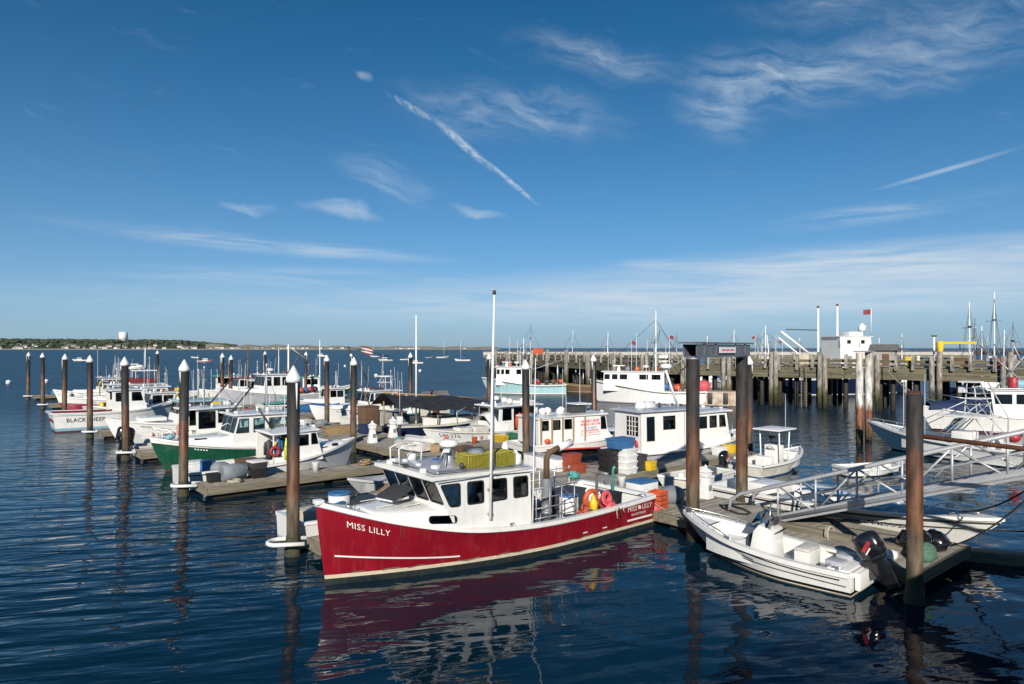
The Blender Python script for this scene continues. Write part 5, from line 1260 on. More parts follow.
# ---- boat with the printed banner on its house (bow +v)
def banner():
    t = boat_root('white boat with red printed banner on its house and timber posts along its side', 21.3, 8.75, TH - R(11))
    H = Hull(t, 9.0, 2.9, [(0, .78), (.4, .82), (.7, 1.0), (1, 1.42)], rake=.8, draft=.5, stern=.92, ktop=2.4, kwl=1.7, top=white, stripe=gloss_black, bottom=blackbot, zst=.42, zb=.06, gun=.13, n=30)
    H.deck(.12, white, .05); H.cockpit(.005, .12, .3, white, deckgrey)
    x = lambda f: -4.5 + 9 * f
    wheelhouse(t, x(.08), x(.62), 1.18, .78, 2.22, 2.30, rake=.22, side_win=[(.04, .14, .55, .92), (.20, .30, .55, .92), (.36, .46, .55, .92), (.88, .985, .45, .93)], front_n=3, aft='closed', m=white, round_=.04, pane=G_DARK, roof_over=(.12, .12, .08))
    bn = MB().box((x(.465), -1.215, 1.66), (1.5, .02, .98), 0, -.03).build('banner', white_cap, t)
    xx = x(.465)
    rb_ = random.Random(9)
    for k, (z, m_, h, w) in enumerate([(1.98, letter_red, .15, 1.25), (1.79, letter_red, .13, 1.35), (1.58, letter_blue, .08, .9), (1.43, letter_red, .09, 1.2), (1.30, letter_red, .06, 1.3)]):
        q = -w / 2
        while q < w / 2 - .03:
            g = rb_.uniform(.04, .09) if h > .1 else rb_.uniform(.03, .06); MB().box((xx + q + g / 2, -1.229, z + q * .03), (g * .72, .006, h)).build('printed_letter', m_, bn); q += g + (.07 if rb_.random() < .16 else .012)
    for f in (.09, .17, .25, .33, .42): MB().box((x(f), -1.30, 1.52), (.07, .07, 1.5)).build('timber_post', wood_tan, t)
    cuddy(t, H, x(.60), x(.84), .95, .5, .36, .12, white, r=.1)
    for f in (.66, .73): MB().lathe((x(f), -H.hb(f) * .70, H.zs(f) + .16), [(.07, -.05), (.07, .03)], 12, 'Y').build('porthole', gloss_black, t)
    MB().blob((x(.14), -1.25, .98), (.4, .3, .3), 10, 6).build('orange_buoy', orange, t)
    for k, q in enumerate(((.20, .2), (.30, -.3), (.36, .4), (.26, .5))): MB().blob((x(q[0]), q[1], 2.52), (.5, .4, .42), 10, 6, .1).build('white_float', white_cap, t)
    MB().box((x(.44), 0, 2.56), (1.0, .9, .45)).build('flybridge_console', dark, t, bevel=.05); MB().box((x(.47), 0, 2.9), (1.1, 1.1, .06)).build('flybridge_top', white_cap, t)
    for f, h, y in ((.50, 3.2, .3), (.56, 2.8, -.4), (.40, 2.6, .8), (.31, 1.5, -.8)): whip(t, x(f), y, 2.35, h, .015)
    radar_dome(t, x(.54), .2, 2.4, .28, .2)
    bow_rail(t, H, .62, .98, .32)
    MB().path([(x(.12), -1.52, .55), (x(.5), -1.62, .45), (x(.80), -1.35, .6), (x(.86), -1.2, .9)], .05, 8).build('red_hose', redp, t)
    kf = MB().lathe((x(.76), -1.34, .62), [(.02, -.7), (.16, -.4), (.18, .2), (.02, .7)], 10, 'X').build('yellow_float', yellow, t)
    return t
banner()

# ---- long white hull with number 585376 (bow -v)
def numbered():
    t = boat_root('long white hull numbered 585376 with open house and orange suit aboard', 20.0, 16.3, '-v')
    H = Hull(t, 10.2, 2.9, [(0, .70), (.4, .70), (.75, .85), (1, 1.15)], rake=.9, draft=.5, stern=.92, ktop=2.3, kwl=1.7, top=white, stripe=greyhull, bottom=blackbot, gun=.13, gunm=offwhite, n=30)
    H.cockpit(.01, .66, .25, offwhite, deckgrey); H.deck(.66, offwhite, .05)
    x = lambda f: -5.1 + 10.2 * f
    hull_text(H, '585376', .34, letter_black, 1, .93, lambda q: H.zs(q) - .44, 1.25, bold=.0)
    wheelhouse(t, x(.16), x(.50), 1.15, .3, 2.28, 2.30, rake=.1, side_win=[(.08, .30, .55, .94), (.36, .62, .12, .94), (.68, .92, .55, .94)], front_n=2, aft='open', m=white, pane=G_DARK, round_=0, roof_over=(.25, .3, .25))
    oilskin(t, (x(.335), 1.28, 1.85), orange, 1.35, .5, 'jacket', 0)
    rows = [[(x(.42 + .14 * k / 6), y, z) for y, z in ((1.3, .7), (1.2, 1.1), (.4, 1.9 - .2 * abs(k - 3) / 3), (-.4, 1.9 - .2 * abs(k - 3) / 3), (-1.2, 1.1), (-1.3, .7))] for k in range(7)]
    MB().grid(rows).build('white_tent_cover', white_cap, t)
    for f, s in ((.72, .9), (.60, 1.2), (.20, .8)): MB().box((x(f), .2, .80), (s, .9, .55), .1).build('gear_box', offwhite, t, bevel=.03)
    MB().box((x(.24), .3, 2.48), (1.4, 1.4, .25), .1).build('roof_raft', white_cap, t, bevel=.08)
    for f, y in ((.25, .6), (.33, -.4), (.38, .8)): MB().blob((x(f), y, 2.62), (.5, .4, .4), 9, 6, .1).build('white_float', white_cap, t)
    for f, h in ((.20, 3.4), (.46, 2.0)): whip(t, x(f), .9, 2.4, h, .016)
    radar_dome(t, x(.44), 0, 2.4, .28, .3)
    MB().path([(x(.72), -.3, .9), (x(.73), -.3, 2.0), (x(.66), -.3, 2.3)], .04, 6).build('davit', galv, t)
    return t
numbered()

# ---- old dark boat under a black tarpaulin (bow +v)
def tarped():
    t = boat_root('dark hulled boat under a black tarpaulin on timber frames, with a tall bare mast', 20.6, 21.3, '+v', 'boat', 'sailing_boat')
    H = Hull(t, 10.4, 2.9, [(0, .9), (.4, .8), (.75, 1.0), (1, 1.35)], rake=1.2, draft=.6, stern=.8, ktop=2.1, kwl=1.6, top=navyhull, stripe=white, bottom=darkred, gun=.12, gunm=offwhite, n=26)
    H.deck(.02, offwhite, .05); x = lambda f: -5.2 + 10.4 * f
    cuddy(t, H, x(.2), x(.62), .85, .6, .55, .4, white)
    MB().path([(x(.20), 0, .9), (x(.20), 0, 8.5)], [.07, .05], 8).build('mast', white_cap, t)
    rows = []
    for k in range(13):
        f = k / 12; xx = x(-.05 + 1.0 * f); zr = 3.15 - 1.0 * f - .22 * math.sin(f * 9.4) * .5; e = 2.55 - 1.0 * f + .10 * math.sin(f * 17)
        rows.append([(xx, -1.75, e - .3), (xx, -1.3, e), (xx, -.6, (zr + e) / 2 + .1), (xx, 0, zr), (xx, .6, (zr + e) / 2 + .1), (xx, 1.3, e), (xx, 1.75, e - .3)])
    MB().grid(rows).build('tarpaulin', blacktarp, t)
    for f in (.02, .3, .6, .88):
        for s in (-1, 1): MB().path([(x(f), s * 1.15, .8), (x(f), s * 1.25, 2.5 - f)], .05, 6).build('timber_prop', wood_tan, t)
    MB().path([(x(-.04), 0, 3.16), (x(.96), 0, 2.2)], .05, 6).build('ridge_pole', wood_tan, t)
    return t
tarped()

# ---- white cabin cruiser in the middle distance (bow -v)
def downeast(label, b, a, heading, L=9., B=2.9, bow=1.5, mid=.85, top=white, band=None, gunm=None, house=(.20, .52), zr=2.45, glassm=None, stripe=None, bot=blackbot, roofm=None, win=((.08, .42), (.48, .80), (.86, .99)), cab=(.50, .78), rw_=(.3, .35, .12), aft='open', ktop=2.5, sole=.3, name='fishing_boat', group='boats at the floats', rake=.35, wfrac=.80, cabh=(.42, .2)):
    t = boat_root(label, b, a, heading, 'boat', name, group)
    H = Hull(t, L, B, [(0, mid * .98), (.4, mid), (.75, mid + (bow - mid) * .42), (1, bow)], rake=.75, draft=.45, stern=.92, ktop=ktop, kwl=1.8, top=top, stripe=stripe or white, bottom=bot, gun=.12, gunm=gunm or white, n=28, band=band[0] if band else None, bandm=band[1] if band else None)
    x = lambda f: -L / 2 + L * f
    H.cockpit(.01, house[0] + .02, sole, white, deckgrey); H.deck(house[0] + .02, white, .05)
    w = B / 2 * wfrac
    wheelhouse(t, x(house[0]), x(house[1]), w, mid - .05, zr, zr + .05, rake=rake, side_win=win, front_n=3, aft=aft, m=white, roof=roofm or white, pane=glassm or G_DARK, round_=.04, roof_over=rw_, zw=(.48, .90))
    rig(t, x(house[0]), x(house[1]) - .3, w, zr + .1, int(a * 10 + b), mast=1.5 + (int(a) % 3) * .5, n=4)
    for k in range(3): fender_(t, (x(.25 + .2 * k), (1 if k % 2 else -1) * (H.hb(.25 + .2 * k) + .1), .5), [white_cap, orange, bluep][k], .11, .5)
    for sd in (-1, 1):
        for k in range(5): H.stripe_line(.30, .80 - k * .014, .808 - k * .014, .07, dark if top is not greenhull else white, sd, 'registration_mark', rel=True, n=1)
    if cab: cuddy(t, H, x(cab[0]), x(cab[1]), w * .95, w * .55, cabh[0], cabh[1], white, r=.1)
    return t, H, x
t, H, x = downeast('white cabin cruiser with small tower and black roof box, bow towards the walkway', 19.4, 33.3, '-v', 9.2, 3.0, 1.55, .95, house=(.18, .50), zr=2.45, win=((.05, .38), (.44, .74), (.80, .985)), glassm=G_CAB)
MB().box((x(.36), .3, 2.68), (.9, 1.0, .22)).build('roof_box', dark, t); MB().box((x(.46), -.4, 2.65), (.4, .4, .16)).build('roof_box', white_cap, t)
for sx in (.20, .28):
    for sy in (-.6, .6): MB().path([(x(sx), sy, 2.5), (x(.24) + (x(sx) - x(.24)) * .7, sy * .7, 3.7)], .025, 6).build('tower_leg', white_cap, t)
MB().box((x(.25), 0, 3.2), (.9, 1.1, .04)).build('tower_shelf', white_cap, t); MB().box((x(.25), 0, 3.72), (1.0, 1.0, .12)).build('tower_top', white_cap, t, bevel=.03)
whip(t, x(.3), .5, 3.7, 2.0, .015); whip(t, x(.45), -.8, 2.5, 2.6, .015)
for sd in (1,): H.stripe_line(.35, .62, .70, .12, gloss_black, sd, 'cabin_light', rel=True, n=3)
oilskin(t, (x(.30), 1.26, 2.0), orange, .8, .35)

# ---- open lobster boat behind the near finger float (bow +v)
def open_lobster():
    t = boat_root('white open lobster boat with oilskins hung in its shelter, tied to the near finger float', 4.3, 12.95, '+v')
    H = Hull(t, 8.5, 2.9, [(0, .78), (.35, .76), (.6, .88), (.8, 1.14), (1, 1.50)], rake=.55, draft=.45, stern=.93, ktop=2.5, kwl=1.8, top=white, stripe=bluepale, bottom=blackbot, zb=.03, zst=.07, gun=.14, n=34)
    H.cockpit(.01, .60, .26, white, wood_brown); H.deck(.60, white, .05); H.rub_rail(.10, dark, .025)
    x = lambda f: -4.25 + 8.5 * f
    wheelhouse(t, x(.56), x(.735), 1.12, .75, 2.10, 2.20, rake=.34, side_win=[(.15, .50, .55, .9), (.60, .96, .55, .9)], front_n=3, aft='open', m=white, pane=G_DARK, roof_over=(.12, 1.05, .10), round_=.04)
    for sd in (-1, 1):
        MB().path([(x(.445), sd * 1.14, .8), (x(.445), sd * 1.12, 2.08)], .03, 8).build('shelter_post', white_cap, t)
    MB().box((x(.50), 1.10, 1.4), (.95, .03, 1.25)).build('shelter_side', white, t)
    cuddy(t, H, x(.70), x(.90), .98, .5, .34, .12, white, r=.12)
    for f in (.76, .83): MB().box((x(f), -(.98 - (f - .70) * 2.0) + .02, H.zs(f) + .16), (.32, .05, .13), .24).build('cabin_light', gloss_black, t)
    oilskin(t, (x(.475), -1.0, 1.92), bluep, .85, .32, 'jacket'); oilskin(t, (x(.53), -1.02, 1.92), hivis, 1.05, .36, 'trousers'); oilskin(t, (x(.50), -.5, 1.92), black, .9, .36); oilskin(t, (x(.43), -.9, 1.90), dark, .95, .34)
    life_ring(t, (x(.452), -1.16, 1.35), .2, 'Y', redp)
    MB().blob((x(.455), -1.15, 1.72), (.16, .1, .22), 8, 6).build('yellow_glove', yellow, t)
    whip(t, x(.60), .9, 2.2, 2.4, .015); radar_dome(t, x(.62), 0, 2.2, .26, .15)
    MB().path([(x(.5), .3, 2.25), (x(.42), .3, 3.3)], .05, 8).build('exhaust_pipe', dark, t)
    return t, H, x
ol, olH, olx = open_lobster()
tote('brown wooden bait box in the open lobster boat', P_(ol, olx(.33), -.4, .27), TH, (.9, .8, .75), wood_brown)
barrel('blue drum at the stern of the open lobster boat', P_(ol, olx(.12), -.55, .27), bluep, None, .32, .85)
tote('white fish box in the stern of the open lobster boat', P_(ol, olx(.08), .45, .27), TH, (.8, .8, .75), white_cap)
o = MB().blob((0, 0, .25), (.9, .6, .5), 12, 7, .12).build('tarp_bundle', greytarp); tag(o, 'grey tarp bundle beside the blue drum in the open lobster boat', 'tarp', loc=P_(ol, olx(.17), -.9, .6), rz=TH)

# ---- green hulled boat (bow -v)
t, H, x = downeast('green hulled boat with white trunk cabin and long windowed house', 4.2, 17.65, '-v', 8.8, 2.95, 1.75, 1.0, top=greenhull, house=(.24, .60), zr=2.62, win=((.06, .36), (.44, .62), (.70, .975)), cab=(.58, .84), cabh=(.50, .2), band=(.16, white), stripe=greenhull, bot=darkred, glassm=G_CAB, rake=.45)
for f in (.66, .75): MB().prism([(x(f) - .28, 1.05 - (f - .58) * 1.2, H.zs(f) + .14), (x(f) + .28, 1.0 - (f - .58) * 1.2 - .07, H.zs(f) + .14), (x(f) + .30, .98 - (f - .58) * 1.2 - .07, H.zs(f) + .30), (x(f) - .26, 1.03 - (f - .58) * 1.2, H.zs(f) + .30)], (0, .06, 0)).build('cabin_light', gloss_black, t)
bow_rail(t, H, .84, .985, .5)
MB().path([(x(.66), .95, 1.5), (x(.645), .95, 2.15), (x(.61), .95, 2.3), (x(.585), .95, 2.2)], .022, 6).build('grab_rail', white_cap, t)
MB().blob((x(.90), .3, 1.75), (.45, .35, .3), 10, 6, .1).build('blue_bag', bluepale, t)
whip(t, x(.4), -.9, 2.6, 2.2, .014); MB().path([(x(.55), -.2, 2.7), (x(.42), -.2, 4.1)], .05, 6).build('boom', dark, t)
fender_(t, (x(.30), 1.5, .6), white_cap)
tote('brown tub in the green boat cockpit', P_(t, x(.12), .3, .31), TH, (.9, .9, .8), wood_brown)

# ---- skiff tucked behind the red bow, with its gear
t, H = small_skiff('white work skiff with blue gear tucked behind the red bow', 3.4, 1.15, '+v', 6.2, 2.2, white, None, bluepale, sheer=.85, stripe=greyhull)
SK = t
barrel('white and blue drum standing in the work skiff behind the red bow', P_(t, -1.4, -.1, .16), white_cap, bluep, .36, 1.25)
o = MB().lathe((-.35, 0, .36), [(.30, 0), (.36, .05), (.36, .6), (.30, .68)], 18, 'X').build('barrel', bluep); tag(o, 'blue drum lying on its side in the work skiff', 'barrel', loc=P_(t, -1.75, -.75, .55), rz=TH + .5)
tote('black open crate in the work skiff', P_(t, -.6, -.2, .16), TH, (1.0, .9, 1.0), dark)
tote('tan bait box at the stern of the work skiff', P_(t, -2.4, .1, .16), TH, (.6, .7, .85), cream)
# brown netting heap on the float
o = MB().blob((0, 0, .2), (2.4, 1.2, .55), 16, 8, .12).build('net_heap', mat('brown_netting', (.30, .17, .09), (.18, .10, .06), rough=.95, scale=14, bump=.03, bscale=30)); tag(o, 'heap of brown netting on a raft behind the red wheelhouse', 'net', loc=DW(6.0, 3.4, .52), rz=TH)
dock('low work raft with netting behind the red boat', 4.4, 7.8, 2.5, 4.3, 'b', z=.50, name='work_raft', cat='raft')

# ---- left side
def black_sheep():
    t = boat_root('white boat with BLACK SHEEP in dark letters on its stern quarter', 2.6, 41., '+v')
    H = Hull(t, 9.4, 3.2, [(0, 1.42), (.35, 1.36), (.7, 1.5), (1, 2.0)], rake=.8, draft=.5, stern=.9, ktop=2.5, kwl=1.8, top=white, stripe=bluepale, bottom=darkred, zb=.1, zst=.30, gun=.14, n=28, trans_rake=.35)
    H.cockpit(.02, .45, .7, redcanvas, wood_brown); H.deck(.45, white, .05); x = lambda f: -4.7 + 9.4 * f
    H.rub_rail(.16, greyhull, .03)
    wheelhouse(t, x(.42), x(.68), 1.25, 1.3, 2.9, rake=.4, side_win=[(.1, .45), (.55, .95)], front_n=3, m=white, pane=G_DARK)
    hull_text(H, 'BLACK SHEEP', .42, letter_black, -1, .09, .72, 2.6, bold=.006)
    whip(t, x(.5), .8, 2.9, 2.6, .016)
    return t
black_sheep()
t, H, x = downeast('white workboat with bow out, oilskins hung in its shelter, beside the lettered quarter', 4.5, 31., '-v', 9.0, 3.0, 1.6, 1.05, house=(.30, .56), zr=2.5, win=((.04, .30, .30, .92), (.36, .60, .30, .92), (.66, .96, .40, .92)), cab=None, stripe=white, bot=darkred, rw_=(.25, .9, .2), roofm=ltblue)
for k, (f, m_) in enumerate(((.52, orange), (.47, black), (.42, hivis), (.36, black), (.32, yellow))): oilskin(t, (x(f), 1.30, 2.25), m_, .9, .36, 'jacket' if k % 2 else 'trousers')
MB().box((x(.70), 0, 1.45), (1.6, 1.6, .25)).build('fore_hatch', white, t, bevel=.04)
whip(t, x(.5), .5, 2.5, 2.8, .016); whip(t, x(.36), -.5, 2.5, 3.2, .014)
t, H = small_skiff('small skiff with red banded outboard behind the finger float ahead of the green hull', 2.4, 24.0, '+v', 4.2, 1.6, offwhite, gloss_black, offwhite, 1.25, .6)
t, H, x = downeast('white roofed lobster boat with pink hoses, behind the green boat', 5.6, 26.9, '+v', 9.0, 2.8, 1.5, .85, house=(.34, .66), zr=2.3, win=((.05, .40, .2, .9), (.46, .72, .4, .9), (.78, .98, .4, .9)), rw_=(.25, .8, .2))
for z in (1.0, 1.3): life_ring(t, (x(.24), -1.35, z), .28, 'Y', mat('pale_pink_hose', (.62, .36, .32), (.5, .28, .25), rough=.6), 'hose_coil')
MB().path([(x(.45), 0, 2.4), (x(.62), 0, 4.2)], .06, 8).build('boom', dark, t); whip(t, x(.5), .8, 2.4, 2.4, .016)
# red hulled flybridge boat
t, H, x = downeast('red hulled boat with maroon flybridge canvas on the far left', 5.6, 56.4, '-v', 11.2, 3.4, 1.75, 1.05, top=mat('bright_red_paint', (.26, .02, .03), (.20, .015, .025), rough=.3, coat=.3), house=(.22, .50), zr=2.55, win=((.1, .4), (.48, .74), (.8, .98)), cab=(.48, .80), band=(.42, white), cabh=(.5, .25), glassm=G_DARK)
MB().box((x(.36), 0, 2.95), (2.0, 2.0, .5)).build('flybridge', redcanvas, t, bevel=.1); MB().box((x(.34), 0, 3.95), (2.0, 1.9, .08)).build('bimini', white_cap, t)
for sx in (.27, .42):
    for sy in (-1, 1): MB().path([(x(sx), sy * .9, 2.7), (x(sx), sy * .8, 3.95)], .03, 6).build('bimini_pole', white_cap, t)
MB().path([(x(.33), 0, 4.0), (x(.33), 0, 6.2)], .05, 6).build('mast', white_cap, t); radar_dome(t, x(.38), .4, 4.0, .35, .25)
MB().box((x(.12), 1.0, 1.8), (1.2, .9, .5)).build('maroon_cover', redcanvas, t, bevel=.08); MB().box((x(.10), 1.55, 1.6), (.45, .22, 1.2)).build('yellow_raft_bag', yellow, t, bevel=.08)
bow_rail(t, H, .62, .98, .4)
t, H, x = downeast('low cream workboat with yellow barrels beyond the lettered quarter', 6.4, 51.4, '+v', 9.5, 3.0, 1.6, .9, top=offwhite, house=(.46, .72), zr=2.5)
for k, (f, y) in enumerate(((.15, .3), (.22, -.5), (.30, .4))): barrel(['yellow drum at the stern of the low cream workboat', 'grey drum amidships on the low cream workboat', 'yellow drum by the house of the low cream workboat'][k], P_(t, x(f), y, .31), [yellow, greytarp, yellow][k])
whip(t, x(.5), 0, 2.5, 3.4, .02)
t, H, x = downeast('white skiff like boat with a blue bimini farther left in the slips', 5.8, 67., '-v', 7.5, 2.6, 1.4, .85, house=(.3, .55), zr=2.3, roofm=navycanvas, rw_=(.3, .9, .3)); whip(t, x(.4), .6, 2.4, 3.0, .02); whip(t, x(.6), -.6, 2.4, 3.6, .02)
# far side, left
t, H, x = downeast('grey hulled dragger with white wheelhouse and rigging booms among the far slips', 19.5, 53.2, '-v', 12., 3.8, 2.2, 1.25, top=greyhull, house=(.40, .66), zr=3.3, win=((.08, .32), (.40, .62), (.7, .95)), cab=(.64, .80), glassm=G_DARK)
MB().path([(x(.38), 0, 1.2), (x(.38), 0, 6.6)], .09, 8).build('mast', white_cap, t)
for s in (-1, 1): MB().path([(x(.40), s * .3, 3.4), (x(.30), s * 1.6, 6.0)], .06, 6).build('boom', wood_brown, t)
MB().path([(x(.38), 0, 6.4), (x(.02), 0, 3.4)], .05, 6).build('gallows', galv, t); whip(t, x(.5), 1.0, 3.3, 3.0, .03); radar_dome(t, x(.55), 0, 3.35, .4, .4)
for k in range(5): MB().blob((x(.10 + .06 * k), -.8 + .4 * k, 1.5), (.8, .8, .7), 9, 6, .15).build('gear_heap', [dark, redp, bluep, orange, dark][k], t)
t, H = small_skiff('teal covered boat on the far side beside the walkway', 18.6, 45.6, '+v', 7.0, 2.4, white, None, tealp, sheer=.75)
MB().prism([(-3, -1.05, .85), (2, -.9, 1.0), (2, .9, 1.0), (-3, 1.05, .85)], (0, 0, .06)).build('teal_cover', tealp, t); MB().box((-.5, 0, 1.3), (1.6, 1.5, .12)).build('teal_canopy', tealp, t)
for sx in (-1.2, .2):
    for sy in (-.65, .65): MB().path([(sx, sy, .9), (sx, sy, 1.26)], .025, 6).build('canopy_post', white_cap, t)
t, H = small_skiff('blue tarp covered skiff beside the walkway, right of the nearest pile', 18.0, 39.9, '+v', 5.2, 2.0, bluep, None, bluep, sheer=.7)
rows = [[(-2.4 + .45 * k, y, .72 + h * (1 - .3 * abs(k - 5) / 5)) for y, h in ((-.95, 0), (-.5, .3), (0, .42), (.5, .3), (.95, 0))] for k in range(10)]
MB().grid(rows).build('tarp_cover', bluep, t)

# ---- further boats filling the slips
def filler(label, b, a, heading, L, top=white, zr=2.35, roofm=None, **k):
    t, H, x = downeast(label, b, a, heading, L, L * .32, k.pop('bow', 1.45), k.pop('mid', .85), top=top, zr=zr, roofm=roofm, **k); return t, H, x
t, H, x = filler('white skiff built workboat with a brown wheelhouse roof in the empty looking far slip', 20.0, 28.6, '+v', 8.4, white, 2.2, wood_brown, house=(.40, .62)); MB().path([(x(.3), 0, .5), (x(.12), 0, 3.6)], .05, 6).build('boom', wood_brown, t)
t, H, x = filler('pale blue workboat with a white roof on the near side beyond the lettered boat', 5.6, 45.0, '-v', 8.6, ltblue, 2.3, house=(.3, .56))
t, H, x = filler('white workboat with a yellow hauler on the far left slips', 5.8, 60.6, '+v', 8.8, white, 2.4, house=(.42, .68)); MB().path([(x(.3), -.9, .5), (x(.3), -.9, 2.6), (x(.3), -1.5, 2.8)], .07, 8).build('hauler_davit', yellow, t)
t, H, x = filler('white lobster boat with grey roof near the farthest float', 6.2, 73.6, '-v', 9.4, white, 2.6, greyhull, house=(.26, .54))
t, H, x = filler('navy hulled workboat with white house among the far slips', 19.6, 58.2, '+v', 9.5, navyhull, 2.5, house=(.4, .66)); MB().path([(x(.36), 0, 1), (x(.36), 0, 6.4)], [.07, .05], 8).build('mast', wood_brown, t); MB().path([(x(.36), 0, 5.2), (x(.02), 0, 3.0)], .05, 6).build('boom', wood_brown, t)
t, H, x = filler('white far slip boat with red roof', 19.2, 64.6, '-v', 9.0, white, 2.5, redcanvas, house=(.3, .56))
t, H, x = filler('teal roofed white boat in the outermost far slips', 20.0, 70.2, '+v', 9.6, white, 2.6, tealp, house=(.36, .62))
t, H, x = filler('cream hulled boat with tall thin mast behind the blue tarp skiff', 20.6, 42.6, '-v', 7.6, offwhite, 2.2, house=(.32, .56)); MB().path([(x(.6), 0, 1), (x(.6), 0, 7.0)], [.06, .04], 8).build('mast', white_cap, t)
t, H = small_skiff('small aluminium skiff tied inside the near slip beyond the raft', 7.0, 6.2, '-v', 4.4, 1.6, alu, gloss_black, alu, .8, .55)
t, H, x = filler('green sheered white boat moored beyond the far slips', 0, 0, '+v', 7.6, greenhull, 2.4, tealp, house=(.2, .5), band=(.35, white)); t.location = (-24.5, 88, 0); t.rotation_euler = (0, 0, R(12))
# ================================================================== BOATS AT THE PIER AND FARTHER OUT
def ground(px, py, z=0.):
    Z = 683 * (CAM_H - z) / (py - 348.); return Vector(((px - 512) / 683. * Z, Z, z))
def world_boat(label, X, Y, heading_deg, cat='boat', name='fishing_boat', group='boats along the pier'):
    return thing(name, label, cat, (X, Y, 0), R(heading_deg), group)
flag_cloth = mat('faded_red_flag', (.28, .05, .06), (.2, .03, .04), rough=.8)
def flag(root, x, y, z, m=flag_cloth, w=.7, h=.45):
    rows = [[(x - w * k / 6, y + .10 * math.sin(k * 1.3), z - .10 * k / 6 + q) for q in (0, h)] for k in range(7)]
    MB().grid(rows).build('flag', m, root)
# sport fishing boat with tower, right
def sportfish():
    t = world_boat('white sport fishing boat with aluminium tuna tower moored off the pier', 25.2, 38.7, 121, name='sport_fishing_boat')
    L = 10.6; H = Hull(t, L, 3.3, [(0, .85), (.35, .9), (.7, 1.15), (1, 1.62)], rake=1.6, draft=.5, stern=.92, ktop=2.2, kwl=1.6, top=white, stripe=white, bottom=gloss_black, gun=.16, n=34, flare=1.7, wl=.84)
    x = lambda f: -L / 2 + L * f
    H.cockpit(.02, .74, .35, white, offwhite); H.deck(.74, white, .06); H.rub_rail(.14, greyhull, .025)
    MB().box((x(.46), 0, .95), (1.0, .95, 1.2)).build('console', white, t, bevel=.06); MB().box((x(.33), 0, .8), (.6, 1.2, .9)).build('leaning_post', white, t, bevel=.05)
    MB().box((x(.60), 0, .65), (.9, 1.0, .55)).build('forward_seat', offwhite, t, bevel=.05)
    MB().prism([(x(.50), -.5, 1.55), (x(.535), -.5, 1.55), (x(.49), -.5, 2.25), (x(.47), -.5, 2.25)], (0, 1, 0)).build('windscreen', G_CLEAR, t)
    MB().box((x(.44), 0, 2.42), (2.3, 2.2, .09)).build('hard_top', white_cap, t, bevel=.03)
    foot = [(.30, 1.0), (.30, -1.0), (.56, .9), (.56, -.9)]
    for f, y in foot: MB().path([(x(f), y, .9), (x(.36 + (f - .43) * .55), y * .78, 2.4), (x(.40 + (f - .43) * .25), y * .42, 4.3)], .035, 8).build('tower_leg', alu, t)
    for z, k in ((3.1, .66), (3.7, .55)): rail(t, [(x(.40 + .13 * k * .5), y_ * k, z) for y_ in (1, -1)] + [(x(.40 - .13 * k * .5), y_ * k, z) for y_ in (-1, 1)] + [(x(.40 + .13 * k * .5), k, z)], r=.022, m=alu, name='tower_ring')
    for s in (-1, 1):
        MB().path([(x(.58), s * .92, 1.1), (x(.36), s * .60, 3.2)], .025, 6).build('tower_brace', alu, t); MB().path([(x(.28), s * 1.0, 1.1), (x(.44), s * .6, 3.2)], .025, 6).build('tower_brace', alu, t)
    MB().box((x(.40), 0, 3.42), (.9, 1.2, .05)).build('tower_floor', white_cap, t); MB().box((x(.43), 0, 4.32), (.9, .95, .07)).build('tower_top', white_cap, t); MB().box((x(.47), 0, 3.85), (.2, .6, .3)).build('tower_helm', white_cap, t)
    MB().path([(x(.75), 1.0, 1.35), (x(.42), .72, 3.3)], .03, 6).build('forward_stay', alu, t); MB().path([(x(.75), -1.0, 1.35), (x(.42), -.72, 3.3)], .03, 6).build('forward_stay', alu, t)
    bow_rail(t, H, .70, .985, .22); MB().blob((x(.20), .9, 1.55), (.7, .6, .55), 12, 8).build('red_float', redp, t)
    for f, y, h in ((.62, .9, 3.5), (.74, .8, 3.1), (.36, -.5, 2.0)): whip(t, x(f), y, 1.2, h, .016)
    for y in (-.42, .42): outboard(t, -L / 2 - .02, y, .95, 1.1, white_cap, .1)
    return t
sportfish()
t, H = small_skiff('flat white tender lying between the gangway and the sport fishing boat', 0, 0, '+v', 3.6, 1.5, white, None, offwhite, sheer=.4); t.location = ground(873, 474); t.rotation_euler = (0, 0, R(12))
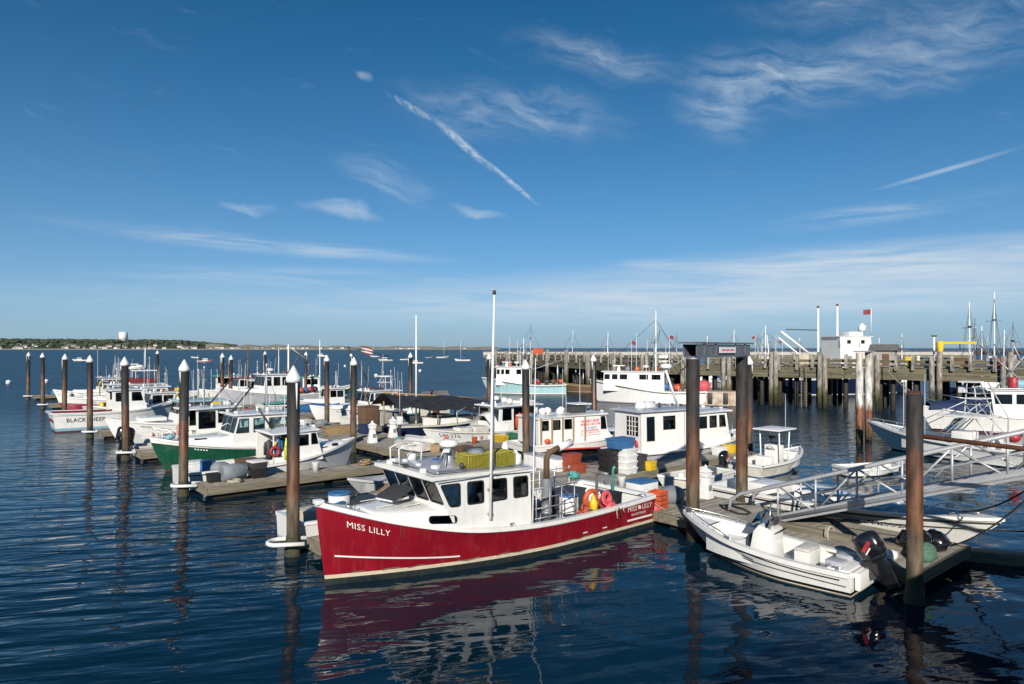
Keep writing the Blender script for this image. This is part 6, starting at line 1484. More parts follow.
# navy boat with white wheelhouse, far right
def navy_boat():
    t = world_boat('white fishing boat with navy canvas over its bow and rigging booms at the right edge', 37.6, 50.5, 172)
    L = 14; H = Hull(t, L, 4.2, [(0, 1.0), (.4, 1.05), (.75, 1.4), (1, 1.9)], rake=1.0, draft=.6, stern=.9, ktop=2.4, top=white, stripe=navyhull, bottom=darkred, gun=.16, gunm=white, n=28)
    x = lambda f: -L / 2 + L * f; H.deck(.3, offwhite, .05); H.cockpit(.01, .3, .4, white, wood_brown)
    wheelhouse(t, x(.42), x(.68), 1.5, 1.0, 3.1, rake=-.25, side_win=[(.08, .30), (.36, .60), (.68, .95)], front_n=3, m=white, pane=G_DARK, zw=(.55, .88), aft='closed')
    rows = [[(x(.68 + .28 * k / 6), y * (1 - .10 * k), 1.5 + .35 * k / 6 * .6 + h) for y, h in ((1.5, 0), (1.2, .6 - .05 * k), (0, 1.0 - .09 * k), (-1.2, .6 - .05 * k), (-1.5, 0))] for k in range(7)]
    MB().grid(rows).build('canvas_cover', navycanvas, t)
    MB().lathe((x(.55), .4, 3.25), [(.3, 0), (.32, .1), (.32, .75), (.28, .8)], 14).build('red_drum', redp, t)
    MB().lathe((x(.50), .5, 3.55), [(.3, -.6), (.33, -.5), (.33, .5), (.3, .6)], 14, 'X').build('blue_drum', bluepale, t)
    MB().path([(x(.40), 0, 1.2), (x(.40), 0, 8.2)], [.12, .08], 8).build('mast', galv, t)
    for a_, b_ in (((.40, 0, 4.0), (.10, 0, 7.0)), ((.44, .3, 3.2), (.62, 2.2, 6.4)), ((.44, -.3, 3.2), (.62, -2.2, 6.4)), ((.40, 0, 7.0), (.62, 0, 3.2))): MB().path([(x(a_[0]), a_[1], a_[2]), (x(b_[0]), b_[1], b_[2])], .06, 6).build('boom', galv, t)
    rail(t, [(x(.70), -1.6, 2.3), (x(.85), -1.2, 2.6), (x(.97), 0, 2.9), (x(.85), 1.2, 2.6), (x(.70), 1.6, 2.3)], r=.03)
    o = MB().box((x(.2), .8, 1.7), (2.0, 1.6, 1.1)).build('orange_tarp_heap', orange, t, bevel=.2)
    return t
navy_boat()
# white dragger at the pier
def dragger(label, X, Y, hd, L, B, hullm, bow, mid, house, zr, mast, stern_rust=False, seed=1, fl=True):
    rd = random.Random(seed)
    t = world_boat(label, X, Y, hd)
    H = Hull(t, L, B, [(0, mid), (.35, mid * .95), (.7, mid + (bow - mid) * .45), (1, bow)], rake=1.0, draft=.6, stern=.88, ktop=2.4, top=hullm, stripe=white if hullm is not white else greyhull, bottom=darkred, gun=.16, gunm=white, n=28)
    x = lambda f: -L / 2 + L * f; H.deck(.03, offwhite, .05); H.rub_rail(.18, dark, .05)
    wheelhouse(t, x(house[0]), x(house[1]), B * .36, mid - .1, zr, rake=.1, side_win=[(.06, .20), (.26, .40), (.60, .72), (.76, .86), (.89, .985)], front_n=4, m=white, pane=G_DARK, zw=(.62, .88), aft='closed', round_=0, inner=False)
    mxp = x(house[0] + .08)
    MB().path([(mxp, 0, mid), (mxp, 0, mast)], [.12, .06], 8).build('mast', white_cap, t)
    for z in (mast * .55, mast * .7): MB().path([(mxp, -1.1, z), (mxp, 1.1, z)], .05, 6).build('crosstree', white_cap, t)
    for s in (-1, 1):
        MB().path([(mxp + .4, s * .4, zr), (mxp - .3, s * 1.9, mast * .8)], .06, 6).build('outrigger', galv, t)
        MB().path([(mxp, 0, mast * .9), (x(.98), s * .1, bow + .1)], .018, 4).build('stay', dark, t); MB().path([(mxp, 0, mast * .9), (x(.05), s * B * .3, mid)], .018, 4).build('stay', dark, t)
    MB().path([(mxp, 0, zr * .8), (x(.03), 0, mast * .62)], .07, 6).build('boom', galv, t)
    MB().path([(x(.10), -B * .32, mid), (x(.10), -B * .30, mid + 2.6), (x(.10), B * .30, mid + 2.6), (x(.10), B * .32, mid)], .08, 8).build('gallows_frame', galv, t)
    for k in range(4): whip(t, x(house[0] + .08 * k), (-.8, .8)[k % 2], zr, rd.uniform(2.5, mast * .55), .03)
    radar_bar(t, x(house[1] - .12), 0, zr + .1, 1.5, .6, .5); radar_dome(t, x(house[0] + .16), .6, zr, .35, .5)
    for k in range(7): MB().blob((x(rd.uniform(.06, house[0])), rd.uniform(-1, 1), mid + .35), (rd.uniform(.6, 1.1),) * 2 + (.7,), 9, 6, .15).build('gear_heap', [redp, dark, bluep, wood_brown, orange, dark, greytarp][k], t)
    for k in range(4): MB().blob((x(house[0] + .08 + .08 * k), rd.uniform(-.6, .6), zr + .35), (.6, .5, .5), 9, 6, .15).build('roof_gear', [redp, dark, orange, greytarp][k], t)
    if fl:
        for k, (f, h) in enumerate(((.30, 4.2), (.62, 3.6))): whip(t, x(f), .9, zr, h, .03); flag(t, x(f), .9, zr + h - .5, w=.45, h=.4)
    rig(t, x(house[0]), x(house[1]), B * .3, zr + .1, seed, 2.5, 6)
    return t
dragger('white steel dragger with rigging lying at the pier behind the capped piles', 15.2, 77.2, 163, 13.0, 4.4, white, 2.6, 1.5, (.34, .86), 3.5, 10.4, seed=3)
dragger('light blue dragger with white wheelhouse at the outer pier', 1.6, 93., 176, 11.5, 4.0, ltblue, 2.2, 1.3, (.42, .82), 3.6, 7.5, seed=5, fl=False)
t = world_boat('rust stained work barge tied astern of the white dragger', 23.2, 74.2, -17, name='work_barge', cat='barge')
MB().box((0, 0, .75), (5.2, 2.6, 1.5)).build('hull', mat('rusty_white_paint', (.52, .47, .40), (.30, .15, .08), rough=.8, scale=1.6, lo=.4, hi=.7), t, bevel=.1)
for q in (-1.6, 0, 1.6): MB().box((q, -1.36, .8), (.5, .14, 1.2)).build('tyre_fender', black, t, bevel=.04)
MB().blob((-2.3, -.6, 2.0), (1.5, 1.2, 1.4), 12, 8, .08).build('orange_float', pink, t)
t = world_boat('brown hulled scow beside the light blue dragger at the outer pier', 9.6, 96., 170, name='scow')
H = Hull(t, 6.5, 2.8, [(0, 1.0), (.5, .95), (1, 1.4)], rake=.8, top=wood_brown, stripe=wood_tan, bottom=wood_dark, gun=.15, gunm=wood_tan, n=20); H.deck(.02, wood_brown, .04)
# behind the pier
dragger('red hulled dragger seen under the pier deck', 39., 101., 12, 14, 4.6, mat('rusty_red_paint', (.30, .05, .04), (.2, .035, .03), rough=.6), 2.4, 1.5, (.3, .55), 3.9, 9.5, seed=8)
def pier_ship():
    t = world_boat('big white vessel with twin masts rising behind the pier', 43.5, 92.5, 8, name='fishing_vessel')
    L = 22; H = Hull(t, L, 6, [(0, 2.2), (.4, 2.1), (.75, 2.7), (1, 4.2)], rake=1.6, draft=.8, stern=.9, top=navyhull, stripe=white, bottom=darkred, gun=.2, gunm=white, n=26); H.deck(.02, offwhite, .05)
    wheelhouse(t, -.4, 4.6, 2.2, 2.0, 7.7, rake=.6, side_win=[(.2, .3, .84, .92), (.6, .7, .84, .92)], front_n=4, m=white, pane=G_DARK, zw=(.80, .92), aft='closed', inner=False, round_=0)
    MB().box((2.8, .3, 8.1), (2.0, 2.4, .6)).build('upper_house', white, t, bevel=.1)
    for k in range(3): MB().path([(-.5 + 2.8 * k, -2.3, 6.4), (-.5 + 2.8 * k, -2.3, 7.5)], .05, 6).build('rail_post', white_cap, t)
    for xx, h in ((-2.2, 11.6), (.6, 11.9)): MB().path([(xx, 0, 2), (xx, 0, h)], [.20, .13], 10).build('mast', white_cap, t); MB().lathe((xx, 0, h), [(.15, 0), (.15, .25), (.05, .3)], 10).build('mast_cap', rust, t)
    MB().path([(-2.2, 0, 4.5), (-8.0, -.8, 8.4)], .16, 8).build('boom', white_cap, t); MB().path([(-2.2, 0, 3.2), (-8.4, -.8, 7.6)], .12, 8).build('boom', white_cap, t); MB().path([(-2.2, 0, 8.6), (-6.8, 0, 8.7)], .07, 6).build('boom_stay', dark, t)
    MB().path([(5.6, 0, 8.0), (5.6, 0, 11.6)], .06, 6).build('flagpole', white_cap, t); flag(t, 5.6, 0, 10.8, flag_cloth, 1.1, .7)
    MB().lathe((4.6, .5, 8.4), [(.3, 0), (.5, .3), (.5, .8), (.1, 1.2)], 12).build('radar_dome', white_cap, t)
    return t
pier_ship()
for k, (px, Z, top, lab) in enumerate([(772, 96, 335, 'boat with a thin leaning mast behind the pier, left of the white vessel'), (970, 92, 302, 'boat with a tall white mast behind the pier beside the yellow hoist'), (975, 98, 318, 'boat with a shorter grey mast beside the tall white mast'), (994, 88, 292, 'boat with the tallest white mast behind the pier at the right'), (981, 84, 326, 'boat with a low white mast in front of the tallest mast'),
        (1012, 93, 322, 'boat with a white mast behind the pier at the right edge'), (1003, 99, 330, 'boat with a short mast between the tallest mast and the right edge'), (733, 104, 330, 'boat with a thin mast behind the pier above the gantry'), (757, 98, 334, 'boat with a short mast behind the pier right of the gantry'), (706, 108, 336, 'boat with a short mast behind the pier left of the gantry'), (572, 140, 330, 'boat with a slim mast behind the outer pier'), (530, 150, 324, 'boat with a slim mast behind the light blue dragger'), (607, 120, 332, 'boat with a slim mast left of the white dragger rigging'), (655, 110, 326, 'boat with a slim mast right of the white dragger rigging'), (676, 112, 333, 'boat with a short mast behind the barge'), (902, 97, 334, 'boat with a short mast right of the grey shed'), (800, 104, 338, 'boat with a low mast behind the cream crate')]):
    t = world_boat(lab, (px - 512) / 683 * Z, Z, 20 + 15 * k, name='masted_boat', group='masts behind the pier')
    H = Hull(t, 9, 3, [(0, 1.0), (.5, .95), (1, 1.6)], rake=1.0, top=[white, navyhull, white, offwhite, greyhull][k % 5], gun=.14, n=18, rows=4); H.deck(.02, offwhite)
    MB().box((.2, 0, 1.6), (2.6, 1.9, 1.6)).build('house', white, t, bevel=.1)
    h = CAM_H + (348 - top) * Z / 683.
    MB().path([(0, 0, 1), (-.9 if k == 0 else -.2, 0, h)], [.10, .06], 8).build('mast', white_cap if k % 3 != 2 else galv, t)
    MB().path([(-.1, 0, h * .5), (-3.2, 0, h * .42)], .05, 6).build('boom', galv, t); whip(t, .8, .5, 2.4, h * .4, .03)
    MB().path([(-.1, -.9, h * .72), (-.1, .9, h * .72)], .04, 5).build('crosstree', galv, t)
    for q in (4.2, -4.2): MB().path([(-.15, 0, h * .95), (q, 0, 1.2)], .022, 4).build('stay', dark, t)
    for q in (-1.3, 1.3): MB().path([(-.15, 0, h * .9), (-.3, q, 1.0)], .022, 4).build('stay', dark, t)
    if k % 2: MB().box((-.1, 0, h * .72 + .15), (.3, .3, .25)).build('mast_lamp', dark, t)
# ------------------------------------------------------------------ things standing on the pier
def pier_at(px, off=2.0, z=4.44):
    """point on the near pier's deck seen at column px, off metres behind its face"""
    k = (px - 512) / 683.; A = pier_near.location; n = Vector((-dN.y, dN.x, 0)); A = A + n * off
    s = (k * A.y - A.x) / (dN.x - k * dN.y); p = A + dN * s; return Vector((p.x, p.y, z))
PA = math.atan2(dN.y, dN.x)
t = thing('shed', 'small grey shed with a gabled roof on the pier', 'shed', pier_at(884, 4), PA)
MB().box((0, 0, .75), (2.2, 2.0, 1.5)).build('wall', wall_s, t); MB().prism([(-1.3, -1.25, 1.5), (-1.3, 1.25, 1.5), (-1.3, 0, 2.15)], (2.6, 0, 0)).build('roof', roof_g, t); MB().box((.3, -1.02, .6), (.6, .05, 1.1)).build('door', wood_brown, t)
t = thing('hoist', 'yellow davit hoist with a horizontal jib on the pier', 'hoist', pier_at(940, 1.2), PA)
MB().lathe((0, 0, 0), [(.22, 0), (.2, .6), (.22, 1.2), (.36, 2.2), (.3, 2.4)], 12).build('column', yellow, t); MB().box((1.3, 0, 2.25), (3.2, .16, .2)).build('jib', yellow, t); MB().path([(1.6, 0, 2.2), (1.6, 0, 1.7)], .06, 6).build('hook', dark, t)
t = thing('lamp_post', 'white lamp post on the pier left of the yellow hoist', 'lamp post', pier_at(934, 3.0), PA)
MB().tube((0, 0, 0), (0, 0, 2.9), .09, n=8).build('post', white_cap, t); MB().box((0, 0, 2.95), (.5, .3, .12)).build('lamp_head', dark, t)
for k, (px, m_, sz, lab) in enumerate([(700, bluep, (1.6, 1.2, .8), 'blue fish tote on the pier behind the gantry'), (805, cream, (1.0, 1.0, 1.1), 'cream crate on the pier left of the white vessel'), (822, yellow, (.7, .7, 1.0), 'yellow bin on the pier below the white vessel'), (664, white_cap, (2.0, 1.2, .9), 'white fish box on the pier above the white dragger'), (910, yellow, (.8, .6, .9), 'yellow tub on the pier right of the shed'), (962, wood_brown, (1.6, 1.2, .8), 'brown crate on the pier right of the hoist'), (1006, orange, (1.6, 1.2, .8), 'orange fish tote on the pier at the right edge'), (768, offwhite, (1.2, 1.0, .9), 'pale tote on the pier left of the cream crate')]):
    tote(lab, pier_at(px, 2.2), PA, sz, m_, cat='fish tote', group='totes on the pier')
k_ = PN[0] + (PN[1] - PN[0]) * .36
tote('orange bin at the outer end of the pier', Vector((k_.x + 1.2, k_.y, 5.0)), .3, (1.9, 1.2, 1.1), orange)
rs = random.Random(31)
for k, px in enumerate([655, 690, 748, 846, 918, 930, 990]):
    t = thing('bollard', ['white mooring bollard on the pier above the barge', 'white mooring bollard on the pier near the blue tote', 'white mooring bollard on the pier right of the gantry', 'white mooring bollard on the pier by the dolphin', 'left white mooring bollard of the pair below the hoist', 'right white mooring bollard of the pair below the hoist', 'white mooring bollard on the pier near the right edge'][k], 'bollard', pier_at(px, .25, 4.99), PA, 'pier bollards')
    MB().lathe((0, 0, 0), [(.18, 0), (.14, .1), (.14, .28), (.22, .34), (.2, .42), (.05, .46)], 12).build('post', white_cap, t)
# ------------------------------------------------------------------ boats moored out in the harbour
def moored(label, px, py, L, hd, m=white, house=True, mast=0., cat='boat', name='moored_boat'):
    p = ground(px, py); t = thing(name, label, cat, p, R(hd), 'boats moored in the harbour')
    H = Hull(t, L, L * .32, [(0, L * .09), (.5, L * .085), (1, L * .15)], rake=L * .1, draft=.3, top=m, stripe=white, bottom=darkred, gun=.1, gunm=white, n=16, rows=4); H.deck(.03, offwhite, .04)
    if house:
        MB().frustum((L * .04, 0, L * .08), (L * .36, L * .22), (L * .28, L * .19), L * .15).build('cabin', white, t); MB().box((L * .04, 0, L * .175), (L * .325, L * .215, L * .05)).build('window_band', gloss_black, t); MB().box((L * .03, 0, L * .235), (L * .34, L * .22, L * .015)).build('roof', white, t)
    if mast:
        MB().path([(L * .08, 0, L * .1), (L * .08, 0, mast)], [.09, .05], 6).build('mast', white_cap, t); MB().path([(L * .08, 0, L * .25), (-L * .38, 0, L * .24)], [.16, .12], 8).build('boom_and_sail', bluep if m is white else white_cap, t)
        for q in (L * .48, -L * .48): MB().path([(L * .08, 0, mast), (q, 0, L * .12)], .02, 4).build('stay', dark, t)
    return t
moored('white cabin boat moored left of the second pile', 80, 361, 6.5, 200)
moored('white cabin cruiser moored behind the maroon flybridge boat', 134, 369, 6.4, 20)
moored('small white boat moored in front of the far dunes', 195, 358, 6, 170, house=False)
moored('small red hulled boat moored in front of the far dunes', 205, 362, 6.5, 10, mat('bright_red_paint', (.3, .02, .03)))
moored('white motorboat under way near the far spit', 322, 356.5, 9, 160)
moored('cream cabin boat moored left of the flag hoist', 385, 361, 7, 215, offwhite)
moored('small white sloop moored left of the cream boat', 374, 357, 8, 150, white, False, 11)
moored('small white launch moored right of the cream boat', 405, 360, 5, 10, house=False)
moored('white launch beside the flag hoist pile', 416, 363.5, 5.5, 190)
moored('white sloop moored in mid harbour, left of its pair', 443, 358, 8.5, 30, white, False, 12)
moored('white sloop moored in mid harbour, nearer of its pair', 462, 361, 7.5, 200, white, False, 10.5)
moored('dark rowing boat moored left of the two sloops', 429, 358, 5, 20, navyhull, False)
for k, (px, py, lab) in enumerate([(8.5, 384, 'white mooring ball near the left edge'), (46, 383, 'white mooring ball between the leftmost piles'), (345, 367, 'white mooring ball in front of the far spit'), (420, 372, 'white mooring ball right of the flag hoist'), (376, 377, 'white mooring ball beside the far capped pile')]):
    t = thing('mooring_ball', lab, 'buoy', ground(px, py), 0, 'mooring balls')
    MB().blob((0, 0, .28), (.85, .85, .85), 14, 10).build('ball', white_cap, t); MB().torus((0, 0, .28), .425, .03, 18, 6).build('blue_band', bluep, t)
# ================================================================== GEAR ON THE FLOATS
Z0 = .525
WS = lambda b, a, z=Z0: DW(b, a, z)
rustbasket = mat('rust_red_plastic', (.34, .07, .035), (.26, .05, .03), rough=.6)
# stacked crates beside the pilothouse boat
for k in range(4):
    n_ = ['lowest', 'second lowest', 'second highest', 'highest'][k]
    tote('white fish crate, %s of the white stack by the pilothouse boat' % n_, WS(15.75, .55, Z0 + k * .285), TH + .05 * (k % 2), (.80, .62, .28), white_cap, name='fish_crate', cat='crate', group='white crates in the stack')
    tote('black fish crate, %s of the black stack by the pilothouse boat' % n_, WS(15.05, 1.0, Z0 + k * .275), TH - .04 * (k % 2), (.78, .60, .27), black, name='fish_crate', cat='crate', group='black crates in the stack')
tote('blue lidded fish tote on top of the white and black crate stacks', WS(15.55, .75, Z0 + 1.15), TH, (1.15, .75, .45), bluep, cat='fish tote')
tote('black crate right of the white crate stack', WS(16.75, .7), TH, (.6, .55, .75), dark, cat='crate'); tote('yellow bin right of the white crate stack', WS(17.2, .45), TH + .1, (.55, .5, .42), yellow, cat='bin')
for k, (b, a, z) in enumerate([(14.1, 2.1, 0), (14.15, 2.75, 0), (14.1, 2.4, .42)]):
    t = tote(['red basket left of the black crates, lower right', 'red basket left of the black crates, lower left', 'red basket on top of the red baskets'][k], WS(b, a, Z0 + z), TH, (.75, .55, .42), rustbasket, cat='basket', name='basket', group='red baskets')
t = thing('dock_box', 'long low white dock box on the walkway behind the exhaust stack', 'dock box', WS(13.85, 3.9), TH)
MB().box((0, 0, .28), (.7, 2.4, .56)).build('body', white_cap, t, bevel=.03); MB().box((0, 0, .585), (.76, 2.46, .05)).build('lid', greyhull, t, bevel=.015)
t = thing('dock_box', 'white fish box with blue lid at the stern of the red boat', 'dock box', WS(12.15, -3.3), TH)
MB().box((0, 0, .33), (1.0, .75, .66)).build('body', white_cap, t, bevel=.04); MB().box((0, 0, .69), (1.06, .8, .07)).build('lid', bluep, t, bevel=.02)
crate('orange slatted crate at the stern corner of the red boat', WS(11.45, -4.6), TH + .2, (.62, .5, .62), orange)
o = MB().blob((0, 0, .25), (1.2, .9, .7), 14, 8, .06).build('tarp_bundle', greytarp); tag(o, 'grey tarp mound beside the blue lidded box', 'tarp', loc=WS(12.6, -4.3), rz=TH)
pedestal('white power pedestal beside the gantry', WS(14.1, -4.75), TH, 1.0)
pedestal('white power pedestal on the float by the capped pile in mid dock', WS(11.7, 16.9), TH, 1.05)
pedestal('white power pedestal by the brown crates', WS(13.9, 18.3), TH, 1.05)
pedestal('white power pedestal left of the white cabin cruiser', WS(11.6, 30.5), TH, 1.05)
t = thing('lamp_post', 'dark dock post with a white lamp box beside the brown crates', 'lamp post', WS(13.4, 16.6), TH)
MB().tube((0, 0, 0), (0, 0, 1.7), .09, n=8).build('post', dark, t); MB().box((0, 0, 1.25), (.3, .3, .5)).build('lamp_box', white_cap, t, bevel=.05); whip(t, 0, 0, 1.7, 2.0, .015)
# landing float
o = MB().path([(-.7, 0, .04), (-.5, .28, .04), (.2, .30, .04), (.75, .12, .04), (.7, -.2, .04), (0, -.3, .04), (-.6, -.15, .05)], .035, 6).build('hose', rope_dark); tag(o, 'black hose looped on the landing float by the gantry', 'hose', loc=WS(13.2, -6.6), rz=TH + 1.2)
for k, (b, a, l, rz) in enumerate([(12.35, -9.6, 2.6, 90), (12.45, -11.7, 1.5, 84)]):
    o = MB().box((0, 0, .09), (l, .24, .18)).build('timber_baulk', wood_beam, bevel=.015); tag(o, ['long squared timber on the landing float under the gangway', 'short squared timber on the landing float near the bare pile'][k], 'timber', loc=WS(b, a), rz=TH + R(rz))
o = MB().torus((0, 0, 0), .20, .04, 16, 6, Matrix.Rotation(math.pi / 2, 3, 'Y')).torus((.06, 0, .0), .19, .035, 16, 6, Matrix.Rotation(math.pi / 2, 3, 'Y')).build('rope_coil', ropem); tag(o, 'tan rope looped over the squared timber', 'rope', loc=WS(12.35, -10.3, Z0 + .13), rz=TH + R(90))
rb2 = random.Random(8)
o = MB().blob((0, 0, .28), (1.0, .8, .75), 14, 9, .16, rb2).build('bin_bag', gloss_black); tag(o, 'black rubbish bag on the landing float beside the bare pile', 'bag', loc=WS(12.7, -12.5), rz=.3)
o = MB().blob((0, 0, .22), (.8, .7, .6), 14, 9, .16, rb2).build('bin_bag', gloss_black); tag(o, 'smaller black rubbish bag right of the bare pile', 'bag', loc=WS(13.5, -12.75), rz=1.3)
o = MB().blob((0, 0, .18), (.9, .7, .5), 14, 8, .18, rb2).build('net_heap', mat('green_netting', (.10, .22, .15), (.06, .14, .10), rough=.95, scale=14, bump=.03, bscale=30)); tag(o, 'heap of pale green netting on the end of the landing float', 'net', loc=WS(12.2, -12.85), rz=TH)
o = MB().blob((0, 0, .1), (.5, .35, .25), 10, 6, .15).build('rag', white_cap); tag(o, 'crumpled white rag at the corner of the landing float', 'rag', loc=WS(11.6, -12.3), rz=TH)
# clutter in the middle of the walkway
MIDS = [('brown plywood crate on the finger float behind the mid dock pedestal', 15.5, 24.6, (1.2, 1.1, 1.5), wood_brown), ('pale grey bait vat left of its darker neighbour on the finger float', 16.7, 24.6, (1.0, 1.1, 1.1), mat('galvanised_vat', (.38, .38, .36), (.3, .3, .28), rough=.7)), ('dark grey bait vat right of its paler neighbour on the finger float', 17.85, 24.6, (1.1, 1.1, 1.0), greytarp), ('teal bin on the finger float before the cream shed', 19.1, 24.5, (.9, .9, .7), tealp), ('pale plywood sheet stack on the walkway', 12.3, 22.4, (2.2, .9, .5), wood_tan), ('navy tub on the walkway beside the plywood stack', 13.6, 21.2, (.9, .8, .6), navycanvas)]
for lab, b, a, sz, m_ in MIDS: tote(lab, WS(b, a), TH + .05, sz, m_, cat='bin', name='storage_bin', group='bins on the walkway')
for k, (b, a) in enumerate([(12.0, 18.8), (13.2, 23.4), (12.2, 26.4)]):
    t = thing('pallet', ['grey pallet lying beside the mid dock pedestal', 'grey pallet beyond the navy tub', 'grey pallet farther along the walkway behind the plywood stack'][k], 'pallet', WS(b, a), TH + .3 * k, 'pallets')
    for i in range(6): MB().box((-.5 + .2 * i, 0, .13), (.14, 1.0, .025)).build('slat', wood_grey, t)
    for s in (-.42, 0, .42): MB().box((0, s, .06), (1.15, .09, .11)).build('bearer', wood_grey, t)
t = thing('shed', 'small cream gabled bait shed on the finger float before the black tarpaulin', 'shed', WS(21.2, 24.6), TH)
MB().box((0, 0, .85), (2.0, 1.2, 1.7)).build('wall', mat('cream_board', (.6, .58, .5), (.5, .48, .4), rough=.8), t); MB().prism([(-1.15, -.75, 1.65), (-1.15, .75, 1.65), (-1.15, 0, 2.35)], (2.3, 0, 0)).build('roof', roof_g, t); MB().box((-.3, -.62, .75), (.6, .05, 1.4)).build('door', wood_brown, t); MB().box((.5, -.62, 1.1), (.4, .05, .45)).build('window', gloss_black, t)
# timber hoist with a flag beside the far pile
t = thing('hoist', 'slim dark timber hoist arm with a striped flag among the far boats', 'hoist', DW(22.3, 37.2), TH)
MB().path([(0, 0, .4), (-.2, 0, 3.2), (-2.4, -.4, 6.35)], [.10, .09, .06], 8).build('arm', wood_dark, t); MB().path([(-2.4, -.4, 6.3), (2.4, .6, 5.4)], .03, 6).build('wire', dark, t)
for k in range(5): MB().grid([[(-.9 + .22 * i, -.1 + .07 * math.sin(i * 1.1), 5.75 - .05 * i + .13 * k + q) for q in (0, .13)] for i in range(6)]).build('flag_stripe', flag_cloth if k % 2 == 0 else white_cap, t)
MB().grid([[(-.95 - .02 * i, -.12 + .01 * i, 6.05 + .1 * i + q) for q in (0, .32)] for i in range(2)]).build('flag_canton', navycanvas, t)
# finger float gear on the left
o = MB().lathe((-.5, 0, .36), [(.30, 0), (.36, .04), (.36, .96), (.30, 1.0)], 18, 'X').build('barrel', greytarp); tag(o, 'grey drum lying on the end of the long finger float', 'barrel', loc=WS(1.5, 10.25), rz=TH + .1)
tote('black crate on the long finger float right of the grey drum', WS(2.55, 10.3), TH, (.7, .6, .38), black, cat='crate'); tote('black crate stacked with a white lid on the long finger float', WS(2.55, 10.3, Z0 + .385), TH + .1, (.7, .6, .36), dark, white_cap, cat='crate')
tote('small black box at the tip of the long finger float', WS(.75, 10.45), TH, (.5, .45, .36), black, cat='box')
coil('coiled rope on the long finger float', WS(1.4, 9.75), .3)
# ropes
rope('mooring line from the red bow to its finger float', mx(.3, -.1, 2.1), WS(.6, -1.0), .15)
rope('mooring line from the red stern to the walkway', mx(10.7, 1.5, 1.15), WS(11.4, -5.0), .08)
rope('slack white line across the gap before the capped pile in mid dock', WS(10.5, 12.6), WS(11.2, 15.8), .3, .02)
rope('dark line running low beside the lettered white hull', (9.1, 22.6, .78), (13.2, 16.6, 1.72), .12, .022, rope_dark)
rope('dark line dropping from the gangway to the white bow', DW(13.0, -15.1, 2.75), DW(15.9, -12.6, 1.2), .2, .022, rope_dark)
rope('second dark line dropping from the gangway to the float corner', DW(13.0, -15.3, 2.85), WS(14.1, -12.9), .25, .022, rope_dark)
rope('pale hawser sagging from the pier to the boat with the navy canvas', pier_at(884, -.5, 4.4), (34.2, 51.2, 2.4), 1.4, .05, ropem, 14)
rope('bow line of the console boat to the landing float', DW(9.8, -7.0, 1.2), WS(11.2, -6.7), .1, .016)
o = MB().path([(0, 0, 0), (4.5, -3.6, -.35)], .055, 8).build('rusty_pipe', rust); tag(o, 'rusty pipe running from the bare pile to the right', 'pipe', loc=DW(10.3, -13.4, 4.05))

# ------------------------------------------------------------------ working gear lying about on boats and floats
GM = {'red': redp, 'orange': orange, 'blue': bluep, 'white': white_cap, 'yellow': yellow, 'grey': greytarp, 'black': dark, 'green': greenp, 'teal': tealp, 'brown': wood_brown, 'tan': wood_tan, 'lime': hivis, 'pink': pink, 'pale blue': bluepale}
def gear(item, col, loc, where, rz=0., s=1.):
    m_ = GM[col]; lab = '%s %s %s' % (col, item, where)
    if item == 'bucket':
        t = thing('bucket', lab, 'bucket', loc, rz, 'buckets'); t.scale = (s,) * 3
        MB().lathe((0, 0, 0), [(.13, 0), (.17, .36), (.185, .38), (.175, .385)], 14).build('pail', m_, t); MB().path([(-.17, 0, .36), (-.12, .1, .48), (.12, .1, .48), (.17, 0, .36)], .01, 5).build('handle', steel, t)
    elif item == 'float':
        o = MB().lathe((0, 0, 0), [(.03, 0), (.2, .08), (.26, .26), (.2, .45), (.06, .56), (.05, .66)], 14).build('net_float', m_); tag(o, lab, 'buoy', 'net floats', loc, rz); o.scale = (s,) * 3
    elif item == 'rope heap':
        pts = []; rr = random.Random(sum(map(ord, lab)))
        for i in range(60): q = i * .7; r = .12 + .2 * rr.random(); pts.append((r * math.cos(q), r * math.sin(q), .03 + .004 * i))
        tag(MB().path(pts, .028, 5).build('rope_heap', m_), lab, 'rope', 'rope heaps', loc, rz).scale = (s,) * 3
    elif item == 'box': tote(lab, loc, rz, (.75 * s, .5 * s, .42 * s), m_, cat='box', name='gear_box', group='gear boxes')
    elif item == 'basket':
        t = thing('basket', lab, 'basket', loc, rz, 'baskets'); t.scale = (s,) * 3
        MB().lathe((0, 0, 0), [(.2, 0), (.27, .42)], 14).build('weave', m_, t); MB().torus((0, 0, .42), .27, .02, 16, 6).build('rim', m_, t)
        for q in (-1, 1): MB().path([(q * .27, -.08, .42), (q * .31, 0, .5), (q * .27, .08, .42)], .015, 5).build('handle', m_, t)
    elif item == 'trap': trap(lab, loc, rz, (.95, .55, .36), m_)
    elif item == 'tarp': o = MB().blob((0, 0, .2), (1.0 * s, .7 * s, .5 * s), 12, 7, .16, random.Random(len(lab))).build('tarp_heap', m_); tag(o, lab, 'tarp', 'heaped tarps', loc, rz)
def boat_at(sub):
    return next(o for o in COL.objects if o.parent is None and sub in o.get('label', ''))
def fill(sub, where, z, L, items):
    r = boat_at(sub); rz = r.rotation_euler[2]
    for it, col, f, y in items: gear(it, col, on_boat(r, (-L / 2 + L * f, y, z)), where, rz + f * 7)
fill('green hulled boat with', 'in the green boat cockpit', .32, 8.8, [('bucket', 'white', .05, .7), ('basket', 'yellow', .16, .9), ('float', 'orange', .2, .2), ('rope heap', 'tan', .08, -.3)])
fill('white open lobster boat with', 'in the open lobster boat', .28, 8.5, [('bucket', 'black', .22, .6), ('rope heap', 'tan', .27, -.2), ('basket', 'orange', .40, .5), ('box', 'white', .21, -.1), ('bucket', 'white', .44, -.2)])
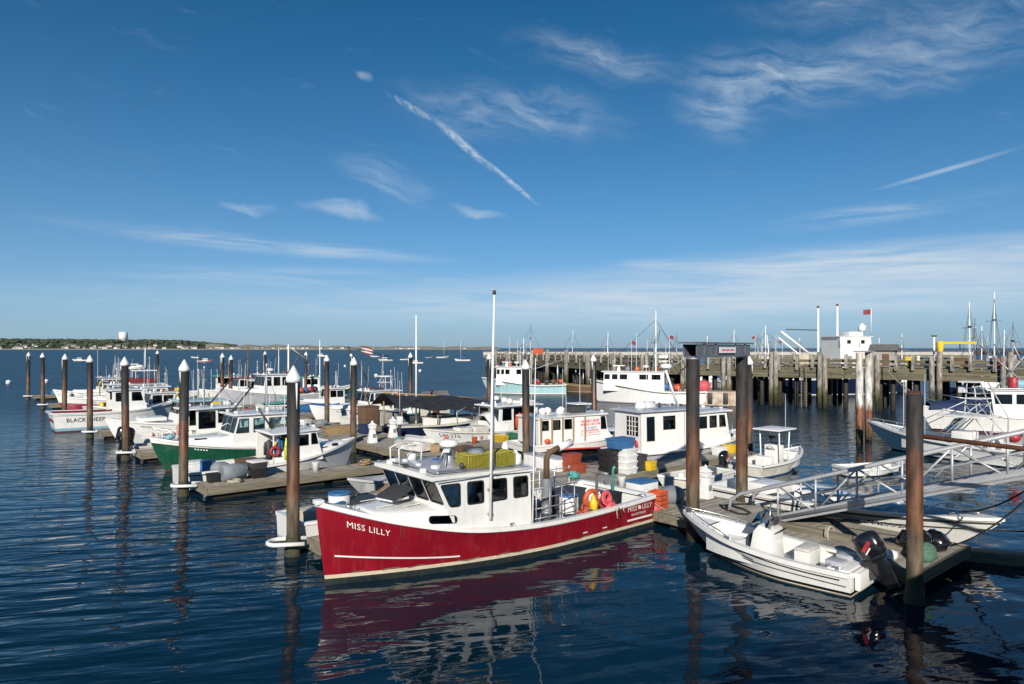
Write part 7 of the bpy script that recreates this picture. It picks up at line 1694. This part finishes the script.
fill('white roofed lobster boat', 'on the white roofed lobster boat', .32, 9.0, [('float', 'red', .08, -.7), ('box', 'grey', .16, -.5), ('basket', 'brown', .25, .3), ('tarp', 'brown', .2, .6), ('bucket', 'yellow', .28, -.6)])
fill('white workboat with bow out', 'aft on the bow out workboat', .32, 9.0, [('trap', 'green', .1, .4), ('trap', 'yellow', .1, -.4), ('bucket', 'orange', .22, .7), ('basket', 'yellow', .26, 1.0)])
fill('low cream workboat', 'on the low cream workboat', .32, 9.5, [('box', 'blue', .38, .6), ('float', 'yellow', .1, -.8), ('tarp', 'black', .36, -.6)])
fill('white cabin cruiser with small tower', 'in the tower cruiser cockpit', .32, 9.2, [('bucket', 'white', .05, .6), ('basket', 'brown', .12, .9), ('box', 'red', .10, .1)])
fill('long white hull numbered', 'on the numbered hull', .27, 10.2, [('box', 'white', .56, 1.0), ('trap', 'black', .62, -.6), ('rope heap', 'tan', .64, .9), ('bucket', 'blue', .53, .2), ('tarp', 'grey', .06, .4), ('float', 'orange', .1, -.7)])
fill('work skiff with blue gear', 'in the work skiff behind the red bow', .17, 6.2, [('bucket', 'yellow', .14, -.6), ('rope heap', 'tan', .44, .6), ('box', 'pale blue', .3, .6), ('float', 'white', .5, -.5)])
fill('teal covered boat', 'beside the teal canopy', .9, 7., [('box', 'green', .1, .3), ('float', 'white', .14, -.5)])
fill('red hulled lobster boat with', 'in the red boat cockpit', .38, 11.6, [('rope heap', 'tan', .10, .9), ('bucket', 'white', .06, -.4), ('basket', 'black', .30, 1.2), ('rope heap', 'black', .20, 1.25), ('bucket', 'orange', .35, -1.2), ('box', 'grey', .40, -1.0)])
for it, col, b, a, where in [('rope heap', 'tan', 12.0, -.6, 'on the walkway behind the red stern'), ('bucket', 'white', 13.4, -1.2, 'on the walkway behind the red stern'), ('trap', 'green', 12.0, 5.6, 'on the walkway left of the exhaust stack'), ('trap', 'yellow', 12.0, 6.4, 'on the walkway left of the exhaust stack'), ('box', 'brown', 13.6, 6.0, 'on the walkway by the tall pile'), ('rope heap', 'teal', 13.0, 1.2, 'on the walkway by the black crates'),
                              ('box', 'tan', 12.6, 11.5, 'on the walkway in mid dock'), ('basket', 'white', 13.4, 11.2, 'on the walkway in mid dock'), ('float', 'orange', 14.1, 12.6, 'on the walkway in mid dock'), ('bucket', 'teal', 12.7, 15.5, 'beside the dark lamp post'), ('trap', 'black', 13.7, 9.4, 'on the walkway before the banner boat'), ('trap', 'brown', 13.6, 10.2, 'on the walkway before the banner boat'),
                              ('box', 'white', 12.4, 28.4, 'on the far walkway before the tower cruiser'), ('tarp', 'grey', 13.2, 27.4, 'on the far walkway before the tower cruiser'), ('basket', 'orange', 12.0, 32.4, 'on the far walkway before the tower cruiser'), ('box', 'blue', 12.6, 36., 'on the far walkway'), ('tarp', 'brown', 13.4, 38.2, 'on the far walkway'), ('box', 'red', 12.2, 40.5, 'on the far walkway'), ('trap', 'green', 12.8, 43., 'on the far walkway'), ('tarp', 'blue', 12.9, 47., 'on the far walkway'), ('box', 'yellow', 12.5, 50., 'on the far walkway'),
                              ('bucket', 'white', 5.2, 10.2, 'on the long finger float'), ('rope heap', 'tan', 7.6, 10.0, 'on the long finger float'), ('box', 'white', 1.4, 21.8, 'on the finger float ahead of the green hull'), ('tarp', 'black', 2.6, 21.7, 'on the finger float ahead of the green hull'), ('box', 'blue', 2.2, 79., 'on the farthest finger float'), ('float', 'white', 4.2, 63., 'on the second farthest finger float'),
                              ('rope heap', 'tan', 11.6, -8.6, 'on the landing float by the console boat'), ('bucket', 'orange', 16.2, 12.7, 'on the finger float behind the banner boat'), ('trap', 'yellow', 18.0, 12.6, 'on the finger float behind the banner boat'), ('trap', 'green', 19.2, 12.6, 'on the finger float behind the banner boat'), ('tarp', 'grey', 22., 12.7, 'on the finger float behind the banner boat'), ('box', 'white', 23.6, .9, 'on the finger float by the grey hull'), ('box', 'yellow', 24.8, 1.0, 'on the finger float by the grey hull'), ('tarp', 'black', 25.5, .8, 'on the finger float by the grey hull')]:
    gear(it, col, WS(b, a), where, a * .7)

def upturned(label, b, a, rz, m_, L=3.0, B=1.25):
    t = thing('dinghy', label, 'dinghy', WS(b, a, Z0 + .1), TH + rz, 'upturned dinghies'); rows = []
    for k in range(11):
        f = k / 10; x = -L / 2 + L * f; w = B / 2 * (1 - max(0, (f - .35) / .65) ** 2.4) * (.86 + .14 * min(1, f * 3)); h = .46 - .16 * f ** 2
        rows.append([(x, w * c, h * s_) for c, s_ in ((-1, 0), (-.96, .45), (-.7, .82), (0, 1), (.7, .82), (.96, .45), (1, 0))])
    mb = MB().grid(rows); mb.poly(rows[0]); mb.build('hull', m_, t, autosm=50)
    MB().path([r[3] for r in rows], .025, 6).build('keel', offwhite, t)
    for q in (0, 6): MB().path([r[q] for r in rows], .03, 6).build('gunwale', greyhull, t)
    for q in (-.8, .6): MB().box((q, 0, -.05), (.09, B * .8, .1)).build('chock', wood_brown, t)
upturned('upturned white dinghy on the walkway before the numbered hull', 13.3, 14.6, 1.45, white)
upturned('upturned cream dinghy on the walkway left of the white one', 12.0, 13.0, 1.7, offwhite)
upturned('upturned pale blue dinghy on the far walkway', 12.6, 34.2, 1.5, ltblue)
